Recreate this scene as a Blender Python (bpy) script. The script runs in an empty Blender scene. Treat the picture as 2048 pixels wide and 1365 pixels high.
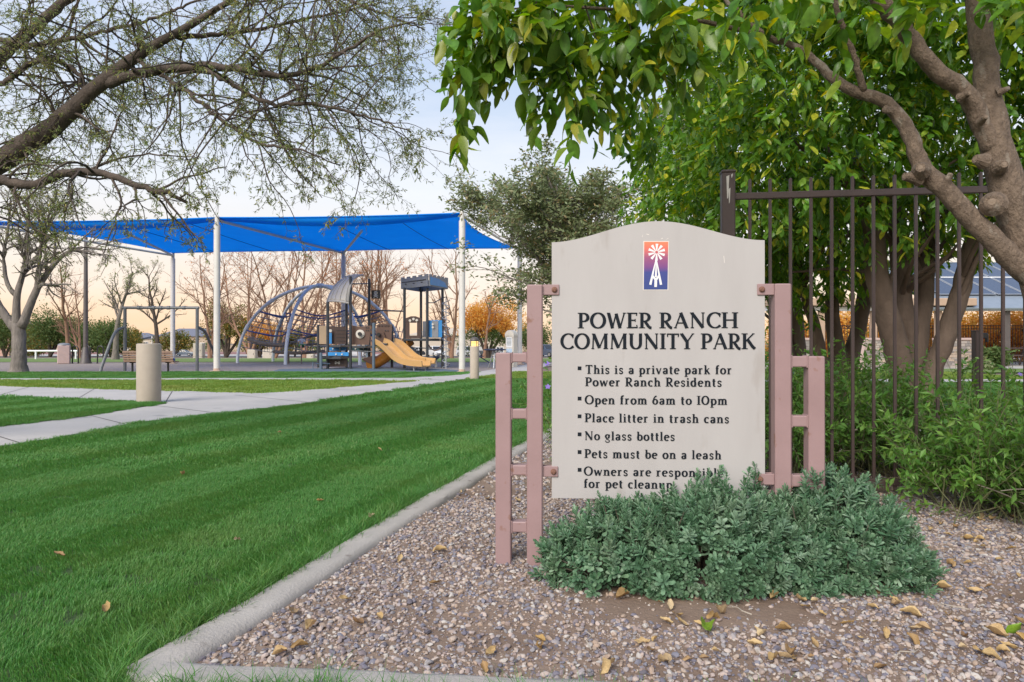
import bpy, math, random
import numpy as np
from mathutils import Vector, Matrix, Euler

rng = np.random.default_rng(7)
random.seed(7)
R = math.radians
scene = bpy.context.scene
COL = scene.collection

# ------------------------------------------------------------------ camera
F = 1365.0          # focal length in photograph pixels (24 mm on a 36 mm sensor)
HY = 687.0          # horizon row
CH = 0.95           # camera height
cam_data = bpy.data.cameras.new('camera')
cam = bpy.data.objects.new('camera', cam_data)
COL.objects.link(cam)
cam.location = (0, 0, CH)
cam.rotation_euler = (R(90) + math.atan((HY - 682.5) / F), 0, 0)
cam_data.lens = 24.0
cam_data.sensor_width = 36.0
cam_data.clip_start = 0.05
cam_data.clip_end = 3000
scene.camera = cam

# ------------------------------------------------------------------ world, sun, exposure
SUN_EL, SUN_AZ = 38.0, 208.0        # azimuth clockwise from +Y (view direction): behind the camera, a little left
world = bpy.data.worlds.new('World')
scene.world = world
world.use_nodes = True
wn, wl = world.node_tree.nodes, world.node_tree.links
wn.clear()
w_out = wn.new('ShaderNodeOutputWorld')
w_bg = wn.new('ShaderNodeBackground')
w_bg.inputs['Strength'].default_value = 0.088
sky = wn.new('ShaderNodeTexSky')
sky.sky_type = 'NISHITA'
sky.sun_disc = False
sky.sun_elevation = R(SUN_EL)
sky.sun_rotation = R(SUN_AZ)
sky.air_density = 1.0
sky.dust_density = 2.5
sky.ozone_density = 1.5
# dusk colours: a peach band low over the horizon and thin high cloud, the same all round
w_tc = wn.new('ShaderNodeTexCoord')
w_sep = wn.new('ShaderNodeSeparateXYZ')
wl.new(w_tc.outputs['Generated'], w_sep.inputs[0])
w_ramp = wn.new('ShaderNodeValToRGB')
cr = w_ramp.color_ramp
cr.elements[0].position = 0.0
cr.elements[0].color = (8.4, 5.4, 3.2, 1)
cr.elements[1].position = 0.62
cr.elements[1].color = (2.0, 3.0, 5.1, 1)
for p, c in ((0.05, (8.2, 6.0, 4.2, 1)), (0.12, (7.3, 6.5, 5.8, 1)), (0.21, (6.6, 6.7, 6.9, 1)), (0.36, (4.2, 5.1, 6.5, 1))):
    e = cr.elements.new(p)
    e.color = c
wl.new(w_sep.outputs['Z'], w_ramp.inputs[0])
w_noise = wn.new('ShaderNodeTexNoise')
w_noise.inputs['Scale'].default_value = 2.2
w_noise.inputs['Detail'].default_value = 7
w_noise.inputs['Roughness'].default_value = 0.62
w_map = wn.new('ShaderNodeMapping')
w_map.inputs['Scale'].default_value = (1.0, 1.0, 4.5)
w_map.inputs['Rotation'].default_value = (0.1, 0.25, 0.4)
wl.new(w_tc.outputs['Generated'], w_map.inputs[0])
wl.new(w_map.outputs[0], w_noise.inputs['Vector'])
w_cl = wn.new('ShaderNodeMapRange')
w_cl.inputs['From Min'].default_value = 0.46
w_cl.inputs['From Max'].default_value = 0.78
w_cl.inputs['To Max'].default_value = 0.42
wl.new(w_noise.outputs['Fac'], w_cl.inputs['Value'])
w_mix = wn.new('ShaderNodeMixRGB')
w_mix.inputs['Fac'].default_value = 0.8
wl.new(sky.outputs[0], w_mix.inputs[1])
wl.new(w_ramp.outputs[0], w_mix.inputs[2])
w_mix2 = wn.new('ShaderNodeMixRGB')
w_mix2.inputs[2].default_value = (7.4, 7.1, 7.1, 1)
wl.new(w_cl.outputs[0], w_mix2.inputs[0])
wl.new(w_mix.outputs[0], w_mix2.inputs[1])
wl.new(w_mix2.outputs[0], w_bg.inputs['Color'])
wl.new(w_bg.outputs[0], w_out.inputs[0])

sun_data = bpy.data.lights.new('sun', 'SUN')
sun_data.energy = 2.6
sun_data.angle = R(42)
sun_data.color = (1.0, 0.93, 0.84)
sun = bpy.data.objects.new('sun', sun_data)
COL.objects.link(sun)
_sd = Vector((math.sin(R(SUN_AZ)) * math.cos(R(SUN_EL)), math.cos(R(SUN_AZ)) * math.cos(R(SUN_EL)), math.sin(R(SUN_EL))))
sun.rotation_euler = (-_sd).to_track_quat('-Z', 'Y').to_euler()
sun.location = _sd * 60

scene.view_settings.view_transform = 'Standard'
scene.view_settings.look = 'None'
scene.view_settings.gamma = 1.0
scene.view_settings.exposure = 0.85
scene.view_settings.use_curve_mapping = False
scene.render.engine = 'CYCLES'
scene.cycles.max_bounces = 8
scene.cycles.transparent_max_bounces = 8
scene.cycles.use_denoising = True

# ------------------------------------------------------------------ pixel to place helpers
def gz(y):                       # the ground falls gently away behind the playground
    return float(np.interp(y, (36.0, 160.0, 230.0, 600.0), (0.0, -2.0, -1.2, 0.0)))
def W(px, py, d):                # a photograph pixel at depth d metres
    return Vector(((px - 1024) / F * d, d, CH - (py - HY) * d / F))
def G(px, py):                   # a photograph pixel on the level ground
    d = F * CH / (py - HY)
    return ((px - 1024) / F * d, d)
def X(px, d):
    return (px - 1024) / F * d
def Z(py, d):
    return CH - (py - HY) * d / F

# ------------------------------------------------------------------ mesh builder
class MB:
    def __init__(s):
        s.v, s.f, s.n = [], [], 0
    def add(s, V, Fc, mi=0):
        V = np.asarray(V, dtype=np.float64).reshape(-1, 3)
        if isinstance(Fc, np.ndarray):
            s.f.append((Fc.astype(np.int64) + s.n, mi))
        else:
            by = {}
            for f in Fc:
                by.setdefault(len(f), []).append(f)
            for k, fs in by.items():
                s.f.append((np.array(fs, dtype=np.int64) + s.n, mi))
        s.v.append(V)
        s.n += len(V)
        return s
    def box(s, c, d, rot=None, mi=0):
        V = np.array([(x, y, z) for z in (-.5, .5) for y in (-.5, .5) for x in (-.5, .5)]) * np.array(d)
        if rot is not None:
            V = V @ np.array(rot.to_matrix() if hasattr(rot, 'to_matrix') else rot).T
        return s.add(V + np.array(c), [(0, 2, 3, 1), (4, 5, 7, 6), (0, 1, 5, 4), (2, 6, 7, 3), (0, 4, 6, 2), (1, 3, 7, 5)], mi)
    def cbox(s, c, d, b=0.004, rot=None, mi=0):   # box with chamfered vertical and horizontal edges
        dx, dy, dz = [q / 2 for q in d]
        b = min(b, dx * .9, dy * .9, dz * .9)
        ring = lambda ex, ey: [(-ex + b, -ey), (ex - b, -ey), (ex, -ey + b), (ex, ey - b), (ex - b, ey), (-ex + b, ey), (-ex, ey - b), (-ex, -ey + b)]
        V = []
        for z, sh in ((-dz, b), (-dz + b, 0), (dz - b, 0), (dz, b)):
            V += [(x, y, z) for x, y in ring(dx - sh * .6, dy - sh * .6)]
        V = np.array(V)
        if rot is not None:
            V = V @ np.array(rot.to_matrix() if hasattr(rot, 'to_matrix') else rot).T
        Fc = [tuple(range(7, -1, -1)), tuple(range(24, 32))]
        for k in range(3):
            for i in range(8):
                j = (i + 1) % 8
                Fc.append((k * 8 + i, k * 8 + j, k * 8 + 8 + j, k * 8 + 8 + i))
        return s.add(V + np.array(c), Fc, mi)
    def tube(s, pts, r, n=8, mi=0, cap=True):
        pts = np.array([tuple(p) for p in pts], dtype=float)
        r = np.broadcast_to(np.asarray(r, float), (len(pts),))
        return s.tubes(pts[None], r[None], n, mi, cap)
    def tubes(s, P, Rr, n=5, mi=0, cap=False):
        P = np.asarray(P, float); Rr = np.asarray(Rr, float)
        N, K = P.shape[:2]
        T = np.empty_like(P)
        T[:, 1:-1] = P[:, 2:] - P[:, :-2]
        T[:, 0] = P[:, 1] - P[:, 0]
        T[:, -1] = P[:, -1] - P[:, -2]
        T /= np.linalg.norm(T, axis=2, keepdims=True) + 1e-9
        ref = np.where(np.abs(T[:, :1, 2:3]) > 0.85, np.array([1., 0, 0]), np.array([0, 0, 1.]))
        ref = np.broadcast_to(ref, T.shape)
        A = np.cross(T, ref); A /= np.linalg.norm(A, axis=2, keepdims=True) + 1e-9
        B = np.cross(T, A)
        a = np.linspace(0, 2 * math.pi, n, endpoint=False)
        ring = A[:, :, None] * np.cos(a)[None, None, :, None] + B[:, :, None] * np.sin(a)[None, None, :, None]
        V = P[:, :, None] + ring * Rr[:, :, None, None]
        k, i = np.meshgrid(np.arange(K - 1), np.arange(n), indexing='ij')
        j = (i + 1) % n
        q = np.stack([k * n + i, k * n + n + i, k * n + n + j, k * n + j], -1).reshape(-1, 4)
        Q = (q[None] + (np.arange(N) * K * n)[:, None, None]).reshape(-1, 4)
        base = s.n
        s.add(V.reshape(-1, 3), Q, mi)
        if cap:
            c0 = np.arange(n)[None] + (np.arange(N) * K * n)[:, None]
            c1 = (K - 1) * n + np.arange(n)[::-1][None] + (np.arange(N) * K * n)[:, None]
            s.f.append((np.concatenate([c0, c1]) + base, mi))
        return s
    def prism(s, poly, o, u, w, dep, mi=0):
        """outline poly (2D) in the plane o + a*u + b*w, pushed along u x w by dep (front face at +dep)."""
        o, u, w = (np.array(tuple(q), float) for q in (o, u, w))
        nrm = np.cross(u, w); nrm /= np.linalg.norm(nrm)
        P = np.array([o + a * u + b * w for a, b in poly])
        n = len(poly)
        V = np.concatenate([P, P + nrm * dep])
        Fc = [tuple(range(n - 1, -1, -1)), tuple(range(n, 2 * n))] + [(i, (i + 1) % n, n + (i + 1) % n, n + i) for i in range(n)]
        return s.add(V, Fc, mi)
    def lathe(s, prof, c=(0, 0, 0), n=20, mi=0):
        a = np.linspace(0, 2 * math.pi, n, endpoint=False)
        V = np.array([(r * math.cos(t) + c[0], r * math.sin(t) + c[1], z + c[2]) for r, z in prof for t in a])
        Fc = []
        for k in range(len(prof) - 1):
            for i in range(n):
                j = (i + 1) % n
                Fc.append((k * n + i, k * n + j, (k + 1) * n + j, (k + 1) * n + i))
        Fc.append(tuple(range(n - 1, -1, -1)))
        Fc.append(tuple((len(prof) - 1) * n + i for i in range(n)))
        return s.add(V, Fc, mi)
    def grid(s, Pg, mi=0, thick=0.0):
        Pg = np.asarray(Pg, float)
        m, n = Pg.shape[:2]
        i, j = np.meshgrid(np.arange(m - 1), np.arange(n - 1), indexing='ij')
        q = np.stack([i * n + j, i * n + j + 1, (i + 1) * n + j + 1, (i + 1) * n + j], -1).reshape(-1, 4)
        return s.add(Pg.reshape(-1, 3), q, mi)
    def mesh(s, name, mats=None, smooth=False):
        me = bpy.data.meshes.new(name)
        V = np.concatenate(s.v) if s.v else np.zeros((0, 3))
        me.vertices.add(len(V))
        me.vertices.foreach_set('co', V.astype(np.float32).ravel())
        li = np.concatenate([f.ravel() for f, m in s.f])
        tot = np.concatenate([np.full(len(f), f.shape[1]) for f, m in s.f])
        mi = np.concatenate([np.full(len(f), m) for f, m in s.f])
        me.loops.add(len(li))
        me.loops.foreach_set('vertex_index', li.astype(np.int32))
        me.polygons.add(len(tot))
        st = np.concatenate([[0], np.cumsum(tot)[:-1]])
        me.polygons.foreach_set('loop_start', st.astype(np.int32))
        me.polygons.foreach_set('material_index', mi.astype(np.int32))
        me.polygons.foreach_set('use_smooth', np.full(len(tot), smooth))
        if mats is not None:
            for m in (mats if isinstance(mats, (list, tuple)) else [mats]):
                me.materials.append(m)
        me.update(calc_edges=True)
        me.validate()
        return me
    def build(s, name, mats, parent=None, smooth=False, loc=None, auto=False):
        return link(name, s.mesh(name, mats, smooth or auto), parent, loc)

def link(name, me, parent=None, loc=None, rot=None, scale=None):
    o = bpy.data.objects.new(name, me)
    COL.objects.link(o)
    if parent is not None:
        o.parent = parent
    if loc is not None:
        o.location = loc
    if rot is not None:
        o.rotation_euler = rot
    if scale is not None:
        o.scale = scale if hasattr(scale, '__len__') else (scale,) * 3
    return o
def tag(o, label=None, cat=None, group=None, kind=None):
    if label: o['label'] = label
    if cat: o['category'] = cat
    if group: o['group'] = group
    if kind: o['kind'] = kind
    return o
def thing(name, label, cat, loc=(0, 0, 0), rz=0.0, group=None):
    o = bpy.data.objects.new(name, None)
    COL.objects.link(o)
    o.empty_display_size = 0.1
    o.location = loc
    o.rotation_euler = (0, 0, rz)
    return tag(o, label, cat, group)
def copy_tree(o, parent=None):
    c = o.copy()
    COL.objects.link(c)
    c.parent = parent
    for ch in list(o.children):
        copy_tree(ch, c)
    return c
def auto_smooth(o, ang=35):
    me = o.data
    me.polygons.foreach_set('use_smooth', np.full(len(me.polygons), True))
    me.set_sharp_from_angle(angle=R(ang))
    return o

# ------------------------------------------------------------------ materials
def srgb(r, g, b):
    f = lambda c: (c / 255 / 12.92) if c / 255 <= 0.04045 else ((c / 255 + 0.055) / 1.055) ** 2.4
    return (f(r), f(g), f(b), 1)
def c4(c):
    return tuple(c) if len(c) == 4 else tuple(c) + (1,)
def nodes_of(name):
    m = bpy.data.materials.new(name)
    m.use_nodes = True
    nt = m.node_tree
    return m, nt.nodes, nt.links, nt.nodes['Principled BSDF']
def pmat(name, c1, c2=None, scale=6.0, rough=0.6, bump=0.0, bscale=None, metal=0.0, spec=0.5, detail=6.0, stretch=(1, 1, 1), spots=None, coat=0.0, bdist=0.01, coord='Object'):
    """two-tone noise material with fine relief; spots=(colour, scale, threshold) adds wear of another colour"""
    m, N, L, b = nodes_of(name)
    tc = N.new('ShaderNodeTexCoord'); mp = N.new('ShaderNodeMapping')
    mp.inputs['Scale'].default_value = stretch
    L.new(tc.outputs[coord], mp.inputs[0])
    b.inputs['Roughness'].default_value = rough
    b.inputs['Metallic'].default_value = metal
    b.inputs['Specular IOR Level'].default_value = spec
    b.inputs['Coat Weight'].default_value = coat
    c2 = c2 or tuple(x * 0.82 for x in c1[:3])
    nz = N.new('ShaderNodeTexNoise')
    nz.inputs['Scale'].default_value = scale
    nz.inputs['Detail'].default_value = detail
    nz.inputs['Roughness'].default_value = 0.6
    L.new(mp.outputs[0], nz.inputs['Vector'])
    mr = N.new('ShaderNodeMapRange')
    mr.inputs['From Min'].default_value = 0.3
    mr.inputs['From Max'].default_value = 0.7
    L.new(nz.outputs['Fac'], mr.inputs['Value'])
    mx = N.new('ShaderNodeMixRGB')
    mx.inputs[1].default_value = c4(c1); mx.inputs[2].default_value = c4(c2)
    L.new(mr.outputs[0], mx.inputs[0])
    col = mx.outputs[0]
    if spots:
        n2 = N.new('ShaderNodeTexNoise')
        n2.inputs['Scale'].default_value = spots[1]
        n2.inputs['Detail'].default_value = 8
        L.new(mp.outputs[0], n2.inputs['Vector'])
        m2 = N.new('ShaderNodeMapRange')
        m2.inputs['From Min'].default_value = spots[2]
        m2.inputs['From Max'].default_value = spots[2] + 0.06
        L.new(n2.outputs['Fac'], m2.inputs['Value'])
        x2 = N.new('ShaderNodeMixRGB')
        x2.inputs[2].default_value = c4(spots[0])
        L.new(m2.outputs[0], x2.inputs[0]); L.new(col, x2.inputs[1])
        col = x2.outputs[0]
    L.new(col, b.inputs['Base Color'])
    if bump:
        n3 = N.new('ShaderNodeTexNoise')
        n3.inputs['Scale'].default_value = bscale or scale * 6
        n3.inputs['Detail'].default_value = 8
        n3.inputs['Roughness'].default_value = 0.65
        L.new(mp.outputs[0], n3.inputs['Vector'])
        bp = N.new('ShaderNodeBump')
        bp.inputs['Strength'].default_value = bump
        bp.inputs['Distance'].default_value = bdist
        L.new(n3.outputs['Fac'], bp.inputs['Height'])
        L.new(bp.outputs[0], b.inputs['Normal'])
    return m
def leafmat(name, cols, trans=0.35, rough=0.45, spec=0.4, island=True, tcol=None, veins=False, patch=None):
    """leaf: colour picked per leaf from a ramp, light passes partly through"""
    m, N, L, b = nodes_of(name)
    if island:
        g = N.new('ShaderNodeNewGeometry'); src = g.outputs['Random Per Island']
    else:
        g = N.new('ShaderNodeObjectInfo'); src = g.outputs['Random']
    rp = N.new('ShaderNodeValToRGB')
    e = rp.color_ramp.elements
    k = len(cols)
    e[0].position = 0; e[0].color = c4(cols[0])
    e[1].position = 1; e[1].color = c4(cols[-1])
    for i in range(1, k - 1):
        q = e.new(i / (k - 1)); q.color = c4(cols[i])
    L.new(src, rp.inputs[0])
    col = rp.outputs[0]
    if veins:
        tc = N.new('ShaderNodeTexCoord')
        nz = N.new('ShaderNodeTexNoise'); nz.inputs['Scale'].default_value = 35; nz.inputs['Detail'].default_value = 3
        L.new(tc.outputs['Object'], nz.inputs['Vector'])
        hs = N.new('ShaderNodeHueSaturation')
        mr = N.new('ShaderNodeMapRange'); mr.inputs['From Min'].default_value = .3; mr.inputs['From Max'].default_value = .7
        mr.inputs['To Min'].default_value = .7; mr.inputs['To Max'].default_value = 1.3
        L.new(nz.outputs['Fac'], mr.inputs[0]); L.new(mr.outputs[0], hs.inputs['Value']); L.new(col, hs.inputs['Color'])
        col = hs.outputs[0]
    if patch:                                    # patches of another colour across the ground
        gp = N.new('ShaderNodeNewGeometry')
        n2 = N.new('ShaderNodeTexNoise'); n2.inputs['Scale'].default_value = patch[1]; n2.inputs['Detail'].default_value = 5; n2.inputs['Roughness'].default_value = .65
        L.new(gp.outputs['Position'], n2.inputs['Vector'])
        m3 = N.new('ShaderNodeMapRange'); m3.inputs['From Min'].default_value = .48; m3.inputs['From Max'].default_value = .72; m3.inputs['To Max'].default_value = patch[2]
        L.new(n2.outputs['Fac'], m3.inputs[0])
        x3 = N.new('ShaderNodeMixRGB'); x3.inputs[2].default_value = c4(patch[0])
        L.new(m3.outputs[0], x3.inputs[0]); L.new(col, x3.inputs[1]); col = x3.outputs[0]
    L.new(col, b.inputs['Base Color'])
    b.inputs['Roughness'].default_value = rough
    b.inputs['Specular IOR Level'].default_value = spec
    t = N.new('ShaderNodeBsdfTranslucent')
    hv = N.new('ShaderNodeHueSaturation')
    hv.inputs['Hue'].default_value = 0.47; hv.inputs['Saturation'].default_value = 1.15; hv.inputs['Value'].default_value = 1.5
    L.new(col, hv.inputs['Color']); L.new(hv.outputs[0], t.inputs[0])
    mx = N.new('ShaderNodeMixShader'); mx.inputs[0].default_value = trans
    L.new(b.outputs[0], mx.inputs[1]); L.new(t.outputs[0], mx.inputs[2])
    L.new(mx.outputs[0], N['Material Output'].inputs[0])
    return m
# ================================================================== ground
def in_poly(P, poly):
    P = np.asarray(P); x, y = P[:, 0], P[:, 1]
    inside = np.zeros(len(P), bool)
    n = len(poly)
    for i in range(n):
        x0, y0 = poly[i]; x1, y1 = poly[(i + 1) % n]
        c = ((y0 > y) != (y1 > y)) & (x < (x1 - x0) * (y - y0) / (y1 - y0 + 1e-12) + x0)
        inside ^= c
    return inside
def vnoise(x, y, s=1.0, seed=0):             # smooth value noise for outlines and heights
    r = np.random.default_rng(seed)
    ph = r.uniform(0, 6.28, (6, 2)); k = r.uniform(.6, 2.6, (6, 2)) * np.sign(r.uniform(-1, 1, (6, 2)))
    return sum(np.sin(x * s * k[i, 0] + y * s * k[i, 1] + ph[i, 0]) for i in range(6)) / 6

def sheet(name, poly, z, mat, thick=0.0, kind='structure', follow=False):
    mb = MB()
    n = len(poly)
    top = [(x, y, (gz(y) if follow else 0) + z) for x, y in poly]
    from mathutils.geometry import tessellate_polygon
    tri = tessellate_polygon([[Vector((x, y, 0)) for x, y in poly]])
    tri = [t if (poly[t[1]][0] - poly[t[0]][0]) * (poly[t[2]][1] - poly[t[0]][1]) - (poly[t[1]][1] - poly[t[0]][1]) * (poly[t[2]][0] - poly[t[0]][0]) > 0 else t[::-1] for t in tri]
    V = list(top); Fc = [tuple(t) for t in tri]
    if thick:
        V += [(x, y, zz - thick) for x, y, zz in top]
        Fc += [(i, (i + 1) % n, n + (i + 1) % n, n + i) for i in range(n)]
    mb.add(V, Fc)
    return tag(mb.build(name, mat), kind=kind)

m_dirt = pmat('dry_dirt', (.20, .145, .10), (.13, .10, .07), 1.2, .95, .6, 30)
m_bedsoil = pmat('bed_soil', (.27, .195, .145), (.15, .098, .068), 2.2, .95, .8, 60, bdist=.01)
m_lawnsoil = pmat('lawn_soil', (.035, .075, .018), (.05, .085, .02), 3, .95, .7, 120)
m_drylawn = pmat('far_lawn', (.09, .17, .035), (.15, .2, .045), 1.3, .95, .8, 40)
m_walk = pmat('broom_concrete', (.46, .43, .40), (.37, .35, .33), 1.1, .85, .35, 160, spots=((.27, .26, .25), 2.3, .64))
m_curb = pmat('curb_concrete', (.43, .395, .355), (.34, .31, .28), 4.0, .9, .8, 90, spots=((.25, .22, .195), 9, .65), bdist=.006)
m_sand = pmat('playground_chips', (.30, .25, .22), (.21, .175, .16), 5, .95, .9, 25, bdist=.03)
m_rubber = pmat('rubber_surface', (.075, .12, .15), (.10, .14, .165), 5, .9, .5, 90)
m_asph = pmat('road_asphalt', (.12, .12, .13), (.085, .085, .095), .8, .9, .4, 30)
m_redroad = pmat('red_pavers', (.33, .16, .14), (.25, .13, .12), 1, .9)

# base terrain to the horizon
mb = MB()
ys = [-40, 20, 36, 45, 60, 80, 100, 130, 160, 195, 230, 300, 420, 600, 2000]
rows = [[(x, y, gz(y) - .035) for x in (-1500, -200, -60, -20, 0, 20, 60, 200, 1500)] for y in ys]
mb.grid(rows)
tag(mb.build('ground', m_dirt), kind='structure')

LAWN = [(-60, -6), (14, -6), (14, 22.2), (-60, 22.2)]
sheet('lawn', LAWN, 0.0, m_lawnsoil)
WALK = [G(*p) for p in ((-260, 935), (0, 895), (107, 879), (279, 846), (462, 825), (569, 814), (700, 796), (806, 780), (940, 759), (1000, 751), (1075, 740))] + \
       [G(*p) for p in ((1105, 727), (1060, 730), (1000, 738), (913, 751), (860, 759), (806, 765.5), (680, 776), (526, 788), (333, 783), (0, 773), (-320, 764))]
PATCH = [G(*p) for p in ((-320, 786), (0, 797), (333, 809.5), (300, 814), (161, 837), (0, 856), (-300, 902))]
PATH3 = [G(-700, 762.3), G(700, 762.3), G(806, 765), (X(860, 18.0), 18.0), (X(913, 20.2), 20.2), (X(800, 18.6), 18.6), (X(-700, 18.25), 18.25)]
PATHR = [(2.0, 16.3), (40, 16.3), (40, 17.9), (2.0, 17.9)]
sw = sheet('sidewalk', WALK, .014, m_walk, .05)
sheet('lawn_corner', PATCH, .022, m_lawnsoil, .05)
sheet('footpath', PATH3, .010, m_walk, .04)
sheet('footpath', PATHR, .012, m_walk, .04)
# saw cuts between the slabs, drawn as thin dark strips
m_joint = pmat('joint_dark', (.10, .095, .09), (.07, .065, .06), 5, .95)
for a, b in (((40, 889), (-60, 858)), ((250, 851), (175, 832)), ((430, 828), (300, 812)), ((620, 807), (470, 792)), ((770, 785), (640, 779)), ((190, 779), (150, 803)), ((60, 775.5), (-20, 797)), ((905, 765), (850, 759)), ((345, 784), (330, 809))):
    p, q = Vector(G(*a) + (.0165,)), Vector(G(*b) + (.0165,))
    d = (q - p); nrm = Vector((-d.y, d.x, 0)).normalized() * .008
    m = MB(); m.add([p - nrm, p + nrm, q + nrm, q - nrm], [(0, 3, 2, 1)])
    m.build('joint', m_joint, sw)

SAND = [(-34, 22.25), (-1.0, 22.05), (0.4, 24.5), (2.0, 30), (2.4, 34.5), (-34, 34.5)]
sheet('playground_ground', SAND, -.012, m_sand)
MAT = [G(535, 745.5), G(640, 746), G(760, 746), G(905, 746), (X(930, 23.6), 23.6), (X(880, 25.6), 25.6), (X(700, 26.5), 26.5), (X(560, 25.4), 25.4)]
sheet('rubber_ground', MAT, -.004, m_rubber)
sheet('lawn_strip', [(-46, 34.5), (4.2, 34.5), (4.2, 43), (-46, 43)], .004, m_drylawn)
sheet('lawn_far', [(2.6, 22.2), (40, 22.2), (40, 25.6), (2.6, 25.6)], .002, m_drylawn)
sheet('plaza', [(2.6, 25.6), (40, 25.6), (40, 34), (2.6, 34)], .004, m_walk)
for nm, y0, y1, m in (('pavement', 46, 62, m_walk), ('road', 95, 160, m_asph), ('pavement_far', 160, 172, m_walk), ('road_far', 172, 196, m_redroad)):
    mb = MB()
    yy = np.linspace(y0, y1, 6)
    mb.grid([[(x, y, gz(y) + .02) for x in (-170, -20, 20, 60)] for y in yy])
    tag(mb.build(nm, m), kind='structure')

# ------------------------------------------------------------------ the curb round the planting bed
CURB = [(1.4, 10.6), (.80, 8.5), (.25, 6.6), (-.085, 5.45), (-.425, 4.2), (-.71, 3.12), (-.885, 2.4), (-1.035, 1.915), (-.97, 1.885), (.5, 1.755), (2.0, 1.62), (6.0, 1.3)]
def resample(pts, step):
    pts = np.array(pts, float)
    seg = np.linalg.norm(np.diff(pts, axis=0), axis=1)
    s = np.concatenate([[0], np.cumsum(seg)])
    t = np.arange(0, s[-1], step)
    return np.stack([np.interp(t, s, pts[:, k]) for k in range(pts.shape[1])], 1)
cp = resample(CURB, .05)
tg = np.gradient(cp, axis=0); tg /= np.linalg.norm(tg, axis=1, keepdims=True)
for _ in range(1):
    tg[1:-1] = (tg[:-2] + tg[1:-1] * 2 + tg[2:]) / 4
    tg /= np.linalg.norm(tg, axis=1, keepdims=True)
nr = np.stack([-tg[:, 1], tg[:, 0]], 1)           # to the bed side
prof = [(-.064, -.06), (-.063, .030), (-.057, .041), (-.038, .046), (0, .047), (.044, .045), (.066, .038), (.078, .022), (.084, -.03)]
g = []
for i, (c, n) in enumerate(zip(cp, nr)):
    row = []
    wob = .006 * vnoise(c[0], c[1], 3.0, 3)
    for k, (a, h) in enumerate(prof):
        j = .0035 * vnoise(c[0] * 9 + k, c[1] * 9 - k * 2, 1.0, 5)
        hh = h + .005 * vnoise(c[0], c[1], 2.2, 9) + j
        row.append((c[0] + n[0] * (a + wob + j), c[1] + n[1] * (a + wob + j), hh))
    g.append(row)
mb = MB(); mb.grid(np.array(g)[:, ::-1])
co = mb.build('curb', m_curb); auto_smooth(co, 50); tag(co, kind='structure')
BED = [tuple(c + n * .05) for c, n in zip(cp[::4], nr[::4])] + [(6.0, 9.2), (2.2, 10.4)]
BEDO = [tuple(c - n * .05) for c, n in zip(cp[::4], nr[::4])] + [(6.0, 9.2), (2.2, 10.4)]
# the bed itself: soil gently heaped
gx, gy = np.meshgrid(np.arange(-1.3, 6.1, .055), np.arange(1.3, 10.7, .055))
def bedz(x, y):
    return .016 + .010 * vnoise(x, y, 1.6, 21) + .006 * vnoise(x, y, 5, 22)
gzz = bedz(gx, gy)
inb = in_poly(np.stack([gx.ravel(), gy.ravel()], 1), BEDO).reshape(gx.shape)
mb = MB()
m_, n_ = gx.shape
idx = np.arange(m_ * n_).reshape(m_, n_)
ok = inb[:-1, :-1] & inb[1:, :-1] & inb[:-1, 1:] & inb[1:, 1:]
q = np.stack([idx[:-1, :-1][ok], idx[:-1, 1:][ok], idx[1:, 1:][ok], idx[1:, :-1][ok]], 1)
mb.add(np.stack([gx.ravel(), gy.ravel(), gzz.ravel()], 1), q)
tag(mb.build('planting_bed_ground', m_bedsoil, smooth=True), kind='structure')

# ------------------------------------------------------------------ scattering of uncountable stuff
def instancer(name, P, rot, scl, which, templates):
    """one object that draws a template mesh at every point"""
    me = bpy.data.meshes.new(name)
    me.vertices.add(len(P)); me.vertices.foreach_set('co', np.asarray(P, np.float32).ravel())
    for nm, typ, dat, key in (('rot', 'FLOAT_VECTOR', rot, 'vector'), ('scl', 'FLOAT', scl, 'value'), ('which', 'INT', which, 'value')):
        a = me.attributes.new(nm, typ, 'POINT')
        a.data.foreach_set(key, np.asarray(dat, np.int32 if typ == 'INT' else np.float32).ravel())
    for t in templates:
        for m in t.materials:
            if m.name not in me.materials:
                me.materials.append(m)
    o = link(name, me)
    ng = bpy.data.node_groups.new(name + '_scatter', 'GeometryNodeTree')
    ng.interface.new_socket('Geometry', in_out='INPUT', socket_type='NodeSocketGeometry')
    ng.interface.new_socket('Geometry', in_out='OUTPUT', socket_type='NodeSocketGeometry')
    N, L = ng.nodes, ng.links
    gi = N.new('NodeGroupInput'); go = N.new('NodeGroupOutput')
    iop = N.new('GeometryNodeInstanceOnPoints')
    L.new(gi.outputs[0], iop.inputs['Points'])
    jn = N.new('GeometryNodeJoinGeometry')
    for i, t in reversed(list(enumerate(templates))):
        to = bpy.data.objects.new(t.name, t)
        oi = N.new('GeometryNodeObjectInfo'); oi.inputs['Object'].default_value = to
        g2 = N.new('GeometryNodeGeometryToInstance')
        L.new(oi.outputs['Geometry'], g2.inputs[0]); L.new(g2.outputs[0], jn.inputs[0])
    L.new(jn.outputs[0], iop.inputs['Instance'])
    iop.inputs['Pick Instance'].default_value = True
    def attr(nm, typ):
        a = N.new('GeometryNodeInputNamedAttribute'); a.data_type = typ
        a.inputs['Name'].default_value = nm
        return a.outputs['Attribute']
    er = N.new('FunctionNodeEulerToRotation')
    L.new(attr('rot', 'FLOAT_VECTOR'), er.inputs[0]); L.new(er.outputs[0], iop.inputs['Rotation'])
    L.new(attr('scl', 'FLOAT'), iop.inputs['Scale']); L.new(attr('which', 'INT'), iop.inputs['Instance Index'])
    L.new(iop.outputs[0], go.inputs[0])
    md = o.modifiers.new('scatter', 'NODES'); md.node_group = ng
    return tag(o, kind='stuff')

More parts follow.
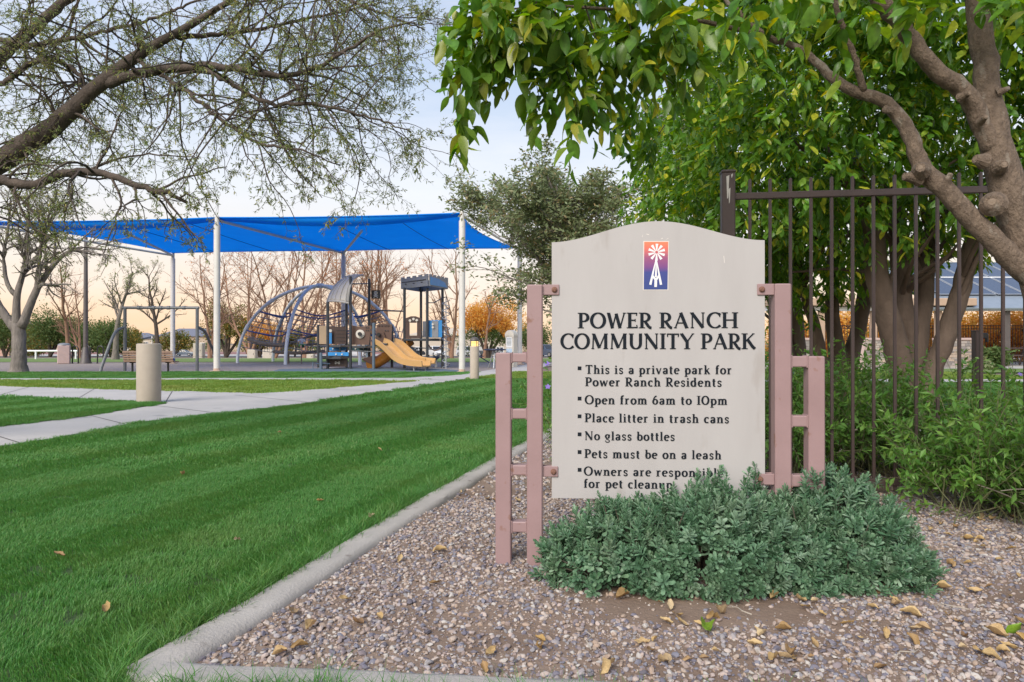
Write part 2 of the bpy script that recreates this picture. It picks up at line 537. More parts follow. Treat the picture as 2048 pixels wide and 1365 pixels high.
m_grass = leafmat('grass_blade', [(0.044, 0.15, 0.03), (0.062, 0.21, 0.04), (0.091, 0.27, 0.06), (0.055, 0.18, 0.037), (0.13, 0.3, 0.081), (0.072, 0.228, 0.045), (0.221, 0.288, 0.1)], trans=.3, rough=.45, spec=.35, patch=((.16, .24, .06), 1.1, .5))
m_grassfar = leafmat('grass_blade_dry', [(.15, .26, .04), (.11, .235, .038), (.22, .30, .06), (.18, .28, .05)], trans=.3, rough=.5, spec=.3, patch=((.30, .31, .09), .6, .6))
def tuft(name, mat, nb, rad, h0, h1, w, lean, seed):
    r = np.random.default_rng(seed)
    a = r.uniform(0, 6.283, nb); rr = rad * np.sqrt(r.uniform(0, 1, nb))
    bx, by = rr * np.cos(a), rr * np.sin(a)
    h = r.uniform(h0, h1, nb); ww = w * r.uniform(.7, 1.2, nb)
    fa = r.uniform(0, 6.283, nb)                   # facing of the blade
    ld = r.normal(0, .9, nb) + 1.57                # leaning mostly towards +y of the tuft
    lm = h * (lean * r.uniform(.3, 1.5, nb))
    tx, ty = np.cos(ld) * lm, np.sin(ld) * lm
    sx, sy = np.cos(fa) * ww / 2, np.sin(fa) * ww / 2
    z0 = np.full(nb, -.004)
    V = np.stack([
        np.stack([bx - sx, by - sy, z0], 1), np.stack([bx + sx, by + sy, z0], 1),
        np.stack([bx + tx * .35 + sx * .8, by + ty * .35 + sy * .8, h * .6], 1), np.stack([bx + tx * .35 - sx * .8, by + ty * .35 - sy * .8, h * .6], 1),
        np.stack([bx + tx, by + ty, h * .95], 1)], 1)
    k = np.arange(nb)[:, None] * 5
    mb = MB()
    mb.v.append(V.reshape(-1, 3)); mb.n = nb * 5
    mb.f.append((k + np.array([[0, 1, 2, 3]]), 0)); mb.f.append((k + np.array([[3, 2, 4]]), 0))
    return mb.mesh(name, mat)
SDIR = np.array([.275, .961]); SPER = np.array([.961, -.275])
def lawn_mask(P):
    return (~in_poly(P, WALK) | in_poly(P, PATCH)) & ~in_poly(P, PATH3) & ~in_poly(P, BEDO) & ~in_poly(P, PATHR)
def view_mask(P, m=.25):
    return np.abs(P[:, 0]) < P[:, 1] * (1024 / F) + m + .04 * P[:, 1]
def scatter(y0, y1, x0, x1, dens):
    n = int((y1 - y0) * (x1 - x0) * dens)
    P = np.stack([rng.uniform(x0, x1, n), rng.uniform(y0, y1, n)], 1)
    return P[view_mask(P)]
def stripes(P):
    s = P @ SPER + .05 * vnoise(P[:, 0], P[:, 1], .8, 31)
    return (np.floor((s + 3.0) / .52) % 2)
def grass(name, P, templates, mowed=True, s0=.8, s1=1.2, zoff=0.0):
    n = len(P)
    st = stripes(P) if mowed else rng.integers(0, 2, n)
    heading = math.atan2(SDIR[1], SDIR[0]) - 1.571 + np.where(st > 0, 0, math.pi) + rng.normal(0, .5, n)
    rot = np.stack([rng.normal(0, .06, n), rng.normal(0, .06, n), heading], 1)
    P3 = np.column_stack([P, np.where(in_poly(P, PATCH), .022, zoff)])
    return instancer(name, P3, rot, rng.uniform(s0, s1, n), rng.integers(0, len(templates), n), templates)
t_near = [tuft('grass_tuft', m_grass, 100, .06, .012, .029, .0024, .55, 40 + i) for i in range(6)]
t_mid = [tuft('grass_tuft', m_grass, 125, .11, .013, .03, .0044, .6, 60 + i) for i in range(5)]
t_far = [tuft('grass_tuft', m_grassfar, 110, .22, .025, .05, .012, .6, 80 + i) for i in range(4)]
t_edge = [tuft('grass_tuft', m_grass, 26, .04, .05, .105, .0032, .75, 100 + i) for i in range(5)]
P = scatter(1.6, 5.2, -4.6, 1.8, 560); P = P[lawn_mask(P)]
grass('grass', P, t_near)
P = scatter(5.2, 11, -9, 2.5, 190); P = P[lawn_mask(P)]
grass('grass', P, t_mid)
P = scatter(11, 22.2, -18, 14, 75); P = P[lawn_mask(P) & (P[:, 0] < 8.0 + .4 * P[:, 1])]
wx = [p[0] for p in WALK[:11]]; wy = [p[1] for p in WALK[:11]]
left = P[:, 0] < np.interp(P[:, 1], wy, wx)
dry = ((left & (P[:, 1] < 17.4)) | (~left & (P[:, 1] > 17.9))) & ~in_poly(P, PATCH)
grass('grass', P[dry], t_far, mowed=False)
t_farg = [tuft('grass_tuft', m_grass, 120, .2, .02, .04, .010, .6, 90 + i) for i in range(4)]
grass('grass', P[~dry], t_farg)
# longer, unmown blades along the curb
e = cp[np.repeat(np.arange(len(cp)), 9)]; en = nr[np.repeat(np.arange(len(cp)), 9)]
off = np.abs(rng.normal(0, .05, len(e))) + .062
P = e - en * off[:, None] + rng.uniform(-.03, .03, (len(e), 2))
P = P[(P[:, 1] < 7.5) & (P[:, 1] > 1.6) & view_mask(P)]
grass('grass', P, t_edge, mowed=False, s0=.55, s1=1.15)

# gravel
m_gravel, N, L, b = nodes_of('gravel_stone')
oi = N.new('ShaderNodeObjectInfo'); rp = N.new('ShaderNodeValToRGB')
rp.color_ramp.interpolation = 'CONSTANT'
gc = [(0.416, 0.349, 0.302), (0.298, 0.233, 0.196), (0.208, 0.17, 0.173), (0.357, 0.286, 0.234), (0.149, 0.137, 0.168), (0.416, 0.381, 0.347), (0.257, 0.196, 0.173), (0.179, 0.174, 0.207), (0.337, 0.249, 0.189), (0.238, 0.222, 0.224), (0.298, 0.265, 0.262), (0.119, 0.106, 0.123), (0.396, 0.318, 0.279)]
for i, c in enumerate(gc):
    if i < 2:
        q = rp.color_ramp.elements[i]; q.position = i / len(gc)
    else:
        q = rp.color_ramp.elements.new(i / len(gc))
    q.color = c4(c)
L.new(oi.outputs['Random'], rp.inputs[0])
tc = N.new('ShaderNodeTexCoord'); nz = N.new('ShaderNodeTexNoise'); nz.inputs['Scale'].default_value = 90; nz.inputs['Detail'].default_value = 5
L.new(tc.outputs['Object'], nz.inputs['Vector'])
hs = N.new('ShaderNodeHueSaturation'); mr = N.new('ShaderNodeMapRange')
mr.inputs['From Min'].default_value = .25; mr.inputs['From Max'].default_value = .75; mr.inputs['To Min'].default_value = .7; mr.inputs['To Max'].default_value = 1.3
L.new(nz.outputs['Fac'], mr.inputs[0]); L.new(mr.outputs[0], hs.inputs['Value']); L.new(rp.outputs[0], hs.inputs['Color']); L.new(hs.outputs[0], b.inputs['Base Color'])
b.inputs['Roughness'].default_value = .8
def ico_pts(sub=1):
    import bmesh
    bm = bmesh.new(); bmesh.ops.create_icosphere(bm, subdivisions=sub, radius=1)
    V = np.array([v.co[:] for v in bm.verts]); Fc = np.array([[v.index for v in f.verts] for f in bm.faces]); bm.free()
    return V, Fc
ICO1 = ico_pts(1); ICO2 = ico_pts(2)
def stone_mesh(name, mat, seed, flat=.55):
    r = np.random.default_rng(seed)
    V, Fc = ICO2
    V = V.copy()
    for _ in range(7):                               # knock flat facets off a ball
        d = r.normal(0, 1, 3); d /= np.linalg.norm(d)
        h = r.uniform(.5, .8)
        k = V @ d
        V -= np.where(k > h, k - h, 0)[:, None] * d
    V *= np.array([1, r.uniform(.6, .9), flat * r.uniform(.8, 1.25)])
    mb = MB(); mb.add(V, Fc)
    return mb.mesh(name, mat)
t_stone = [stone_mesh('pebble', m_gravel, 200 + i) for i in range(12)]
def gravel(name, P, s0, s1):
    n = len(P)
    bare = vnoise(P[:, 0], P[:, 1], 2.3, 77) + .9 * np.exp(-(((P[:, 0] - .75) / .55) ** 2 + ((P[:, 1] - 2.38) / .16) ** 2))
    keep = rng.uniform(0, 1, n) > np.clip((bare - .06) * 1.9, 0, .9)
    P = P[keep]; n = len(P)
    s = s0 + (s1 - s0) * rng.beta(1.6, 3.5, n)
    z = bedz(P[:, 0], P[:, 1]) + s * rng.uniform(.05, .45, n)
    rot = np.stack([rng.normal(0, .3, n), rng.normal(0, .3, n), rng.uniform(0, 6.28, n)], 1)
    return instancer(name, np.column_stack([P, z]), rot, s, rng.integers(0, 12, n), t_stone)
P = scatter(1.65, 4.2, -1.2, 3.6, 3700); P = P[in_poly(P, BED)]
gravel('gravel', P, .004, .0185)
P = scatter(1.65, 3.6, -1.2, 3.0, 5200); P = P[in_poly(P, BED)]
gravel('gravel', P, .0018, .006)
P = scatter(4.2, 9.5, -.6, 6, 900); P = P[in_poly(P, BED)]
gravel('gravel', P, .009, .024)
# ================================================================== the park sign
m_post = pmat('mauve_paint', (.305, .20, .20), (.265, .172, .17), 5, .5, .25, 90, spots=((.22, .115, .085), 15, .655), bdist=.002)
m_rust = pmat('rusted_bolt', (.22, .11, .075), (.13, .06, .04), 40, .8, .5, 120)
m_panel = pmat('sign_panel_paint', (.405, .386, .378), (.37, .35, .342), 7, .5, .12, 140, bdist=.001, stretch=(1, 1, .22), spots=((.34, .315, .30), 9, .64))
m_ink = pmat('sign_lettering', (.008, .012, .018), (.013, .017, .022), 30, .85, spec=.15)
m_white = pmat('emblem_white', (.72, .72, .72), (.66, .67, .68), 60, .5)
m_edgew = pmat('panel_edge', (.66, .62, .58), (.58, .54, .5), 20, .6)
# emblem ground: sunset from orange through plum to navy
m_emb, N, L, b = nodes_of('emblem_print')
tc = N.new('ShaderNodeTexCoord'); sp = N.new('ShaderNodeSeparateXYZ'); rp = N.new('ShaderNodeValToRGB')
L.new(tc.outputs['Generated'], sp.inputs[0]); L.new(sp.outputs['Z'], rp.inputs[0]); L.new(rp.outputs[0], b.inputs['Base Color'])
e = rp.color_ramp.elements
e[0].position = 0; e[0].color = srgb(42, 62, 122)
e[1].position = 1; e[1].color = srgb(228, 122, 84)
for p, c in ((.36, srgb(52, 62, 128)), (.47, srgb(112, 62, 122)), (.66, srgb(142, 74, 112)), (.86, srgb(206, 104, 88))):
    q = e.new(p); q.color = c
b.inputs['Roughness'].default_value = .5

A2, B2 = Vector((.0956, 2.900)), Vector((1.124, 2.830))
su = Vector((B2.x - A2.x, B2.y - A2.y, 0)).normalized()
sn = Vector((su.y, -su.x, 0))                # towards the viewer
sign = thing('park_sign', 'taupe park rules sign with arched top on mauve metal ladder posts', 'sign', (A2.x, A2.y, 0), math.atan2(su.y, su.x))
def suv(px, py, off=0.0):
    """pixel to (along, height) on the sign's plane, off metres in front of the posts' middle"""
    d = Vector(((px - 1024) / F, 1, -(py - HY) / F))
    o = Vector((A2.x, A2.y, 0)) + sn * off
    t = (o - Vector((0, 0, CH))).dot(sn) / d.dot(sn)
    p = Vector((0, 0, CH)) + d * t - Vector((A2.x, A2.y, 0))
    return p.dot(su), p.z
# local frame of the sign: x along, -y towards the viewer, z up
PW = .066
def sbox(name, u0, u1, z0, z1, dep, mat, y=0.0, bev=.004, parent=None):
    mb = MB(); mb.cbox(((u0 + u1) / 2, y, (z0 + z1) / 2), (u1 - u0, dep, z1 - z0), bev)
    return mb.build(name, mat, parent or sign)
def spost(name, px, ytop):
    u, zt = suv(px, ytop, PW / 2)
    sbox('post', u - PW / 2, u + PW / 2, -.06, zt, PW, m_post, bev=.005)
    return u
ul2 = spost('post', 1006.5, 706); ul1 = spost('post', 1069.5, 569.5)
ur1 = spost('post', 1567, 567.5); ur2 = spost('post', 1634, 713)
def rung(ua, ub, y0, y1, px):
    z1 = suv(px, y0, .025)[1]; z0 = suv(px, y1, .025)[1]
    r_ = sbox('rung', ua + PW / 2 - .001, ub - PW / 2 + .001, z0, z1, .05, m_post)
    for uu, sg in ((ua + PW / 2, 1), (ub - PW / 2, -1)):      # weld beads where rung meets post
        mb = MB(); mb.cbox((uu + sg * .003, 0, (z0 + z1) / 2), (.006, .056, z1 - z0 + .008), .002)
        mb.build('weld', m_post, r_)
for y0, y1 in ((707, 725), (819, 838), (931, 951), (1044, 1065)):
    rung(ul2, ul1, y0, y1, 1038)
for y0, y1 in ((713, 734.5), (832, 854), (951, 974), (1072, 1094)):
    rung(ur1, ur2, y0, y1, 1601)
# panel
pu0 = suv(1103.5, 700, .012)[0]; pu1 = suv(1529.5, 700, .012)[0]
pz0 = suv(1101, 996, .012)[1]
zs = suv(1104, 485, .012)[1]; zc = suv(1300, 443, .012)[1]
um = (pu0 + pu1) / 2
top = []
for t in np.linspace(0, 1, 41):
    u = pu1 + (pu0 - pu1) * t
    k = abs(u - um) / ((pu1 - pu0) / 2)
    # ogee: convex crown, concave shoulders
    h = .5 + .5 * math.cos(math.pi * min(1, k / .99))
    top.append((u, zs + (zc - zs) * (h ** .92)))
PT = .024
panel_outline = [(pu0, pz0), (pu1, pz0)] + top
mb = MB()
mb.prism(panel_outline, (0, PT / 2, 0), (1, 0, 0), (0, 0, 1), PT)
# prism pushes along x cross z = -y, towards the viewer
panel = mb.build('panel', m_panel, sign)
def bracket(u0, u1, y0, y1, px, boltu):
    z1 = suv(px, y0, .03)[1]; z0 = suv(px, y1, .03)[1]
    bo = sbox('bracket', u0, u1, z0, z1, .006, m_post, y=-PT / 2 - .0036, bev=.0022)
    sbox('bracket', u0, u1, z0, z1, .006, m_post, y=PT / 2 + .0036, bev=.0022)
    mb = MB()
    mb.lathe([(.0125, 0), (.0125, .0035), (.0095, .0045), (.0095, .009), (.006, .011)], n=12)
    o = mb.build('bolt', m_rust, bo, smooth=False, loc=(boltu, -PT / 2 - .0062, (z0 + z1) / 2))
    o.rotation_euler = (R(90), 0, 0)
bracket(ul1 + PW / 2 - .001, suv(1118.5, 580, .02)[0], 569, 590, 1100, suv(1109, 580, .02)[0])
bracket(ul1 + PW / 2 - .001, suv(1116, 945, .02)[0], 934, 955, 1100, suv(1107, 945, .02)[0])
bracket(suv(1515, 578, .02)[0], ur1 - PW / 2 + .001, 567.5, 590, 1534, suv(1524, 578, .02)[0])
bracket(suv(1511, 960, .02)[0], ur1 - PW / 2 + .001, 949, 971, 1534, suv(1520, 960, .02)[0])

# ---- stroke alphabet: broad-pen strokes with small serifs
def ell(cx, cy, rx, ry, a0, a1, n=22):
    return [(cx + rx * math.cos(R(a)), cy + ry * math.sin(R(a))) for a in np.linspace(a0, a1, n)]
def glyphs(T, t):
    """cap height 1, x height .66; each stroke is (points, width or None for the pen's own width)"""
    sf = .055
    def st(x, y0, y1, w=T): return ([(x, y0), (x, y1)], w)
    def serif(x, y, l, l2=None):
        return ([(x - l, y), (x + (l if l2 is None else l2), y)], sf)
    g = {}
    h = T * .5
    def S(x, l=None):                                # stem with both serifs
        l = l or T * .95
        return [st(x, 0, 1), serif(x, sf / 2, l), serif(x, 1 - sf / 2, l)]
    bowlP = [(.17, .955), (.33, .955)] + ell(.33, .70, .27, .255, 88, -88, 18) + [(.17, .445)]
    g['P'] = (.68, S(.17) + [(bowlP, None)])
    g['R'] = (.78, S(.17) + [(bowlP, None), ([(.34, .46), (.56, .12), (.66, .03), (.75, .02)], T * .9)])
    g['O'] = (.96, [(ell(.48, .5, .395, .475, 90, 450, 44), None)])
    g['W'] = (1.16, [([(.10, .98), (.34, .0)], T), ([(.34, .0), (.56, .94)], t), ([(.56, .94), (.80, .0)], T), ([(.80, .0), (1.06, .98)], t), serif(.10, .972, .10), serif(1.06, .972, .09)])
    g['E'] = (.68, S(.17) + [([(.17, .955), (.60, .955)], t), ([(.17, .51), (.50, .51)], t), ([(.17, .045), (.62, .045)], t), ([(.60, .99), (.575, .80)], t * .8), ([(.63, .01), (.59, .21)], t * .8), ([(.50, .60), (.50, .42)], t * .7)])
    g['A'] = (.90, [([(.10, .0), (.44, .97)], t), ([(.42, .99), (.79, .0)], T), ([(.21, .33), (.66, .33)], t * .9), serif(.10, sf / 2, .09), serif(.79, sf / 2, .11)])
    g['N'] = (.96, [([(.16, 0), (.16, .95)], t), ([(.13, .97), (.80, .02)], T), ([(.80, .02), (.80, 1)], t), serif(.16, sf / 2, .10), serif(.80, .972, .10), serif(.11, .972, .09)])
    g['C'] = (.84, [(ell(.50, .5, .41, .475, 42, 318, 40), None), ([(.79, .97), (.785, .70)], t * .8), ([(.79, .20), (.80, .10)], t * .7)])
    g['H'] = (.96, S(.17) + S(.79) + [([(.17, .51), (.79, .51)], t)])
    g['M'] = (1.14, [([(.15, 0), (.19, .96)], t), ([(.20, .97), (.56, .07)], T), ([(.56, .07), (.92, .97)], t), st(.96, 0, .99), serif(.15, sf / 2, .09), serif(.96, sf / 2, .15), serif(.16, .972, .07), serif(.97, .972, .12)])
    g['U'] = (.92, [([(.19, .98), (.19, .36)] + ell(.475, .36, .285, .335, 180, 360, 20)[1:] + [(.76, .98)], None), serif(.19, .972, .15), serif(.76, .972, .10)])
    g['I'] = (.36, S(.18))
    g['T'] = (.80, [st(.40, 0, .97), ([(.06, .955), (.74, .955)], t), ([(.05, .99), (.075, .77)], t * .8), ([(.75, .99), (.725, .77)], t * .8), serif(.40, sf / 2, T * .95)])
    g['Y'] = (.86, [([(.08, .98), (.42, .47)], T), ([(.78, .98), (.44, .47)], t), st(.43, 0, .50), serif(.43, sf / 2, T * .95), serif(.09, .972, .10), serif(.79, .972, .08)])
    g['K'] = (.86, S(.17) + [([(.20, .46), (.69, .97)], t), ([(.36, .60), (.64, .18), (.80, .02)], T * .95), serif(.70, .972, .08)])
    x = .66
    tl = t * .95
    def lst(xx, y0=0, y1=x): return [st(xx, y0, y1, T * .92), serif(xx, y0 + sf / 2, T * .85), serif(xx - T * .25, y1 - sf / 2, T * .55)]
    g['a'] = (.60, [([(.13, .50)] + ell(.29, .47, .165, .165, 150, 0, 14) + [(.455, .06)], None), (ell(.27, .185, .16, .155, 60, 420, 24), None), ([(.44, .05), (.55, .04)], sf)])
    g['b'] = (.64, [st(.16, .02, 1, T * .92), serif(.12, .972, T * .5), (ell(.34, .33, .22, .30, 180, -180, 30), None)])
    g['c'] = (.54, [(ell(.31, .33, .22, .30, 50, 310, 28), None), ([(.45, .58), (.45, .47)], tl)])
    g['d'] = (.66, [st(.47, .02, 1, T * .92), serif(.42, .972, T * .5), serif(.52, sf / 2, T * .5), (ell(.29, .33, .22, .30, 0, 360, 30), None)])
    g['e'] = (.58, [(ell(.30, .33, .22, .30, 8, 312, 30), None), ([(.09, .36), (.51, .36)], tl)])
    g['f'] = (.40, [([(.17, 0), (.17, .74)] + ell(.32, .74, .15, .22, 180, 60, 10), None), ([(.03, .635), (.35, .635)], tl), serif(.17, sf / 2, T * .8)])
    g['g'] = (.60, [(ell(.27, .43, .185, .205, 0, 360, 26), None), ([(.20, .22), (.14, .14), (.22, .08), (.40, .06), (.49, -.05)] + ell(.28, -.08, .22, .15, 10, -200, 16), tl), ([(.42, .56), (.56, .63)], tl)])
    g['h'] = (.70, [st(.16, 0, 1, T * .92), serif(.12, .972, T * .5), serif(.16, sf / 2, T * .8), ([(.18, .46)] + ell(.35, .43, .18, .20, 140, 0, 14) + [(.53, 0)], None), serif(.53, sf / 2, T * .8)])
    g['i'] = (.33, lst(.16) + [(ell(.15, .86, .035, .035, 0, 360, 10), T * .62)])
    g['k'] = (.66, [st(.16, 0, 1, T * .92), serif(.12, .972, T * .5), serif(.16, sf / 2, T * .8), ([(.19, .30), (.50, .63)], tl), ([(.30, .40), (.57, .02)], T * .85), serif(.51, .635, .08), serif(.58, sf / 2, .08)])
    g['l'] = (.33, [st(.16, 0, 1, T * .92), serif(.12, .972, T * .5), serif(.16, sf / 2, T * .85)])
    g['m'] = (1.02, lst(.16) + [([(.18, .46)] + ell(.335, .43, .17, .20, 140, 0, 14) + [(.505, 0)], None), serif(.505, sf / 2, T * .75), ([(.52, .46)] + ell(.675, .43, .17, .20, 140, 0, 14) + [(.845, 0)], None), serif(.845, sf / 2, T * .75)])
    g['n'] = (.70, lst(.16) + [([(.18, .46)] + ell(.35, .43, .18, .20, 140, 0, 14) + [(.53, 0)], None), serif(.53, sf / 2, T * .8)])
    g['o'] = (.64, [(ell(.32, .33, .235, .30, 90, 450, 32), None)])
    g['p'] = (.66, [st(.16, -.30, .64, T * .92), serif(.16, -.28, T * .85), serif(.11, .635, T * .5), (ell(.35, .33, .22, .30, 180, -180, 30), None)])
    g['r'] = (.50, lst(.16) + [([(.18, .44), (.27, .60), (.36, .625), (.44, .58)], T * .6)])
    g['s'] = (.50, [([(.42, .53)] + ell(.25, .49, .155, .14, 30, 220, 14) + ell(.25, .17, .165, .14, 48, -150, 16), T * .62), ([(.42, .64), (.415, .47)], tl * .8), ([(.08, .02), (.085, .18)], tl * .8)])
    g['t'] = (.42, [([(.18, .86), (.18, .16)] + ell(.30, .16, .12, .13, 180, 300, 10), None), ([(.03, .62), (.37, .62)], tl)])
    g['u'] = (.68, [([(.16, .64), (.16, .22)] + ell(.32, .22, .16, .185, 180, 330, 14), None), st(.51, 0, .64, T * .92), serif(.12, .635, T * .5), serif(.47, .635, T * .5), serif(.56, sf / 2, T * .4)])
    g['v'] = (.62, [([(.09, .64), (.32, 0)], T * .9), ([(.32, 0), (.53, .64)], tl), serif(.09, .635, .09), serif(.53, .635, .08)])
    g['w'] = (.92, [([(.09, .64), (.27, 0)], T * .9), ([(.27, 0), (.45, .62)], tl), ([(.45, .62), (.63, 0)], T * .9), ([(.63, 0), (.82, .64)], tl), serif(.09, .635, .09), serif(.82, .635, .08)])
    g['6'] = (.62, [(ell(.31, .31, .22, .27, 0, 360, 28), None), ([(.10, .36), (.16, .66), (.30, .88), (.46, .97)], T * .7)])
    g['1'] = (.34, [st(.17, 0, 1), serif(.17, sf / 2, T * .95), serif(.17, 1 - sf / 2, T * .95)])
    g['0'] = (.84, [(ell(.42, .5, .33, .46, 90, 450, 36), None)])
    g[' '] = (.34, [])
    return g
def lettering(name, text, x0, x1, ybase, cap_px, T, t, track, mat=None, off=.0135):
    gl = glyphs(T, t)
    ua, za = suv(x0, ybase, off); ub, zb = suv(x1, ybase, off)
    capz = suv(x0, ybase - cap_px, off)[1] - za
    wid = sum(gl[c][0] for c in text) + track * (len(text) - 1)
    sx = (ub - ua) / (wid - .04)
    mb = MB()
    cx = -.02; layer = 0
    for c in text:
        wd, strokes = gl[c]
        mb = MB()
        for pts, w in strokes:
            P = np.array(pts, float)
            D = np.gradient(P, axis=0) if len(P) > 2 else np.repeat((P[1] - P[0])[None], 2, 0)
            D /= np.linalg.norm(D, axis=1, keepdims=True) + 1e-9
            if w is None:
                ww = t + (T - t) * np.abs(D[:, 1]) ** 1.4
            else:
                ww = np.full(len(P), w)
            Nn = np.stack([-D[:, 1], D[:, 0]], 1)
            Lf = P + Nn * ww[:, None] / 2; Rt = P - Nn * ww[:, None] / 2
            layer = (layer + 1) % 7
            y = -off - .0002 - layer * .00012
            k = len(P)
            V = [(ua + (cx + q[0]) * sx, y, za + q[1] * capz) for q in Lf] + [(ua + (cx + q[0]) * sx, y, za + q[1] * capz) for q in Rt]
            mb.add(V, np.array([(i, k + i, k + i + 1, i + 1) for i in range(k - 1)]))
        cx += wd + track
        if strokes:
            mb.build(name, mat or m_ink, panel)
lettering('title_letter', 'POWER RANCH', 1156.7, 1475, 657, 31.0, .20, .085, .06)
lettering('title_letter', 'COMMUNITY PARK', 1121.5, 1511, 698.5, 31.0, .20, .085, .045)
for i, (tx, x0, x1, yb, bul) in enumerate((
        ('This is a private park for', 1171, 1463, 748.0, 737), ('Power Ranch Residents', 1171, 1443, 772.6, None),
        ('Open from 6am to 10pm', 1170, 1454, 808.5, 797.5), ('Place litter in trash cans', 1170, 1457.5, 844.5, 833),
        ('No glass bottles', 1169.5, 1349, 880.3, 869), ('Pets must be on a leash', 1169.5, 1442, 916, 904.5),
        ('Owners are responsible', 1168, 1446, 951, 940), ('for pet cleanup', 1168, 1344, 975.5, None))):
    lettering('small_letter', tx, x0, x1, yb, 17.6, .215, .105, .115)
    if bul:
        ua, za = suv(1155.3, bul + 3.7, .0135); ub, zb = suv(1162.8, bul - 3.7, .0135)
        mb = MB(); mb.prism([(ua, za), (ub, za), (ub, zb), (ua, zb)], (0, -PT / 2 - .0001, 0), (1, 0, 0), (0, 0, 1), .0011)
        mb.build('bullet', m_ink, panel)
# emblem
mb = MB()
q = [suv(1287.5, 579.5, .0135), suv(1335, 579.5, .0135), suv(1336.5, 484, .0135), suv(1288.5, 484, .0135)]
mb.prism([(a - (-1.6 if i in (1, 2) else 1.6) * .0021, z_ + (1.6 if i > 1 else -1.6) * .0021) for i, (a, z_) in enumerate(q)], (0, -PT / 2 - .0001, 0), (1, 0, 0), (0, 0, 1), .0007)
mb.build('emblem_border', m_edgew, panel)
mb = MB()
mb.prism(q, (0, -PT / 2 - .0001, 0), (1, 0, 0), (0, 0, 1), .0013)
emb = mb.build('emblem', m_emb, panel)
mb = MB()
def estroke(pts, w0, w1, lay=0):
    P = [suv(1230 + x * .1319, 440 + y * .1319, .0135) for x, y in pts]
    (a, b_), (c, d) = P[0], P[-1]
    L_ = math.hypot(c - a, d - b_); nx, nz_ = -(d - b_) / L_, (c - a) / L_
    k = .1319 * .0021 / 2
    y = -PT / 2 - .0018 - lay * .00015
    mb.add([(a + nx * w0 * k, y, b_ + nz_ * w0 * k), (a - nx * w0 * k, y, b_ - nz_ * w0 * k), (c - nx * w1 * k, y, d - nz_ * w1 * k), (c + nx * w1 * k, y, d + nz_ * w1 * k)], [(3, 2, 1, 0)])
cxe, cye = 632, 492
for i in range(10):
    a = R(36 * i + 16)
    estroke([(cxe + 22 * math.cos(a), cye + 22 * math.sin(a)), (cxe + 128 * math.cos(a + .07), cye + 128 * math.sin(a + .07))], 12, 42, i % 3)
estroke([(625, 590), (535, 985)], 12, 36, 3); estroke([(625, 590), (697, 985)], 12, 36, 4)
estroke([(626, 600), (619, 870)], 10, 32, 5); estroke([(619, 900), (615, 1020)], 42, 38, 6)
estroke([(570, 850), (619, 915)], 28, 34, 7); estroke([(666, 850), (619, 915)], 28, 34, 8)
mb.build('windmill', m_white, emb)
# scuffs and a drip on the paint
mb = MB()
for k, (x, y, dx, dy, w) in enumerate(((1293, 468, 5, 2, 2.2), (1322, 478, 4, -1, 2), (1284, 475, 2, -5, 1), (1333, 479, 4, -2, 1.4), (1448, 512, 1, 14, 1.6))):
    a, b_ = suv(x, y, .0135), suv(x + dx, y + dy, .0135)
    L_ = math.hypot(b_[0] - a[0], b_[1] - a[1]); nx, nz_ = -(b_[1] - a[1]) / L_ * w * .00105, (b_[0] - a[0]) / L_ * w * .00105
    yy = -PT / 2 - .0006
    mb.add([(a[0] + nx * .4, yy, a[1] + nz_ * .4), (a[0] - nx, yy, a[1] - nz_), (b_[0] - nx * .5, yy, b_[1] - nz_ * .5), (b_[0] + nx, yy, b_[1] + nz_)], [(3, 2, 1, 0)])
mb.build('scuff', m_edgew, panel)
# ================================================================== the metal fence behind the sign
m_fence = pmat('brown_fence_paint', (.070, .046, .043), (.055, .037, .035), 8, .42, .2, 100, spots=((.16, .13, .12), 30, .76), bdist=.001)
m_dropping = pmat('white_streak', (.55, .53, .5), (.45, .43, .4), 30, .8)
FA, FB = Vector((1.372, 4.34, 0)), Vector((4.6, 3.905, 0))
fu = (FB - FA).normalized()
fence = thing('metal_fence', 'dark brown metal picket fence behind the sign with square end post', 'fence', FA, math.atan2(fu.y, fu.x))
FZ = bedz(2.0, 4.2)
mb = MB(); mb.cbox((0, 0, 1.005), (.082, .082, 2.05), .006)
post = mb.build('post', m_fence, fence)
mb = MB(); mb.cbox((0, 0, 2.036), (.090, .090, .018), .006); mb.add([(-.036, -.036, 2.045), (.036, -.036, 2.045), (.036, .036, 2.045), (-.036, .036, 2.045), (0, 0, 2.056)], [(0, 1, 4), (1, 2, 4), (2, 3, 4), (3, 0, 4)])
mb.build('post_cap', m_fence, post)
mb = MB()
for x0, z0, z1, w in ((-.006, 1.86, 2.01, .009), (.004, 1.83, 1.93, .006), (.02, 1.99, 2.02, .006)):
    mb.add([(x0 - w * .5, -.0417, z0), (x0 + w * .3, -.0417, z0 + .01), (x0 + w, -.0417, z1), (x0 - w, -.0417, z1 - .008)], [(0, 1, 2, 3)])
mb.build('streak', m_dropping, post)
LEN = (FB - FA).length
for z0, h in ((1.862, .040), (.075, .040)):
    mb = MB(); mb.cbox((LEN / 2 + .02, 0, z0 + h / 2), (LEN - .04, .034, h), .003)
    mb.build('rail', m_fence, fence)
mb = MB(); mb.cbox((0, 0, 1.015), (.0175, .0175, 1.94), .002)
mb.add([(-.0085, -.0085, 1.984), (.0085, -.0085, 1.984), (.0085, .0085, 1.984), (-.0085, .0085, 1.984), (0, 0, 1.992)], [(0, 1, 4), (1, 2, 4), (2, 3, 4), (3, 0, 4)])
pk = mb.mesh('picket', m_fence)
x = .136; k = 0
while x < LEN - .05:
    o = link('picket', pk, fence, (x, -.0008 * (k % 2), 0))
    x += .1228; k += 1
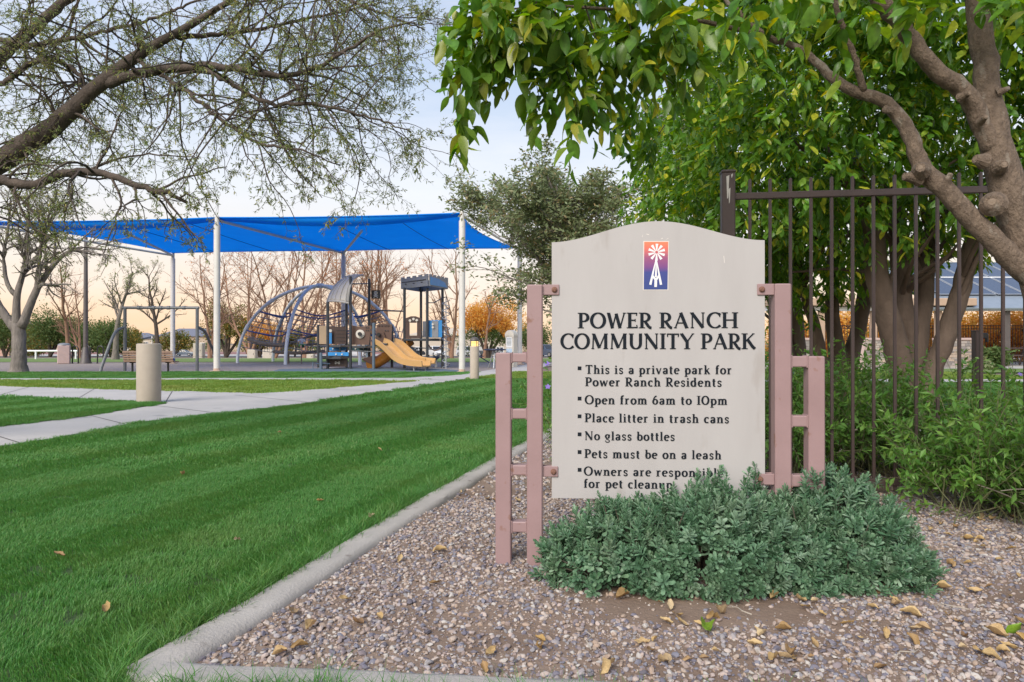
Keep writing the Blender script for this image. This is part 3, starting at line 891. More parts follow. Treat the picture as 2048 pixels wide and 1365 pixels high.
# ================================================================== plants: helpers
def norm(v):
    return v / (np.linalg.norm(v, axis=-1, keepdims=True) + 1e-9)
LEAF8 = (np.array([(0, 0, 0), (.28, 0, -.02), (.66, 0, -.02), (1, 0, -.07), (.22, .15, .03), (.58, .2, .04), (.22, -.15, .03), (.58, -.2, .04), (.84, .11, .0), (.84, -.11, .0)], float),
         [np.array([(0, 1, 4), (0, 6, 1), (3, 8, 2), (3, 2, 9)]), np.array([(1, 2, 5, 4), (1, 6, 7, 2)]), np.array([(2, 8, 5), (2, 7, 9)])])
LEAF4 = (np.array([(0, 0, 0), (.5, 0, -.03), (1, 0, -.06), (.45, .2, .04), (.45, -.2, .04)], float), [np.array([(0, 1, 3), (1, 2, 3), (0, 4, 1), (1, 4, 2)])])
LEAF2 = (np.array([(0, 0, 0), (.5, .13, .02), (1, 0, 0), (.5, -.13, .02)], float), [np.array([(0, 3, 2, 1)])])
SPAT = (np.array([(0, .02, 0), (0, -.02, 0), (.55, .13, .05), (.55, -.13, .05), (.55, 0, .0), (.88, .13, .06), (.88, -.13, .06), (1, 0, .03), (.85, 0, .01)], float),
        [np.array([(0, 4, 2), (1, 3, 4), (0, 1, 4), (5, 8, 7), (8, 6, 7)]), np.array([(2, 4, 8, 5), (4, 3, 6, 8)])])
def fine_leaf(curl, fold, wide, seed):
    """seven cross-sections, folded along the midrib, pointed tip"""
    r = np.random.default_rng(seed)
    V = []
    for i in range(8):
        t = i / 7
        w = wide * (math.sin(math.pi * t ** .82) ** .85) * (1 - .12 * t) if 0 < i < 7 else .004
        zc = -curl * t * t
        wv_ = .018 * math.sin(t * 11 + seed)
        V += [(t, -w, zc + fold * w + wv_), (t, 0, zc), (t, w, zc + fold * w - wv_)]
    Q = []
    for i in range(7):
        for j in range(2):
            Q.append((i * 3 + j, i * 3 + 3 + j, i * 3 + 4 + j, i * 3 + 1 + j))
    return (np.array(V, float), [np.array(Q)])
FINE = [fine_leaf(c, f, w, k) for k, (c, f, w) in enumerate(((.10, .25, .2), (.28, .5, .19), (-.06, .15, .22), (.45, .35, .18), (.18, .8, .2), (.02, .4, .21)))]
def put(mb, leaf, pos, d, nrm, sc, wide=1.0, mi=0):
    """many copies of a leaf: base at pos, pointing along d, upper side towards nrm"""
    V, Fs = leaf
    Xa = norm(d); Ya = norm(np.cross(nrm, Xa)); Za = np.cross(Xa, Ya)
    sc = np.broadcast_to(np.asarray(sc, float), (len(pos),))
    wide = np.broadcast_to(np.asarray(wide, float), (len(pos),))
    P = pos[:, None] + sc[:, None, None] * (V[None, :, 0:1] * Xa[:, None] + V[None, :, 1:2] * Ya[:, None] * wide[:, None, None] + V[None, :, 2:3] * Za[:, None])
    base = mb.n; k = len(V)
    mb.v.append(P.reshape(-1, 3)); mb.n += len(pos) * k
    off = (np.arange(len(pos)) * k)[:, None, None]
    for f in Fs:
        mb.f.append(((f[None] + off).reshape(-1, f.shape[1]) + base, mi))
def march(p0, d0, L, K, wig, trop, r, flat=0.0):
    """wandering polylines: (N,K,3)"""
    N = len(p0)
    P = np.empty((N, K, 3)); P[:, 0] = p0
    d = norm(d0.copy()); st = (L / (K - 1))[:, None]
    for k in range(1, K):
        d = d + r.normal(0, wig, (N, 3)); d[:, 2] += trop
        d = norm(d)
        P[:, k] = P[:, k - 1] + d * st
    return P
def spawn(P, Rr, n, t0, t1, ang, r, lenf, parentL, radf, spread=.25, up=0.0):
    """n children on every polyline"""
    N, K = P.shape[:2]
    t = r.uniform(t0, t1, (N, n)) * (K - 1)
    i = np.minimum(t.astype(int), K - 2); f = (t - i)[..., None]
    ar = np.arange(N)[:, None]
    pos = P[ar, i] * (1 - f) + P[ar, i + 1] * f
    tan = norm(P[ar, i + 1] - P[ar, i])
    rad = (Rr[ar, i] * (1 - f[..., 0]) + Rr[ar, i + 1] * f[..., 0]) * radf
    q = r.normal(0, 1, (N, n, 3)); side = norm(q - (q * tan).sum(-1, keepdims=True) * tan)
    a = np.radians(ang) * (1 + r.normal(0, spread, (N, n, 1)))
    d = tan * np.cos(a) + side * np.sin(a); d[..., 2] += up
    Lc = parentL[:, None] * lenf * r.uniform(.6, 1.2, (N, n)) * (1 - .45 * (t / (K - 1)))
    return pos.reshape(-1, 3), norm(d).reshape(-1, 3), Lc.ravel(), rad.ravel()
def taper(r0, r1f, K, pw=1.0):
    t = np.linspace(0, 1, K) ** pw
    return r0[:, None] * (1 + (r1f - 1) * t)[None]
def poly_limb(pts, K):
    """smooth polyline through hand-placed points, K samples"""
    P = np.array([tuple(p) for p in pts], float)
    s = np.concatenate([[0], np.cumsum(np.linalg.norm(np.diff(P, axis=0), axis=1))])
    t = np.linspace(0, s[-1], K)
    Q = np.stack([np.interp(t, s, P[:, k]) for k in range(P.shape[1])], 1)
    for _ in range(2):
        Q[1:-1] = (Q[:-2] + 2 * Q[1:-1] + Q[2:]) / 4
    return Q

def barkmat(name, c1, c2, scale=14, bump=.9):
    return pmat(name, c1, c2, scale, .9, bump, 16, stretch=(1, 1, .3), bdist=.06)
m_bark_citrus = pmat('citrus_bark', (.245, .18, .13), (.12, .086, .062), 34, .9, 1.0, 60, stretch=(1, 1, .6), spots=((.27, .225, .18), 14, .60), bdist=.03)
m_bark_dark = barkmat('dark_bark', (.075, .055, .042), (.035, .026, .02))
m_bark_grey = barkmat('grey_bark', (.23, .20, .175), (.13, .112, .10), 9)
m_bark_tan_glow = barkmat('tan_glow_bark', (.30, .17, .105), (.17, .10, .065), 6)  # tan bark with the orange low-sun glow put into its colour
m_cut = pmat('pruning_scar', (.25, .19, .14), (.15, .11, .08), 30, .9, .5, 80)
GREENS = [(0.047, 0.129, 0.016), (0.075, 0.19, 0.024), (0.115, 0.265, 0.036), (0.068, 0.169, 0.024), (0.149, 0.306, 0.04), (0.095, 0.224, 0.03), (0.204, 0.353, 0.052), (0.082, 0.204, 0.028), (0.129, 0.278, 0.038), (0.299, 0.393, 0.054), (0.5, 0.5, 0.047)]
m_citrus = leafmat('citrus_leaf', GREENS, trans=.46, rough=.3, spec=.5, veins=True)
m_citrus_solo = leafmat('citrus_leaf_near', [(.075, .165, .024), (.12, .23, .036), (.16, .265, .045), (.09, .19, .028), (.2, .29, .05), (.13, .235, .04), (.36, .35, .05)], trans=.44, rough=.32, spec=.5, island=False, veins=True)

# ================================================================== grey-green bush in front of the sign
m_sage = leafmat('sage_leaf', [(.085, .19, .10), (.16, .29, .17), (.055, .135, .065), (.30, .42, .295), (.105, .22, .12), (.07, .165, .08), (.23, .35, .21)], trans=.2, rough=.5, spec=.4, patch=((.25, .29, .17), 7.0, .3))
m_sage_solo = leafmat('sage_leaf_near', [(.09, .195, .105), (.18, .31, .19), (.065, .15, .075), (.29, .41, .285)], trans=.2, rough=.5, spec=.4, patch=((.25, .29, .17), 7.0, .3), island=False)
m_stem = pmat('woody_stem', (.16, .13, .10), (.10, .08, .06), 30, .9)
def rosette(name, mat, seed, L=.031):
    r = np.random.default_rng(seed)
    mb = MB()
    n = 22
    i = np.arange(n); a = i * 2.39996 + r.normal(0, .15, n)
    t = i / (n - 1)
    el = np.radians(8 + 72 * t ** 1.1) + r.normal(0, .1, n)
    d = np.stack([np.cos(a) * np.cos(el), np.sin(a) * np.cos(el), np.sin(el)], 1)
    pos = np.stack([np.zeros(n), np.zeros(n), -.045 + .05 * t], 1) + d * .002
    nrm = np.stack([-np.cos(a) * np.sin(el), -np.sin(a) * np.sin(el), np.cos(el)], 1)
    put(mb, SPAT, pos, d, nrm, L * (1.05 - .5 * t) * r.uniform(.7, 1.2, n), 1.4)
    mb.tubes(np.array([[(0, 0, -.1), (0, 0, -.03), (0, 0, .0)]]), np.array([[.002, .0018, .001]]), 4)
    return mb.mesh(name, mat)
ros_solo = [rosette('leaf_rosette', m_sage_solo, 300 + i) for i in range(6)]
ros_mesh = [rosette('leaf_rosette', m_sage, 320 + i) for i in range(6)]
MOUNDS = [(.46, 2.76, .37, .28, .30), (.80, 2.66, .46, .24, .36), (1.32, 2.84, .37, .33, .41), (.74, 2.62, .34, .18, .25), (1.08, 2.74, .38, .26, .33), (1.38, 2.70, .28, .22, .29), (.62, 2.90, .34, .18, .33)]
bush = thing('silvery_shrub', 'low grey-green rounded shrub spreading in front of the park sign', 'shrub', (.9, 2.75, .01))
r = np.random.default_rng(11)
pp, dd = [], []
MOUNDS = [(a, b_, c, d, h * .94) for a, b_, c, d, h in MOUNDS]
for (cx, cy, rx, ry, h) in MOUNDS:
    n = int(2700 * rx * (ry + h))
    q = norm(r.normal(0, 1, (n, 3))); q[:, 2] = np.abs(q[:, 2]) * 1.05 - .05
    rad = r.uniform(.74, 1.06, (n, 1)) + .10 * vnoise(q[:, 0] * 7 + cx * 9, q[:, 2] * 7 + q[:, 1] * 6, 1, 15)[:, None]
    p = q * rad * np.array([rx, ry, h]) + np.array([cx, cy, .03])
    dv = norm(q / np.array([rx, ry, h]) * .25 + np.array([0, 0, .55]) + r.normal(0, .22, (n, 3)))
    pp.append(p); dd.append(dv)
pp = np.concatenate(pp); dd = np.concatenate(dd)
inside = np.zeros(len(pp), bool)
for (cx, cy, rx, ry, h) in MOUNDS:
    inside |= (((pp[:, 0] - cx) / rx) ** 2 + ((pp[:, 1] - cy) / ry) ** 2 + ((pp[:, 2] - .03) / h) ** 2) < .46
keep = ~inside & (pp[:, 2] > .03)
# a few taller shoots against the sign
tall = [(1498, 925), (1508, 915), (1488, 950), (1515, 940), (1395, 955), (1385, 965), (1420, 960), (1500, 965), (1475, 970), (1340, 975), (1405, 975), (1520, 960), (1330, 982), (1350, 974), (1365, 982), (1310, 986), (1285, 990), (1250, 988), (1225, 992), (1430, 958), (1445, 952), (1372, 968), (1412, 950), (1395, 936), (1418, 930), (1440, 926), (1452, 934), (1428, 944), (1380, 950), (1345, 962), (1325, 968), (1600, 945), (1610, 935), (1590, 960), (1700, 950), (1455, 965)]
tp = np.array([tuple(W(x, y + 14, 2.74 + .08 * (i % 2))) for i, (x, y) in enumerate(tall)])
pp = np.concatenate([pp[keep], tp, tp - np.array([.006, .01, .045]), tp - np.array([-.008, -.01, .085])]); dd = np.concatenate([dd[keep]] + [norm(np.array([0, -.15, 1.]) + r.normal(0, .22, (len(tp), 3)))] * 3)
vis = pp[:, 1] - .6 * pp[:, 2] + r.uniform(0, .1, len(pp))
order = np.argsort(vis)
sc = r.uniform(.62, 1.35, len(pp))
base = np.array([.9, 2.75, .01])
rest = MB()
solo = set(order[:300].tolist())
for i in range(len(pp)):
    z = Vector(dd[i]); M = z.to_track_quat('Z', 'Y').to_matrix() @ Matrix.Rotation(r.uniform(0, 6.28), 3, 'Z')
    if i in solo:
        o = link('leaf_rosette', ros_solo[i % 6], bush, pp[i] - base, M.to_euler(), sc[i])
    else:
        me = ros_mesh[i % 6]
        if not hasattr(rosette, 'cache'): rosette.cache = {}
        if me.name not in rosette.cache:
            V = np.empty(len(me.vertices) * 3, np.float32); me.vertices.foreach_get('co', V)
            by = {}
            for f in me.polygons: by.setdefault(len(f.vertices), []).append(tuple(f.vertices))
            rosette.cache[me.name] = (V.reshape(-1, 3).astype(float), [np.array(v) for v in by.values()])
        V, Fs = rosette.cache[me.name]
        b0 = rest.n
        rest.v.append((V * sc[i]) @ np.array(M).T + pp[i] - base); rest.n += len(V)
        for f in Fs: rest.f.append((f + b0, 0))
tag(rest.build('foliage', m_sage, bush), kind='stuff')
st = MB()
q = pp[::5]; N = len(q)
foot = np.stack([q[:, 0] * .35 + .65 * np.clip(q[:, 0], .5, 1.4), np.full(N, 2.76) + (q[:, 1] - 2.76) * .3, np.full(N, .0)], 1)
mid = foot * .45 + q * .55 + r.normal(0, .02, (N, 3)); mid[:, 2] = q[:, 2] * .45
st.tubes(np.stack([foot, mid, q - dd[::5] * .03], 1) - base, np.tile([[.005, .0035, .002]], (N, 1)), 4)
tag(st.build('stem', m_stem, bush), kind='stuff')

# ================================================================== leafy flowering shrubs along the fence
m_ruel = leafmat('lance_leaf', [(0.069, 0.178, 0.032), (0.103, 0.247, 0.044), (0.149, 0.299, 0.057), (0.086, 0.207, 0.037), (0.196, 0.333, 0.069), (0.115, 0.253, 0.046), (0.081, 0.184, 0.034)], trans=.35, rough=.42, spec=.4)
m_petal = leafmat('violet_petal', [(.22, .15, .55), (.3, .2, .62), (.25, .17, .5)], trans=.3, rough=.6)
m_gstem = pmat('green_stem', (.10, .14, .05), (.14, .12, .06), 20, .7)
def flower(mb, p, nrm, s, mi):
    a = np.arange(5) * 1.2566
    ref = norm(np.cross(nrm, np.array([.3, .1, .9]))); ref2 = np.cross(nrm, ref)
    d = ref[None] * np.cos(a)[:, None] + ref2[None] * np.sin(a)[:, None] + nrm[None] * .35
    put(mb, LEAF4, np.repeat(p[None], 5, 0), d, np.repeat(nrm[None], 5, 0), s, 2.0, mi)
def lance_shrub(label, loc, rx, ry, h, nst, seed, flowers=0, lean=(0, 0), group='flowering shrubs round the fence', leafL=.062, bare=0.0):
    r = np.random.default_rng(seed)
    root = thing('flowering_shrub', label, 'shrub', loc, 0, group)
    p0 = np.stack([r.normal(0, rx * .35, nst), r.normal(0, ry * .35, nst), np.zeros(nst)], 1)
    d0 = norm(np.stack([r.normal(lean[0], .55, nst) * rx / .5, r.normal(lean[1], .55, nst) * ry / .5, np.full(nst, 1.0)], 1))
    L = h * r.uniform(.6, 1.25, nst)
    P = march(p0, d0, L, 8, .13, -.025, r)
    Rr = taper(np.full(nst, .0035), .4, 8)
    st = MB(); st.tubes(P, Rr, 4)
    c = spawn(P, Rr, 4, .25, .95, 42, r, .5, L, .7, up=.15)
    P2 = march(c[0], c[1], c[2], 6, .14, -.02, r); R2 = taper(c[3], .4, 6)
    st.tubes(P2, R2, 3)
    tag(st.build('stem', m_gstem, root), kind='stuff')
    fo = MB()
    for PP, nl, t0 in ((P, 13, .3 + bare), (P2, 13, .08)):
        pos, dv, _, _ = spawn(PP, np.ones(PP.shape[:2]), nl, t0, 1.0, 58, r, 1, np.ones(len(PP)), 1, .3)
        dv = norm(dv + np.array([0, 0, -.15]) + r.normal(0, .2, dv.shape))
        put(fo, LEAF4, pos, dv, norm(np.array([0, 0, 1.]) + r.normal(0, .45, dv.shape)), leafL * r.uniform(.45, 1.15, len(pos)), r.uniform(.65, 1.1, len(pos)))
    tag(fo.build('foliage', m_ruel, root), kind='stuff')
    tips = P2[:, -1]
    for i in r.choice(len(tips), min(flowers, len(tips)), replace=False):
        mb = MB(); flower(mb, tips[i] + np.array([0, 0, .01]), norm(np.array([r.normal(0, .4), -.8, .5])), .02, 0)
        mb.build('flower', m_petal, root)
    return root
lance_shrub('dense green shrub with pale woody stems sprawling in front of the fence', (2.72, 3.72, .02), .62, .42, .62, 120, 41, 0, leafL=.06)
lance_shrub('green shrub behind the fence beside the short mauve sign post', (1.98, 4.85, .02), .42, .36, .80, 95, 42, 2)
lance_shrub('green shrub behind the fence under the big forked citrus trunk', (2.62, 4.95, .02), .52, .4, .80, 110, 43, 2)
lance_shrub('sprawling green shrub behind the fence by the dark brown gate post', (3.4, 4.8, .02), .55, .4, .72, 100, 44, 3)
lance_shrub('tall thin green shrub seen between the two mauve posts right of the sign', (1.83, 5.7, .02), .32, .35, .82, 70, 45, 0)
lance_shrub('violet flowered shrub at the sign panel, beside the lawn curb', (.375, 4.35, .02), .05, .22, .70, 34, 46, 10, leafL=.042)
lance_shrub('green shrub behind the citrus trunks, farther along the fence', (2.2, 6.4, .02), .55, .4, .85, 80, 47, 0)
lance_shrub('green shrub at the picture edge, spilling forward from the fence', (3.35, 3.72, .02), .42, .36, .55, 70, 48, 0)
# dry woody twigs in the front shrub
tw = thing('dry_branch', 'bare pale dry branch poking out of the green shrub by the fence', 'branch', (2.75, 3.5, .05))
r = np.random.default_rng(5)
mb = MB()
P = march(np.tile([[0., 0, 0]], (7, 1)), norm(np.stack([r.normal(.2, .6, 7), r.normal(-.3, .25, 7), np.full(7, .8)], 1)), r.uniform(.25, .5, 7), 7, .2, 0, r)
mb.tubes(P, taper(np.full(7, .005), .35, 7), 5)
mb.build('twig', pmat('dry_wood', (.36, .31, .26), (.25, .21, .17), 25, .9), tw)

# ================================================================== citrus trees
def sprays(r, p, axis, K, L, leafL, fo, solo=None, droop=.5, leaf=LEAF8):
    """leafy twig ends at p pointing along axis; adds the leaves to fo"""
    N = len(p)
    t = (np.arange(K)[None] + r.uniform(0, .8, (N, K))) / K
    ax = norm(axis)
    pos = p[:, None] + ax[:, None] * (t * L[:, None])[..., None] + r.normal(0, .012, (N, K, 3))
    pos[..., 2] -= (t ** 2 * L[:, None] * .35)
    q = r.normal(0, 1, (N, K, 3)); side = norm(q - (q * ax[:, None]).sum(-1, keepdims=True) * ax[:, None])
    d = norm(ax[:, None] * .45 + side * .85 + np.array([0, 0, -droop]))
    nn = norm(np.array([0, -.25, 1.]) + r.normal(0, .45, (N, K, 3)) + side * .35)
    sz = leafL * r.uniform(.6, 1.18, (N, K))
    put(fo, leaf, pos.reshape(-1, 3), d.reshape(-1, 3), nn.reshape(-1, 3), sz.ravel(), r.uniform(.95, 1.35, N * K))
    return pos.reshape(-1, 3), d.reshape(-1, 3), nn.reshape(-1, 3), sz.ravel()

# --- the near tree: trunk at the right edge, limbs reaching over the sign
near = thing('citrus_tree', 'near citrus tree at the frame edge with thick smooth trunk and overhanging limbs', 'tree', (2.55, 3.05, .02))
nb = np.array([2.55, 3.05, .02])
LIMBS = [
    ([(2150, 1000, 3.05), (2130, 760, 3.05), (2085, 560, 3.05), (2030, 420, 3.08), (1998, 320, 3.1), (1982, 220, 3.12), (1970, 110, 3.15), (1955, 0, 3.2), (1935, -140, 3.25)], [.12, .105, .092, .086, .074, .062, .057, .052, .045]),
    ([(2085, 570, 3.05), (2010, 505, 3.06), (1950, 445, 3.08), (1890, 380, 3.10), (1848, 345, 3.12), (1832, 300, 3.14), (1812, 245, 3.16), (1766, 198, 3.2), (1700, 182, 3.25), (1660, 152, 3.3), (1610, 100, 3.35), (1530, 72, 3.4), (1465, 15, 3.45), (1400, -60, 3.5)], [.066, .056, .05, .047, .049, .039, .037, .032, .027, .026, .019, .016, .013, .01]),
    ([(1985, 300, 3.1), (1962, 245, 3.1), (1928, 176, 3.08), (1870, 145, 3.06), (1825, 76, 3.05), (1766, 6, 3.0), (1700, -80, 2.95)], [.048, .048, .045, .041, .039, .036, .03]),
    ([(1728, 186, 3.22), (1722, 160, 3.2), (1706, 100, 3.15), (1678, 28, 3.1), (1650, -60, 3.1)], [.02, .017, .015, .014, .012]),
    ([(1530, 72, 3.4), (1400, 40, 3.3), (1250, 20, 3.2), (1100, 10, 3.15), (1000, 20, 3.1)], [.014, .012, .010, .007, .004]),
    ([(1955, 0, 3.2), (2040, -60, 3.3), (2150, -100, 3.4)], [.05, .045, .03]),
    ([(1700, -80, 2.95), (1500, -110, 2.9), (1300, -70, 2.9), (1150, -20, 2.9)], [.03, .02, .014, .008]),
]
tr = MB()
r = np.random.default_rng(21)
limb_pts = []
for k, (pts, rad) in enumerate(LIMBS):
    K = len(pts) * 5
    Q = poly_limb([tuple(W(*p)) + (ra,) for p, ra in zip(pts, rad)], K)
    if k < 4:
        Q[:, :3] += r.normal(0, .0035, (K, 3)); Q[:, 3] *= 1 + .06 * vnoise(np.arange(K) * .9, np.arange(K) * .3, 1, k)
    tr.tube(Q[:, :3] - nb, Q[:, 3] * .9, 14 if k < 4 else 8)
    limb_pts.append(Q)
trunk = tr.build('trunk', m_bark_citrus, near, smooth=True)
# stubs and pruning scars
def scar(px, py, d, rad, dirv, L=.02):
    mb = MB()
    p = np.array(tuple(W(px, py, d))) - nb; dv = norm(np.array(dirv, float))
    L = L * .65
    mb.tube([p - dv * .03, p - dv * .005, p + dv * L * .7, p + dv * L], [rad * 1.9, rad * 1.4, rad * 1.05, rad * .9], 12)
    o = mb.build('branch_stub', m_bark_citrus, trunk, smooth=False)
    mb = MB()
    mb.tube([p + dv * (L * .6), p + dv * (L + .0015)], [rad * .6, rad * .5], 10)
    mb.build('pruning_scar', m_cut, trunk)
scar(1842, 338, 3.05, .022, (-.5, -.75, .1), .03)
scar(1828, 356, 3.10, .019, (-.95, -.15, .1), .075)
scar(1896, 360, 3.06, .012, (.1, -.6, .9), .045)
scar(1985, 405, 2.99, .030, (-.65, -.7, .1), .012)
scar(2006, 330, 3.0, .018, (-.2, -1, .1), .02)
scar(1958, 320, 3.05, .020, (-1, -.2, .2), .03)
scar(1932, 190, 3.03, .012, (.2, -1, .1), .03)
scar(1968, 238, 3.02, .010, (-.2, -1, .1), .035)
scar(1780, 222, 3.14, .010, (.2, -.8, -.5), .03)
scar(2010, 180, 3.06, .010, (.8, -.5, .3), .03)
# hanging leafy twigs
TW = [
    [(1020, 10, 3.1), (960, 70, 3.08), (922, 150, 3.05), (915, 245, 3.02)], [(980, -30, 3.1), (940, 40, 3.1), (930, 110, 3.1)],
    [(1000, 20, 3.2), (985, 80, 3.2), (950, 150, 3.2)], [(1040, 10, 3.15), (1030, 60, 3.1), (1000, 110, 3.1), (985, 150, 3.1)],
    [(1050, 20, 3.15), (1045, 100, 3.15), (1072, 160, 3.12), (1080, 205, 3.1)], [(1080, 0, 3.2), (1100, 60, 3.2), (1125, 120, 3.2), (1108, 160, 3.2)],
    [(1110, 20, 3.1), (1120, 120, 3.08), (1155, 190, 3.06), (1150, 262, 3.04)], [(1135, 40, 3.1), (1150, 150, 3.1), (1178, 225, 3.1)],
    [(1170, 10, 3.1), (1190, 70, 3.1), (1205, 130, 3.1)], [(1210, 10, 3.2), (1235, 80, 3.2), (1228, 135, 3.2)],
    [(1250, 10, 3.1), (1265, 70, 3.1), (1290, 125, 3.1)], [(1300, 150, 4.6), (1270, 190, 4.6), (1240, 225, 4.6)], [(1310, 190, 4.8), (1280, 235, 4.8), (1250, 265, 4.8)],
    [(1330, 250, 5.0), (1310, 280, 5.0), (1290, 300, 5.0)], [(1330, 10, 3.1), (1345, 60, 3.1), (1365, 120, 3.1)], [(1310, 20, 3.3), (1300, 90, 3.3), (1330, 150, 3.3)],
    [(960, -40, 3.0), (985, 10, 3.0), (1005, 60, 3.0)], [(1060, -60, 3.0), (1075, 0, 3.0), (1062, 60, 3.0)],
]
tw_mb = MB(); apos, aax = [], []
for pts in TW:
    Q = poly_limb([tuple(W(*p)) for p in pts], 12)
    tw_mb.tube(Q - nb, np.linspace(.004, .0015, 12), 5)
    for f in np.linspace(.15, 1, 7):
        i = min(int(f * 11), 10)
        apos.append(Q[i]); aax.append(norm(Q[i + 1] - Q[i]) + r.normal(0, .45, 3))
# fill of the near crown above the frame and along the limbs
n = 620
px = r.uniform(935, 2120, n); py = r.uniform(-170, 95, n)
lim = np.interp(px, (930, 1000, 1100, 1300, 1400, 1700, 2120), (-20, 60, 70, 75, 70, 50, 40))
ok = (py < lim) & ((px < 1380) & (r.uniform(0, 1, n) < .58) | (r.uniform(0, 1, n) < .42))
d = r.uniform(2.75, 4.1, n)
fill = np.array([tuple(W(a, b_, c)) for a, b_, c in zip(px[ok], py[ok], d[ok])])
apos = np.concatenate([np.array(apos), fill]); aax = np.concatenate([np.array(aax), norm(r.normal(0, 1, (len(fill), 3)) + np.array([-.2, -.2, -.5]))])
fo = MB()
pos, dv, nn, sz = sprays(r, apos, aax, 9, np.full(len(apos), .19), .105, fo, droop=.55)
# the 300 leaves that show largest become leaves of their own
sxp = 1024 + F * pos[:, 0] / pos[:, 1]; syp = HY - (pos[:, 2] - CH) * F / pos[:, 1]
score = np.where((sxp > 880) & (sxp < 1420) & (syp > -10), sz / pos[:, 1], 0)
best = np.argsort(-score)[:300]
mask = np.ones(len(pos), bool); mask[best] = False
fo = MB()
mi_ = np.where(mask)[0]
for k in range(6):
    q_ = mi_[k::6]
    put(fo, FINE[k], pos[q_] - nb, dv[q_], nn[q_], sz[q_], r.uniform(1.0, 1.45, len(q_)))
tag(fo.build('foliage', m_citrus, near, smooth=True), kind='stuff')
lm = []
for k in range(6):
    mb = MB(); V, Fs = FINE[k]
    V = V.copy(); V[:, 1] *= (1.1, 1.25, 1.4, 1.2, 1.3, 1.15)[k]
    mb.v.append(V); mb.n = len(V); mb.f = [(f, 0) for f in Fs]
    lm.append(mb.mesh('leaf', m_citrus_solo, True))
for k, i in enumerate(best):
    Xa = norm(dv[i]); Ya = norm(np.cross(nn[i], Xa)); Za = np.cross(Xa, Ya)
    M = Matrix((Xa, Ya, Za)).transposed()
    link('leaf', lm[k % 6], near, pos[i] - nb, M.to_euler(), sz[i])
tag(tw_mb.build('twig', m_bark_dark, near), kind='stuff')

# --- citrus trees behind the fence
def citrus(label, base, stems, crown, nspray, leafL, seed, K=9, leaf=LEAF8):
    """stems: list of (pixel-free) polylines relative to base with radii; crown: ellipsoids (cx,cy,cz,rx,ry,rz)"""
    r = np.random.default_rng(seed)
    root = thing('citrus_tree', label, 'tree', base, 0, 'citrus trees beyond the fence')
    tr = MB(); b0 = np.array(base)
    ends = []
    for pts, rad in stems:
        K2 = len(pts) * 4
        Q = poly_limb([tuple(p) + (ra,) for p, ra in zip(pts, rad)], K2)
        Q[:, :3] += r.normal(0, .006, (K2, 3))
        tr.tube(Q[:, :3], Q[:, 3], 12)
        ends.append(Q)
    for Q in ends:                        # upper limbs inside the crown
        P0 = Q[None, :, :3]; R0 = Q[None, :, 3]
        c = spawn(P0, R0, 9, .5, 1, 40, r, .5, np.array([3.2]), .55, up=.1)
        P1 = march(c[0], c[1], c[2], 8, .15, .02, r); R1 = taper(np.minimum(c[3], .035), .35, 8)
        tr.tubes(P1, R1, 6)
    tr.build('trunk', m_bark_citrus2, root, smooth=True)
    fo = MB()
    tot = sum(c[3] * c[5] for c in crown)
    for (cx, cy, cz, rx, ry, rz) in crown:
        n = int(nspray * rx * rz / tot)
        q = norm(r.normal(0, 1, (n, 3))); q[:, 1] = np.where(r.uniform(0, 1, n) < .72, -np.abs(q[:, 1]), q[:, 1])
        rad = r.uniform(.45, 1.02, (n, 1)) ** .55 + .12 * vnoise(q[:, 0] * 5, q[:, 2] * 5, 1, seed)[:, None]
        p = q * rad * np.array([rx, ry, rz]) + np.array([cx, cy, cz]) - b0
        ax = norm(q * .6 + np.array([0, -.1, -.35]) + r.normal(0, .4, (n, 3)))
        sprays(r, p, ax, K, np.full(n, .22), leafL, fo, leaf=leaf, droop=.6)
    tag(fo.build('crown', m_citrus, root), kind='stuff')
    return root
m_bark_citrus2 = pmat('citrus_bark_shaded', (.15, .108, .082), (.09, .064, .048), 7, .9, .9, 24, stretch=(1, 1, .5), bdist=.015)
def st_px(base, d, pts):
    return [tuple(np.array(tuple(W(x, y, d + dd))) - np.array(base)) for x, y, dd in pts]
d1 = 7.6; b1 = (X(1818, d1), d1, .02)
S1 = [
    (st_px(b1, d1, [(1818, 890, 0), (1815, 790, 0), (1790, 690, -.05), (1768, 610, -.1), (1752, 540, -.15), (1750, 470, -.2), (1735, 400, -.3), (1705, 320, -.4)]), [.15, .135, .13, .125, .115, .105, .09, .06]),
    (st_px(b1, d1, [(1822, 880, .05), (1822, 780, .05), (1822, 690, .1), (1808, 620, .1), (1800, 540, .1), (1792, 470, .15), (1800, 380, .2)]), [.14, .12, .11, .10, .095, .08, .06]),
    (st_px(b1, d1, [(1826, 870, 0), (1830, 760, 0), (1836, 670, .1), (1850, 600, .15), (1858, 520, .2), (1862, 440, .3), (1880, 350, .3)]), [.14, .12, .10, .085, .075, .065, .05]),
    (st_px(b1, d1, [(1838, 850, -.1), (1858, 760, -.12), (1886, 690, -.2), (1912, 620, -.25), (1930, 550, -.3), (1945, 480, -.35), (1985, 380, -.4)]), [.11, .10, .10, .095, .09, .08, .06]),
]
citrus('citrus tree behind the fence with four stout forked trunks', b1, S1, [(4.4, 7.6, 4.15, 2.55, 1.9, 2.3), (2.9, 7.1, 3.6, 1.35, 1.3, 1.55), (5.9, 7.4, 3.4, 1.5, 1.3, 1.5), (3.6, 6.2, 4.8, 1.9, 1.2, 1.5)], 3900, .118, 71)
d2 = 9.6; b2 = (X(1690, d2), d2, .02)
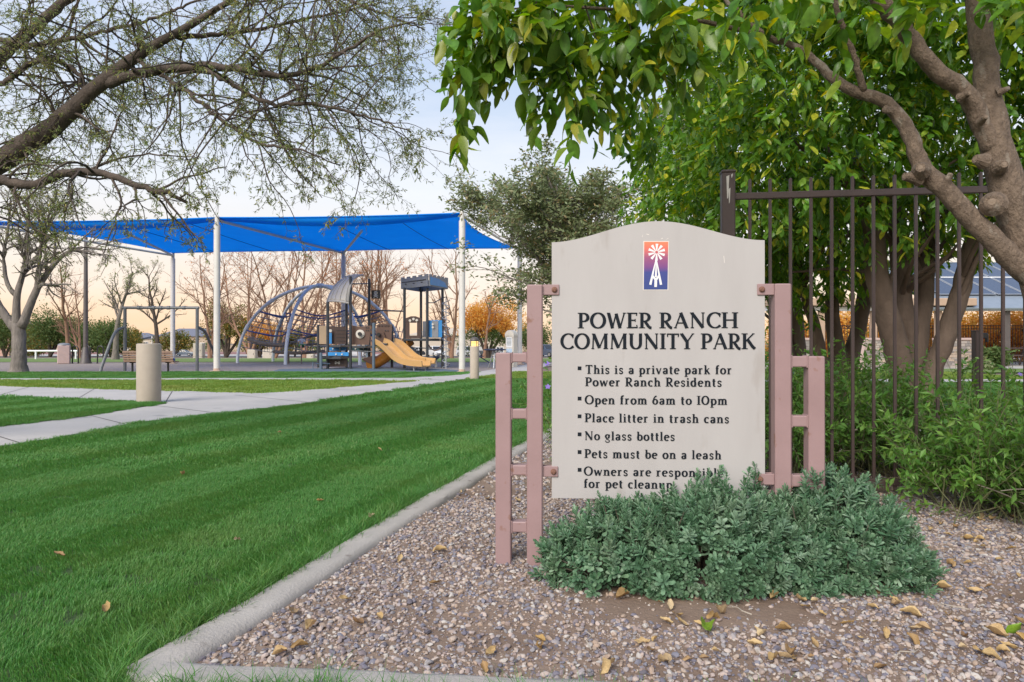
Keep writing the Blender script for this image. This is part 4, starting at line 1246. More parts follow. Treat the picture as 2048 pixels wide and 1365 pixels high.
S2 = [
    (st_px(b2, d2, [(1690, 820, 0), (1680, 735, 0), (1665, 660, 0), (1664, 590, 0), (1668, 500, .1), (1660, 400, .2)]), [.17, .13, .10, .09, .08, .06]),
    (st_px(b2, d2, [(1690, 815, 0), (1698, 730, 0), (1716, 660, .1), (1730, 590, .1), (1735, 500, .2), (1750, 400, .2)]), [.15, .115, .10, .10, .085, .06]),
    (st_px(b2, d2, [(1652, 815, -.3), (1640, 700, -.3), (1622, 630, -.3), (1600, 560, -.3), (1588, 480, -.3), (1570, 400, -.3)]), [.1, .085, .07, .06, .05, .04]),
]
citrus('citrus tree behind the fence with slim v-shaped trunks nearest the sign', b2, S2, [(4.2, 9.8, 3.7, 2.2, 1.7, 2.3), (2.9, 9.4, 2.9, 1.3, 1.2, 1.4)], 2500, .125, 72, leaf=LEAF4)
d3 = 12.5; b3 = (X(1597, d3), d3, .02)
S3 = [(st_px(b3, d3, [(1597, 790, 0), (1600, 700, 0), (1592, 620, 0), (1580, 520, 0), (1570, 420, 0)]), [.15, .12, .11, .09, .07]),
      (st_px(b3, d3, [(1590, 790, 0), (1580, 700, 0), (1560, 620, 0), (1540, 520, 0)]), [.11, .09, .07, .05])]
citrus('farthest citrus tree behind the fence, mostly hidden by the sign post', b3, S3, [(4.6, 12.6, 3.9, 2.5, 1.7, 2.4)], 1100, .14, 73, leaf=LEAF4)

# ================================================================== fallen leaves
m_dry = leafmat('dry_leaf', [(.42, .29, .13), (.52, .38, .19), (.30, .18, .08), (.55, .44, .27), (.45, .30, .11), (.22, .135, .07)], trans=.15, rough=.6, spec=.3, island=False, veins=True)
m_fresh = leafmat('fresh_leaf', [(.17, .30, .03), (.2, .33, .035)], trans=.2, rough=.45, island=False, veins=True)
def dry_leaf(seed, mat=None):
    r = np.random.default_rng(seed)
    n, m = 9, 5
    g = []
    r_w = r.uniform(.2, .29)
    cu, cw, tw_ = r.uniform(.5, 4.5), r.uniform(.8, 4.0), r.normal(0, 1.2)
    for i in range(n):
        t = i / (n - 1)
        w = r_w * math.sin(math.pi * min(1, t * .97 + .03)) ** .75
        row = []
        for j in range(m):
            s_ = (j / (m - 1) - .5) * 2
            x_, y_, z_ = t, s_ * w, 0
            z_ += r.normal(0, .028)
            y_ += r.normal(0, .022)
            z_ += .18 * cw * (s_ * w) ** 2 * 8 + .14 * cu * (t - .5) ** 2 * (1 if r.uniform() < 2 else 1) + .03 * math.sin(7 * t + 3 * s_ + seed)
            a = tw_ * (t - .5)
            y2, z2 = y_ * math.cos(a) - z_ * math.sin(a), y_ * math.sin(a) + z_ * math.cos(a)
            row.append((x_ - .5, y2, z2))
        g.append(row)
    mb = MB(); mb.grid(g)
    V = np.array(g).reshape(-1, 3)
    me = mb.mesh('fallen_leaf', mat or m_dry, smooth=True)
    return me, V[:, 2].min()
DL = [dry_leaf(i + 1) for i in range(14)]
def drop(px, py, size, label, group=None, me=None, k=0, tilt=.25, z=None):
    x_, y_ = G(px, py)
    me_, zmin = me or DL[k % 14]
    zz = (bedz(x_, y_) + .012) if z is None else z
    o = link('fallen_leaf', me_, None, (x_, y_, float(zz) - zmin * size * .6), (random.gauss(0, tilt), random.gauss(0, tilt), random.uniform(0, 6.28)), size)
    return tag(o, label, 'leaf', group)
m_stem_dry = pmat('bleached_twig', (.42, .37, .31), (.3, .26, .21), 40, .9)
def where(px, py):
    if px < 1000: return 'dry curled leaf on the gravel between curb and sign posts', 'dry leaves between curb and sign posts'
    if px > 1800 and py < 1130: return 'dry curled leaf in the litter under the green shrub by the fence', 'dry leaves under the green shrub'
    if px > 1840: return 'dry curled leaf on the gravel right of the silvery shrub', 'dry leaves beside the silvery shrub'
    if py < 1110: return 'dry curled leaf on the gravel behind the sign posts', 'dry leaves behind the sign posts'
    if py > 1290: return 'dry curled leaf on the nearest gravel by the front curb', 'dry leaves by the front curb'
    return 'dry curled leaf on the soil just in front of the silvery shrub', 'dry leaves in front of the silvery shrub'
spots = [(690, 1213), (600, 1312), (395, 1312), (622, 1270), (715, 1262), (585, 1241), (760, 1250), (920, 990), (850, 1010), (1245, 1205), (1340, 1225), (1355, 1245), (1440, 1240), (1425, 1253), (1300, 1320), (1215, 1355), (1570, 1335), (1580, 1325), (1600, 1218), (1690, 1190), (1775, 1190), (1790, 1215), (1745, 1232), (1820, 1245), (1770, 1285), (1830, 1275), (1885, 1190), (1900, 1145), (1905, 1135), (1820, 1100), (1860, 1070), (1880, 1060), (1910, 1065), (1895, 1080), (1935, 1090), (1960, 1050), (1985, 1048), (2025, 1095), (2035, 1165), (1945, 1195), (1990, 1285), (2005, 1320), (1955, 1320), (1330, 1345), (1760, 1355), (1545, 1190), (1560, 1200), (975, 1005), (990, 1010), (1035, 1010), (1120, 1080), (1135, 1090), (1230, 1160), (980, 1320), (970, 1355), (1080, 1310), (870, 1180), (880, 1115), (800, 1130), (560, 1325)]
for k, (a, b_) in enumerate(spots):
    lab, grp = where(a, b_)
    drop(a, b_, random.uniform(.036, .072), lab, grp, k=k)
r = np.random.default_rng(99)
k = 0
while k < 55:
    a, b_ = r.uniform(1000, 2048), r.uniform(985, 1345)
    if r.uniform() > (a - 900) / 1150 or (1060 < a < 1880 and b_ < 1215 - abs(a - 1450) * .12):
        continue
    lab, grp = where(a, b_)
    drop(a, b_, r.uniform(.022, .055), lab, grp, k=k); k += 1
for k, (a, b_) in enumerate(((212, 1230), (475, 1090), (760, 905), (365, 955), (640, 1010), (120, 1120), (560, 870))):
    drop(a, b_, random.uniform(.04, .06), 'small dry leaf lying on the mown lawn', 'dry leaves on the lawn', k=k, z=.025)
drop(742, 1056, .07, 'curled dry leaf lying on the concrete curb', None, k=2, z=.06)
for k, (a, b_, L_, rz, lab) in enumerate(((1180, 1300, .13, 1.5, 'thin pale dry twig on the gravel by the front curb'), (1815, 1330, .11, .4, 'thin pale dry twig on the gravel near the yellow leaves'), (1480, 1240, .09, 2.2, 'short dry twig on the bare soil before the shrub'), (905, 1150, .10, .9, 'thin dry twig on the gravel left of the sign posts'), (1900, 1230, .10, 2.7, 'thin dry twig on the gravel right of the shrub'))):
    x_, y_ = G(a, b_)
    mb = MB(); q = np.array([(-L_ / 2, 0, 0), (-L_ / 6, .012, .006), (L_ / 6, -.006, .004), (L_ / 2, .008, 0)]); mb.tube(q, [.0022, .002, .0016, .0009], 5); mb.tube([q[2], q[2] + np.array([.02, .02, .006])], [.0013, .0007], 4)
    o = mb.build('twig', m_stem_dry, None, loc=(x_, y_, float(bedz(x_, y_)) + .016)); o.rotation_euler = (0, 0, rz); tag(o, lab, 'twig')
fresh = [dry_leaf(40, m_fresh), dry_leaf(43, m_fresh)]
drop(1413, 1276, .085, 'bright green fallen leaf on the bare soil before the shrub', me=fresh[0], tilt=.12)
drop(2022, 1283, .085, 'yellow-green folded leaf on the gravel at the frame edge', me=fresh[1], tilt=.7)
# ================================================================== fine-leaved tree reaching in from the left
m_mesq = leafmat('fine_leaflet', [(0.15, 0.201, 0.066), (0.195, 0.244, 0.083), (0.117, 0.165, 0.057), (0.169, 0.22, 0.075), (0.247, 0.268, 0.094), (0.364, 0.329, 0.088)], trans=.3, rough=.6, spec=.25)
m_bark_mesq = pmat('furrowed_bark', (.12, .092, .073), (.05, .039, .031), 10, .95, 1.0, 26, stretch=(1, 1, 1), bdist=.02)
D0 = 6.0
r = np.random.default_rng(31)
mbase = np.array([X(-420, D0 + .3), D0 + .3, .0])
mesq = thing('overhanging_tree', 'fine-leaved dark-barked tree arching in over the lawn from the left', 'tree', tuple(mbase))
ML = [
    ([(-420, 1070, .3), (-400, 800, .3), (-330, 620, .2), (-160, 440, .1), (-40, 345, 0), (20, 308, 0), (75, 278, 0), (150, 215, 0), (215, 150, 0), (270, 118, .05), (330, 75, .1), (430, 22, .15), (520, -40, .2)], [.26, .24, .21, .15, .115, .11, .10, .085, .07, .055, .042, .03, .02]),
    ([(215, 165, 0), (260, 150, -.1), (330, 138, -.15), (420, 130, -.2), (500, 143, -.25), (570, 155, -.3), (640, 135, -.3), (700, 95, -.3), (760, 55, -.3), (830, 45, -.3)], [.055, .05, .042, .036, .032, .026, .02, .016, .012, .007]),
    ([(415, 140, -.2), (460, 165, -.3), (500, 192, -.4), (560, 212, -.5), (620, 206, -.55), (690, 222, -.6), (760, 240, -.6), (820, 262, -.6)], [.026, .024, .022, .019, .016, .013, .009, .005]),
    ([(-160, 440, .1), (-60, 372, -.3), (0, 358, -.3), (62, 374, -.35), (128, 346, -.4), (200, 343, -.45), (280, 374, -.5), (345, 388, -.5), (372, 406, -.5)], [.07, .055, .048, .044, .04, .034, .03, .022, .014]),
    ([(-260, 540, .3), (-120, 260, .5), (0, 112, .6), (62, 62, .65), (140, -8, .7), (240, -90, .8)], [.12, .09, .068, .06, .05, .035]),
    ([(0, 80, .6), (60, 90, .5), (150, 76, .4), (215, 60, .4), (300, 40, .4), (420, -10, .4)], [.03, .028, .024, .02, .016, .01]),
    ([(0, 170, .4), (60, 125, .4), (110, 115, .3), (160, 150, .2), (170, 195, .1)], [.03, .03, .026, .02, .014]),
    ([(600, -80, .3), (640, -30, .2), (720, 10, .1), (800, 40, 0), (850, 60, 0)], [.02, .018, .014, .01, .006]),
    ([(330, 75, .1), (420, 70, .3), (510, 60, .5), (600, 40, .6), (690, 20, .6), (780, 5, .6)], [.03, .024, .02, .016, .011, .006]),
    ([(270, 118, .05), (370, 180, -.3), (440, 240, -.5), (520, 290, -.6), (600, 300, -.7), (680, 330, -.7)], [.022, .02, .017, .014, .01, .005]),
]
tr = MB(); PL = []; K0 = 24
for k, (pts, rad) in enumerate(ML):
    Q = poly_limb([tuple(W(x, y, D0 + dd)) + (ra,) for (x, y, dd), ra in zip(pts, rad)], K0 * 2)
    Q[:, :3] += r.normal(0, .006, (K0 * 2, 3)); Q[:, 3] *= 1 + .08 * vnoise(np.arange(K0 * 2) * 1.3, np.arange(K0 * 2) * .2, 1, k)
    tr.tube(Q[:, :3] - mbase, Q[:, 3] * .86, 10)
    PL.append(Q[::2])
tr.build('trunk', m_bark_mesq, mesq, smooth=True)
PL = np.array(PL); P0, R0 = PL[:, :, :3], PL[:, :, 3]
P0 = np.concatenate([P0[1:], P0[:1, 8:8 + 16].repeat(1, 0)[:, np.linspace(0, 15, K0).astype(int)]]); R0 = np.concatenate([R0[1:], R0[:1, 8:24][:, np.linspace(0, 15, K0).astype(int)]])
tw = MB(); fo = MB()
c = spawn(P0, R0, 23, .08, 1, 52, r, 1.0, np.full(len(P0), 1.25), .5, up=-.05)
keep = c[0][:, 0] > X(-150, D0)
c = [q[keep] for q in c]
P1 = march(c[0], c[1], c[2], 11, .17, -.045, r); R1 = taper(np.clip(c[3], .003, .012), .3, 11)
tw.tubes(P1 - mbase, R1, 5)
c2 = spawn(P1, R1, 8, .12, 1, 48, r, .52, c[2], .6, up=-.08)
P2 = march(c2[0], c2[1], c2[2], 8, .24, -.05, r); R2 = taper(np.clip(c2[3], .0018, .005), .4, 8)
tw.tubes(P2 - mbase, R2, 3)
c3 = spawn(P2, R2, 4, .15, 1, 50, r, .5, c2[2], .6, up=-.06)
P3 = march(c3[0], c3[1], c3[2], 6, .26, -.05, r); R3 = taper(np.full(len(P3), .0014), .5, 6)
tw.tubes(P3 - mbase, R3, 3)
tag(tw.build('twig', m_bark_mesq, mesq), kind='stuff')
for PP, nl in ((P2, 8), (P3, 8)):
    pos, dv, _, _ = spawn(PP, np.ones(PP.shape[:2]), nl, .1, 1.0, 55, r, 1, np.ones(len(PP)), 1, .3)
    dv = norm(dv + np.array([0, 0, -.35]))
    put(fo, LEAF2, pos - mbase, dv, norm(r.normal(0, 1, dv.shape) + np.array([0, -.3, .5])), r.uniform(.018, .042, len(pos)), .95)
tag(fo.build('crown', m_mesq, mesq), kind='stuff')

# ================================================================== generic trees
def tree_meshes(seed, H, r0, stems=1, spread=.35, lv=(9, 7, 6), lens=(.62, .45, .42), ang=(38, 40, 42), wig=.10, up=.05, fork=.3, leaf=None, trop=.035):
    """trunk mesh-builder, twig mesh-builder, leaf anchors (positions, directions)"""
    r = np.random.default_rng(seed)
    d0 = norm(np.stack([r.normal(0, spread, stems), r.normal(0, spread, stems), np.ones(stems)], 1)) if stems > 1 else np.array([[.03, 0, 1.]])
    L0 = np.full(stems, H * .78) * r.uniform(.85, 1.05, stems)
    P0 = march(np.zeros((stems, 3)), d0, L0, 12, .07, .03, r); R0 = taper(np.full(stems, r0 / (1 if stems == 1 else stems ** .5)), .2, 12, .8)
    R0[:, 0] *= 1.35
    tr, tw = MB(), MB()
    tr.tubes(P0, R0, 9)
    c = spawn(P0, R0, lv[0], fork, 1, ang[0], r, lens[0], L0, .6, up=up)
    P1 = march(c[0], c[1], c[2], 9, wig, trop, r); R1 = taper(c[3], .25, 9)
    tr.tubes(P1, R1, 6)
    c2 = spawn(P1, R1, lv[1], .15, 1, ang[1], r, lens[1], c[2], .6, up=up)
    P2 = march(c2[0], c2[1], c2[2], 7, wig * 1.2, trop * .8, r); R2 = taper(c2[3], .3, 7)
    tw.tubes(P2, R2, 4)
    c3 = spawn(P2, R2, lv[2], .1, 1, ang[2], r, lens[2], c2[2], .6, up=up)
    P3 = march(c3[0], c3[1], c3[2], 5, wig * 1.3, .02, r); R3 = taper(np.maximum(c3[3], H * .00045), .5, 5)
    tw.tubes(P3, R3, 3)
    return tr, tw, P2, P3, r
def leafy(P, n, r, size, leaf, jit=.0, droop=-.1, wide=1.0):
    mb = MB()
    pos, dv, _, _ = spawn(P, np.ones(P.shape[:2]), n, .1, 1.0, 60, r, 1, np.ones(len(P)), 1, .4)
    if jit: pos = pos + r.normal(0, jit, pos.shape)
    put(mb, leaf, pos, norm(dv + np.array([0, 0, droop])), norm(r.normal(0, .7, dv.shape) + np.array([0, -.3, .8])), size * r.uniform(.6, 1.3, len(pos)), wide)
    return mb

# --- grey-green tree behind the sign
m_olive = leafmat('greygreen_leaf', [(0.144, 0.186, 0.083), (0.188, 0.234, 0.11), (0.112, 0.15, 0.066), (0.231, 0.27, 0.138), (0.163, 0.204, 0.094), (0.312, 0.228, 0.11)], trans=.28, rough=.5, spec=.35)
dO = 14.0
tr, tw, P2, P3, r = tree_meshes(51, 4.6, .13, stems=6, spread=.36, lv=(14, 9, 6), lens=(.52, .42, .42), ang=(34, 36, 40), wig=.13, up=.08, fork=.26)
o = thing('evergreen_tree', 'rounded grey-green small-leaved tree rising right behind the sign', 'tree', (X(1215, dO), dO, 0))
o.scale = (1.75, 1.2, 1.32)
tr.build('trunk', m_bark_grey, o, smooth=True); tag(tw.build('twig', m_bark_grey, o), kind='stuff')
tag(leafy(P3, 12, r, .062, LEAF2, .05, -.05, 1.5).build('crown', m_olive, o), kind='stuff')

# --- grey-trunked tree left of the playground
dL = 22.0
lb = np.array([X(40, dL), dL, -.01])
o = thing('grey_tree', 'pale grey-trunked tree with flared base left of the playground', 'tree', tuple(lb))
r = np.random.default_rng(61)
LS = [
    ([(38, 750), (40, 735), (40, 700), (36, 662), (30, 640)], [.40, .27, .235, .235, .19]),
    ([(32, 660), (10, 632), (-12, 590), (-40, 530), (-60, 450)], [.17, .14, .12, .09, .05]),
    ([(34, 655), (33, 620), (34, 592), (46, 550), (52, 500), (58, 430), (50, 380)], [.17, .13, .12, .09, .07, .05, .03]),
    ([(42, 655), (58, 615), (72, 580), (92, 548), (125, 508), (165, 492), (210, 500)], [.17, .14, .125, .10, .07, .05, .03]),
    ([(33, 592), (15, 570), (5, 520), (15, 460), (20, 400)], [.09, .075, .06, .045, .03]),
    ([(72, 580), (80, 520), (88, 460), (110, 400)], [.07, .055, .04, .025]),
    ([(46, 550), (70, 520), (100, 440), (130, 400)], [.06, .05, .035, .02]),
]
tr = MB(); PL = []
for pts, rad in LS:
    Q = poly_limb([tuple(W(x, y, dL)) + (ra,) for (x, y), ra in zip(pts, rad)], 22)
    Q[:, 1] += r.normal(0, .03, 22).cumsum() * .5
    tr.tube(Q[:, :3] - lb, Q[:, 3] * .88, 10); PL.append(Q)
PL = np.array(PL)[1:]
tw = MB()
c = spawn(PL[:, :, :3], PL[:, :, 3], 12, .3, 1, 42, r, .55, np.full(len(PL), 3.4), .6, up=.05)
P1 = march(c[0], c[1], c[2], 9, .14, -.005, r); R1 = taper(c[3], .3, 9); tw.tubes(P1 - lb, R1, 5)
c2 = spawn(P1, R1, 7, .15, 1, 42, r, .5, c[2], .6, up=.03)
P2 = march(c2[0], c2[1], c2[2], 7, .16, -.02, r); R2 = taper(c2[3], .4, 7); tw.tubes(P2 - lb, R2, 4)
c3 = spawn(P2, R2, 5, .1, 1, 42, r, .5, c2[2], .6)
P3 = march(c3[0], c3[1], c3[2], 5, .2, -.03, r); R3 = taper(np.maximum(c3[3], .004), .5, 5); tw.tubes(P3 - lb, R3, 3)
tr.build('trunk', m_bark_grey, o, smooth=True); tag(tw.build('twig', m_bark_grey, o), kind='stuff')
tag(leafy(P3 - lb, 3, r, .06, LEAF2, .03, -.1, 1.2).build('crown', m_mesq, o), kind='stuff')

# --- bare winter trees behind the playground: four forms, each placed several times
m_glow_leaf = leafmat('russet_glow_leaf', [(.50, .19, .06), (.55, .26, .08), (.42, .14, .05), (.52, .32, .1)], trans=.35, rough=.6)  # orange low sun on the treetops, put into the leaf colour
FORMS = []
for k, (sd, st_, sp_) in enumerate(((81, 3, .2), (82, 4, .24), (83, 2, .14), (84, 1, .1))):
    tr, tw, P2, P3, r = tree_meshes(sd, 10.0, .20, stems=st_, spread=sp_, lv=(9, 6, 5), lens=(.55, .5, .46), ang=(38, 40, 42), wig=.115, up=.05, fork=.16, trop=.012)
    sel = P3[r.uniform(0, 1, len(P3)) < .35]
    sel = sel[sel[:, -1, 2] > 4.5]
    FORMS.append((tr.mesh('trunk', m_bark_tan_glow, True), tw.mesh('twig', m_bark_tan_glow), leafy(sel, 2, r, .13, LEAF4, .04).mesh('crown', m_glow_leaf)))
def bare(label, px, d, H, form, rz, leaves=True):
    o = thing('bare_tree', label, 'tree', (X(px, d), d, gz(d) - .03), rz, 'bare trees behind the playground')
    s = H / 9.6; o.scale = (s, s, s)
    t, w, c = FORMS[form]
    link('trunk', t, o); tag(link('twig', w, o), kind='stuff')
    if leaves: tag(link('crown', c, o), kind='stuff')
bare('bare tree behind the tall left front canopy post', 420, 52, 10.8, 0, .3)
bare('bare tree with several reddish stems behind the tall left dome arch', 548, 50, 11.6, 1, 1.1)
bare('bare tree behind the pirate sail roof of the play tower', 668, 50, 11.4, 1, 2.6)
bare('bare tree behind the black pirate flag', 745, 47, 11.2, 0, 4.0)
bare('dark bare tree just left of the castle roofed tower', 785, 54, 12.0, 2, .4, False)
bare('slender pale bare tree just right of the castle roofed tower', 902, 50, 10.6, 2, 2.0)
bare('small bare tree above the lit bollard', 968, 60, 7.5, 3, 1.0)
bare('bare tree seen above the middle of the blue canopy', 610, 70, 15.5, 2, 5.0)
bare('bare tree showing above the left part of the blue canopy', 500, 74, 15.6, 1, 3.0)
bare('bare tree showing above the right part of the blue canopy', 720, 78, 16.4, 0, 2.2)
bare('bare tree left of the tall brown lamp pole', 137, 46, 8.0, 3, .6, False)
bare('bare tree behind the brown lamp pole', 160, 60, 9.0, 2, 1.7, False)
# small half-leafy trees with pale trunks
def light_tree(label, px, d, H, seed, leafn, mat, bark, group='small half-leafy trees beyond the swings'):
    tr, tw, P2, P3, r = tree_meshes(seed, H, .13 * H / 5, stems=1, lv=(11, 8, 5), lens=(.52, .45, .45), ang=(42, 40, 42), wig=.11, up=.06, fork=.35)
    o = thing('small_tree', label, 'tree', (X(px, d), d, gz(d) - .02), 0, group)
    tr.build('trunk', bark, o, smooth=True); tag(tw.build('twig', bark, o), kind='stuff')
    tag(leafy(P3, leafn, r, .10, LEAF2, .05, -.05, 1.5).build('crown', mat, o), kind='stuff')
light_tree('small white-trunked tree left of the swing frame', 231, 40, 7.6, 91, 3, m_mesq, m_bark_grey)
light_tree('small leafy tree seen through the swing frame', 318, 60, 9.6, 92, 3, m_mesq, m_bark_dark)

# --- full trees and hedges in the distance
m_far_green = leafmat('far_leaf_green', [(.055, .10, .03), (.08, .135, .04), (.10, .15, .045), (.065, .11, .035), (.15, .165, .05)], trans=.3, rough=.6, spec=.2)
m_far_gold_glow = leafmat('far_leaf_gold_glow', [(.60, .31, .06), (.66, .40, .08), (.52, .25, .05), (.62, .43, .10), (.42, .28, .07)], trans=.4, rough=.6, spec=.2)  # gold leaves, brightened so the colour carries the low-sun glow
m_far_mix = leafmat('far_leaf_mixed', [(.075, .12, .035), (.1, .145, .04), (.2, .18, .045), (.32, .2, .04), (.085, .13, .035)], trans=.35, rough=.6, spec=.2)
def full_tree(label, px, d, ytop, wpx, mat, seed, ybot=None, n=900, low=None, cat='tree', group='full trees in the distance'):
    """crown of leaf clumps through the whole volume, over a forked trunk"""
    r = np.random.default_rng(seed)
    zb = gz(d); top = Z(ytop, d) - zb; rx = wpx / F * d / 2 * 1.3
    bot = (Z(ybot, d) - zb) if ybot else top * .22
    o = thing('leafy_tree', label, cat, (X(px, d), d, zb - .03), 0, group)
    tr = MB()
    P = march(np.zeros((4, 3)), norm(np.stack([r.normal(0, .3, 4), r.normal(0, .3, 4), np.ones(4)], 1)), np.full(4, top * .75), 9, .08, .02, r)
    tr.tubes(P, taper(np.full(4, .02 * top + .05), .25, 9), 7)
    tr.build('trunk', m_bark_dark, o, smooth=True)
    # lobes
    nl = 16
    lo = norm(r.normal(0, 1, (nl, 3))) * r.uniform(.25, .72, (nl, 1)) * np.array([rx, rx * .8, (top - bot) / 2]) + np.array([0, 0, (top + bot) / 2])
    lr = r.uniform(.28, .48, nl) * min(rx, (top - bot) / 2 * 1.1)
    k = r.integers(0, nl, n)
    q = norm(r.normal(0, 1, (n, 3)))
    p = lo[k] + q * (lr[k] * r.uniform(.55, 1.08, n) ** .6)[:, None]
    K = 7
    pos = (p[:, None] + r.normal(0, .10 * rx / 2 + .03, (n, K, 3))).reshape(-1, 3)
    pos = pos[pos[:, 2] > .05]
    dv = norm(r.normal(0, 1, pos.shape) + np.array([0, 0, -.2]))
    s = max(.10, d * 2.6 / F)
    def cr(sel, m, nm):
        mb = MB(); put(mb, LEAF4, pos[sel], dv[sel], norm(r.normal(0, .8, dv.shape) + np.array([0, -.4, .8]))[sel], s * r.uniform(.8, 1.9, sel.sum()), 1.4)
        tag(mb.build(nm, m, o), kind='stuff')
    if low is None:
        cr(np.ones(len(pos), bool), mat, 'crown')
    else:
        h = pos[:, 2] < bot + (top - bot) * low[1] + .4 * np.sin(pos[:, 0] * 3)
        cr(~h, mat, 'crown'); cr(h, low[0], 'lower_crown')
full_tree('golden autumn tree with low-sun glow in its colour and green lower crown behind the lit bollard', 978, 62, 585, 130, m_far_gold_glow, 101, 712, 2300, (m_far_green, .36))  # yellow leaves, low-sun orange also put into their colour
full_tree('green and gold tree behind the tall left canopy post', 452, 80, 590, 80, m_far_mix, 102, 706, 900)
full_tree('golden low tree between the dome arches', 520, 95, 628, 95, m_far_gold_glow, 103, 702, 800, (m_far_mix, .35))
full_tree('small green tree low behind the dome climber', 590, 100, 650, 90, m_far_mix, 104, 704, 600)
full_tree('spreading green tree behind the white railing', 70, 110, 640, 130, m_far_mix, 113, 712, 900)
full_tree('rounded green tree behind the bike racks', 150, 120, 628, 110, m_far_mix, 114, 712, 800)
full_tree('yellow-green tree just left of the swing frame', 250, 125, 652, 90, m_far_mix, 115, 710, 600)
full_tree('green tree left of the brown lamp pole', 100, 95, 606, 130, m_far_green, 105, 712, 1000)
full_tree('broad dark green tree behind the pink bin', 175, 105, 640, 110, m_far_green, 106, 712, 900)
full_tree('green tree between the lamp pole and the swing frame', 222, 92, 632, 75, m_far_green, 107, 708, 700)
full_tree('pale green low tree behind the bench', 345, 120, 660, 75, m_far_mix, 108, 706, 500)
full_tree('green tree at the far left edge behind the grey trunk', 10, 85, 620, 90, m_far_green, 109, 712, 800)
full_tree('low green shrubby tree under the castle tower', 850, 150, 668, 110, m_far_mix, 110, 708, 500)
full_tree('green bushy tree at the end of the path behind the sign posts', 1060, 130, 640, 110, m_far_green, 111, 712, 700)
# ================================================================== shade canopy
m_cpole = pmat('canopy_pole_paint', (.60, .585, .55), (.52, .505, .48), 3, .5, .1, 60, spots=((.42, .36, .31), 10, .70))
m_rustbase = pmat('rust_stain', (.40, .25, .17), (.5, .42, .36), 8, .8)
m_blue, N, L, b = nodes_of('blue_shade_cloth')
b.inputs['Base Color'].default_value = (.006, .085, .50, 1); b.inputs['Roughness'].default_value = .75; b.inputs['Specular IOR Level'].default_value = .15
tc = N.new('ShaderNodeTexCoord'); wv = N.new('ShaderNodeTexNoise'); wv.inputs['Scale'].default_value = 1.5; wv.inputs['Detail'].default_value = 4
L.new(tc.outputs['Object'], wv.inputs['Vector'])
mx = N.new('ShaderNodeMixRGB'); mx.inputs[1].default_value = (.012, .40, .86, 1); mx.inputs[2].default_value = (.02, .5, .95, 1)
L.new(wv.outputs['Fac'], mx.inputs[0]); L.new(mx.outputs[0], b.inputs['Base Color'])
tl = N.new('ShaderNodeBsdfTranslucent'); L.new(mx.outputs[0], tl.inputs[0])
ms = N.new('ShaderNodeMixShader'); ms.inputs[0].default_value = .62
L.new(b.outputs[0], ms.inputs[1]); L.new(tl.outputs[0], ms.inputs[2]); L.new(ms.outputs[0], N['Material Output'].inputs[0])
m_seam = pmat('blue_seam', (.004, .03, .16), (.004, .025, .13), 5, .8)
cn = thing('shade_canopy', 'long royal blue fabric shade canopy on pale posts over the playground', 'canopy', (-8, 27, 0))
co = np.array([-8, 27, 0.])
PF = [(-18.6, 24.0), (-10.03, 23.2), (-1.64, 22.4)]
PB = [(-16.1, 32.4), (-7.8, 31.6), (.35, 30.8)]
HT = 5.22
for i, (x, y) in enumerate(PF + PB):
    mb = MB(); mb.tube(np.array([(x, y, -.05), (x, y, HT - .25)]) - co, .105, 16)
    p = mb.build('post', m_cpole, cn, smooth=False); auto_smooth(p, 40)
    mb = MB(); mb.tube(np.array([(x, y, HT - .26), (x, y, HT + .02)]) - co, [.075, .075], 12); mb.tube(np.array([(x, y, HT + .02), (x, y, HT + .08)]) - co, [.085, .05], 12)
    mb.build('post_cap', m_cpole, p)
    mb = MB(); mb.cbox(np.array((x, y, .01)) - co, (.34, .34, .025), .004); mb.tube(np.array([(x, y, .02), (x, y, .10)]) - co, [.109, .108], 16)
    mb.build('base_plate', m_rustbase, p)
def patch(c00, c10, c11, c01, n=18, sag=.30, edge=.22):
    """tensioned cloth between four corners: edges cut in, middle hanging"""
    g = []
    for i in range(n + 1):
        u = i / n; row = []
        for j in range(n + 1):
            v = j / n
            p = (1 - u) * (1 - v) * c00 + u * (1 - v) * c10 + u * v * c11 + (1 - u) * v * c01
            row.append(p)
        g.append(row)
    return np.array(g)
def fabric(name, a, b_, c, d, lift, inward, parent=cn):
    a, b_, c, d = (np.array(q, float) for q in (a, b_, c, d))
    g = patch(a, b_, c, d); n = g.shape[0] - 1
    u = np.linspace(0, 1, n + 1)
    bump = 4 * u * (1 - u)
    rv = np.where(u < .3, u / .3, (1 - u) / .7)
    ru = np.minimum(1, np.minimum(u, 1 - u) / .3)
    g[..., 2] += .5 * np.outer(ru ** .8, rv) + lift * np.outer(bump, bump)
    ctr = (a + b_ + c + d) / 4
    for (i0, f) in (('v0', 1), ('v1', 1), ('u0', 1), ('u1', 1)):
        w = np.linspace(1, 0, n + 1) ** 3
        if i0 == 'v0': g += (norm((d - a)[None])[0] * inward[0]) * (bump[:, None, None] * w[None, :, None])
        if i0 == 'v1': g -= (norm((d - a)[None])[0] * inward[1]) * (bump[:, None, None] * w[::-1][None, :, None])
        if i0 == 'u0': g += (norm((b_ - a)[None])[0] * inward[2]) * (bump[None, :, None] * w[:, None, None])
        if i0 == 'u1': g -= (norm((b_ - a)[None])[0] * inward[3]) * (bump[None, :, None] * w[::-1][:, None, None])
    mb = MB(); mb.grid(g - co)
    o = mb.build(name, m_blue, parent, smooth=True)
    md = o.modifiers.new('thickness', 'SOLIDIFY'); md.thickness = .004
    for f in (.33, .66):                        # sewn seams
        i = int(f * n)
        mb = MB(); mb.tube(g[i] - co - np.array([0, 0, .012]), .011, 5)
        mb.build('seam', m_seam, o)
    return g
z3 = lambda p, h=HT: (p[0], p[1], h)
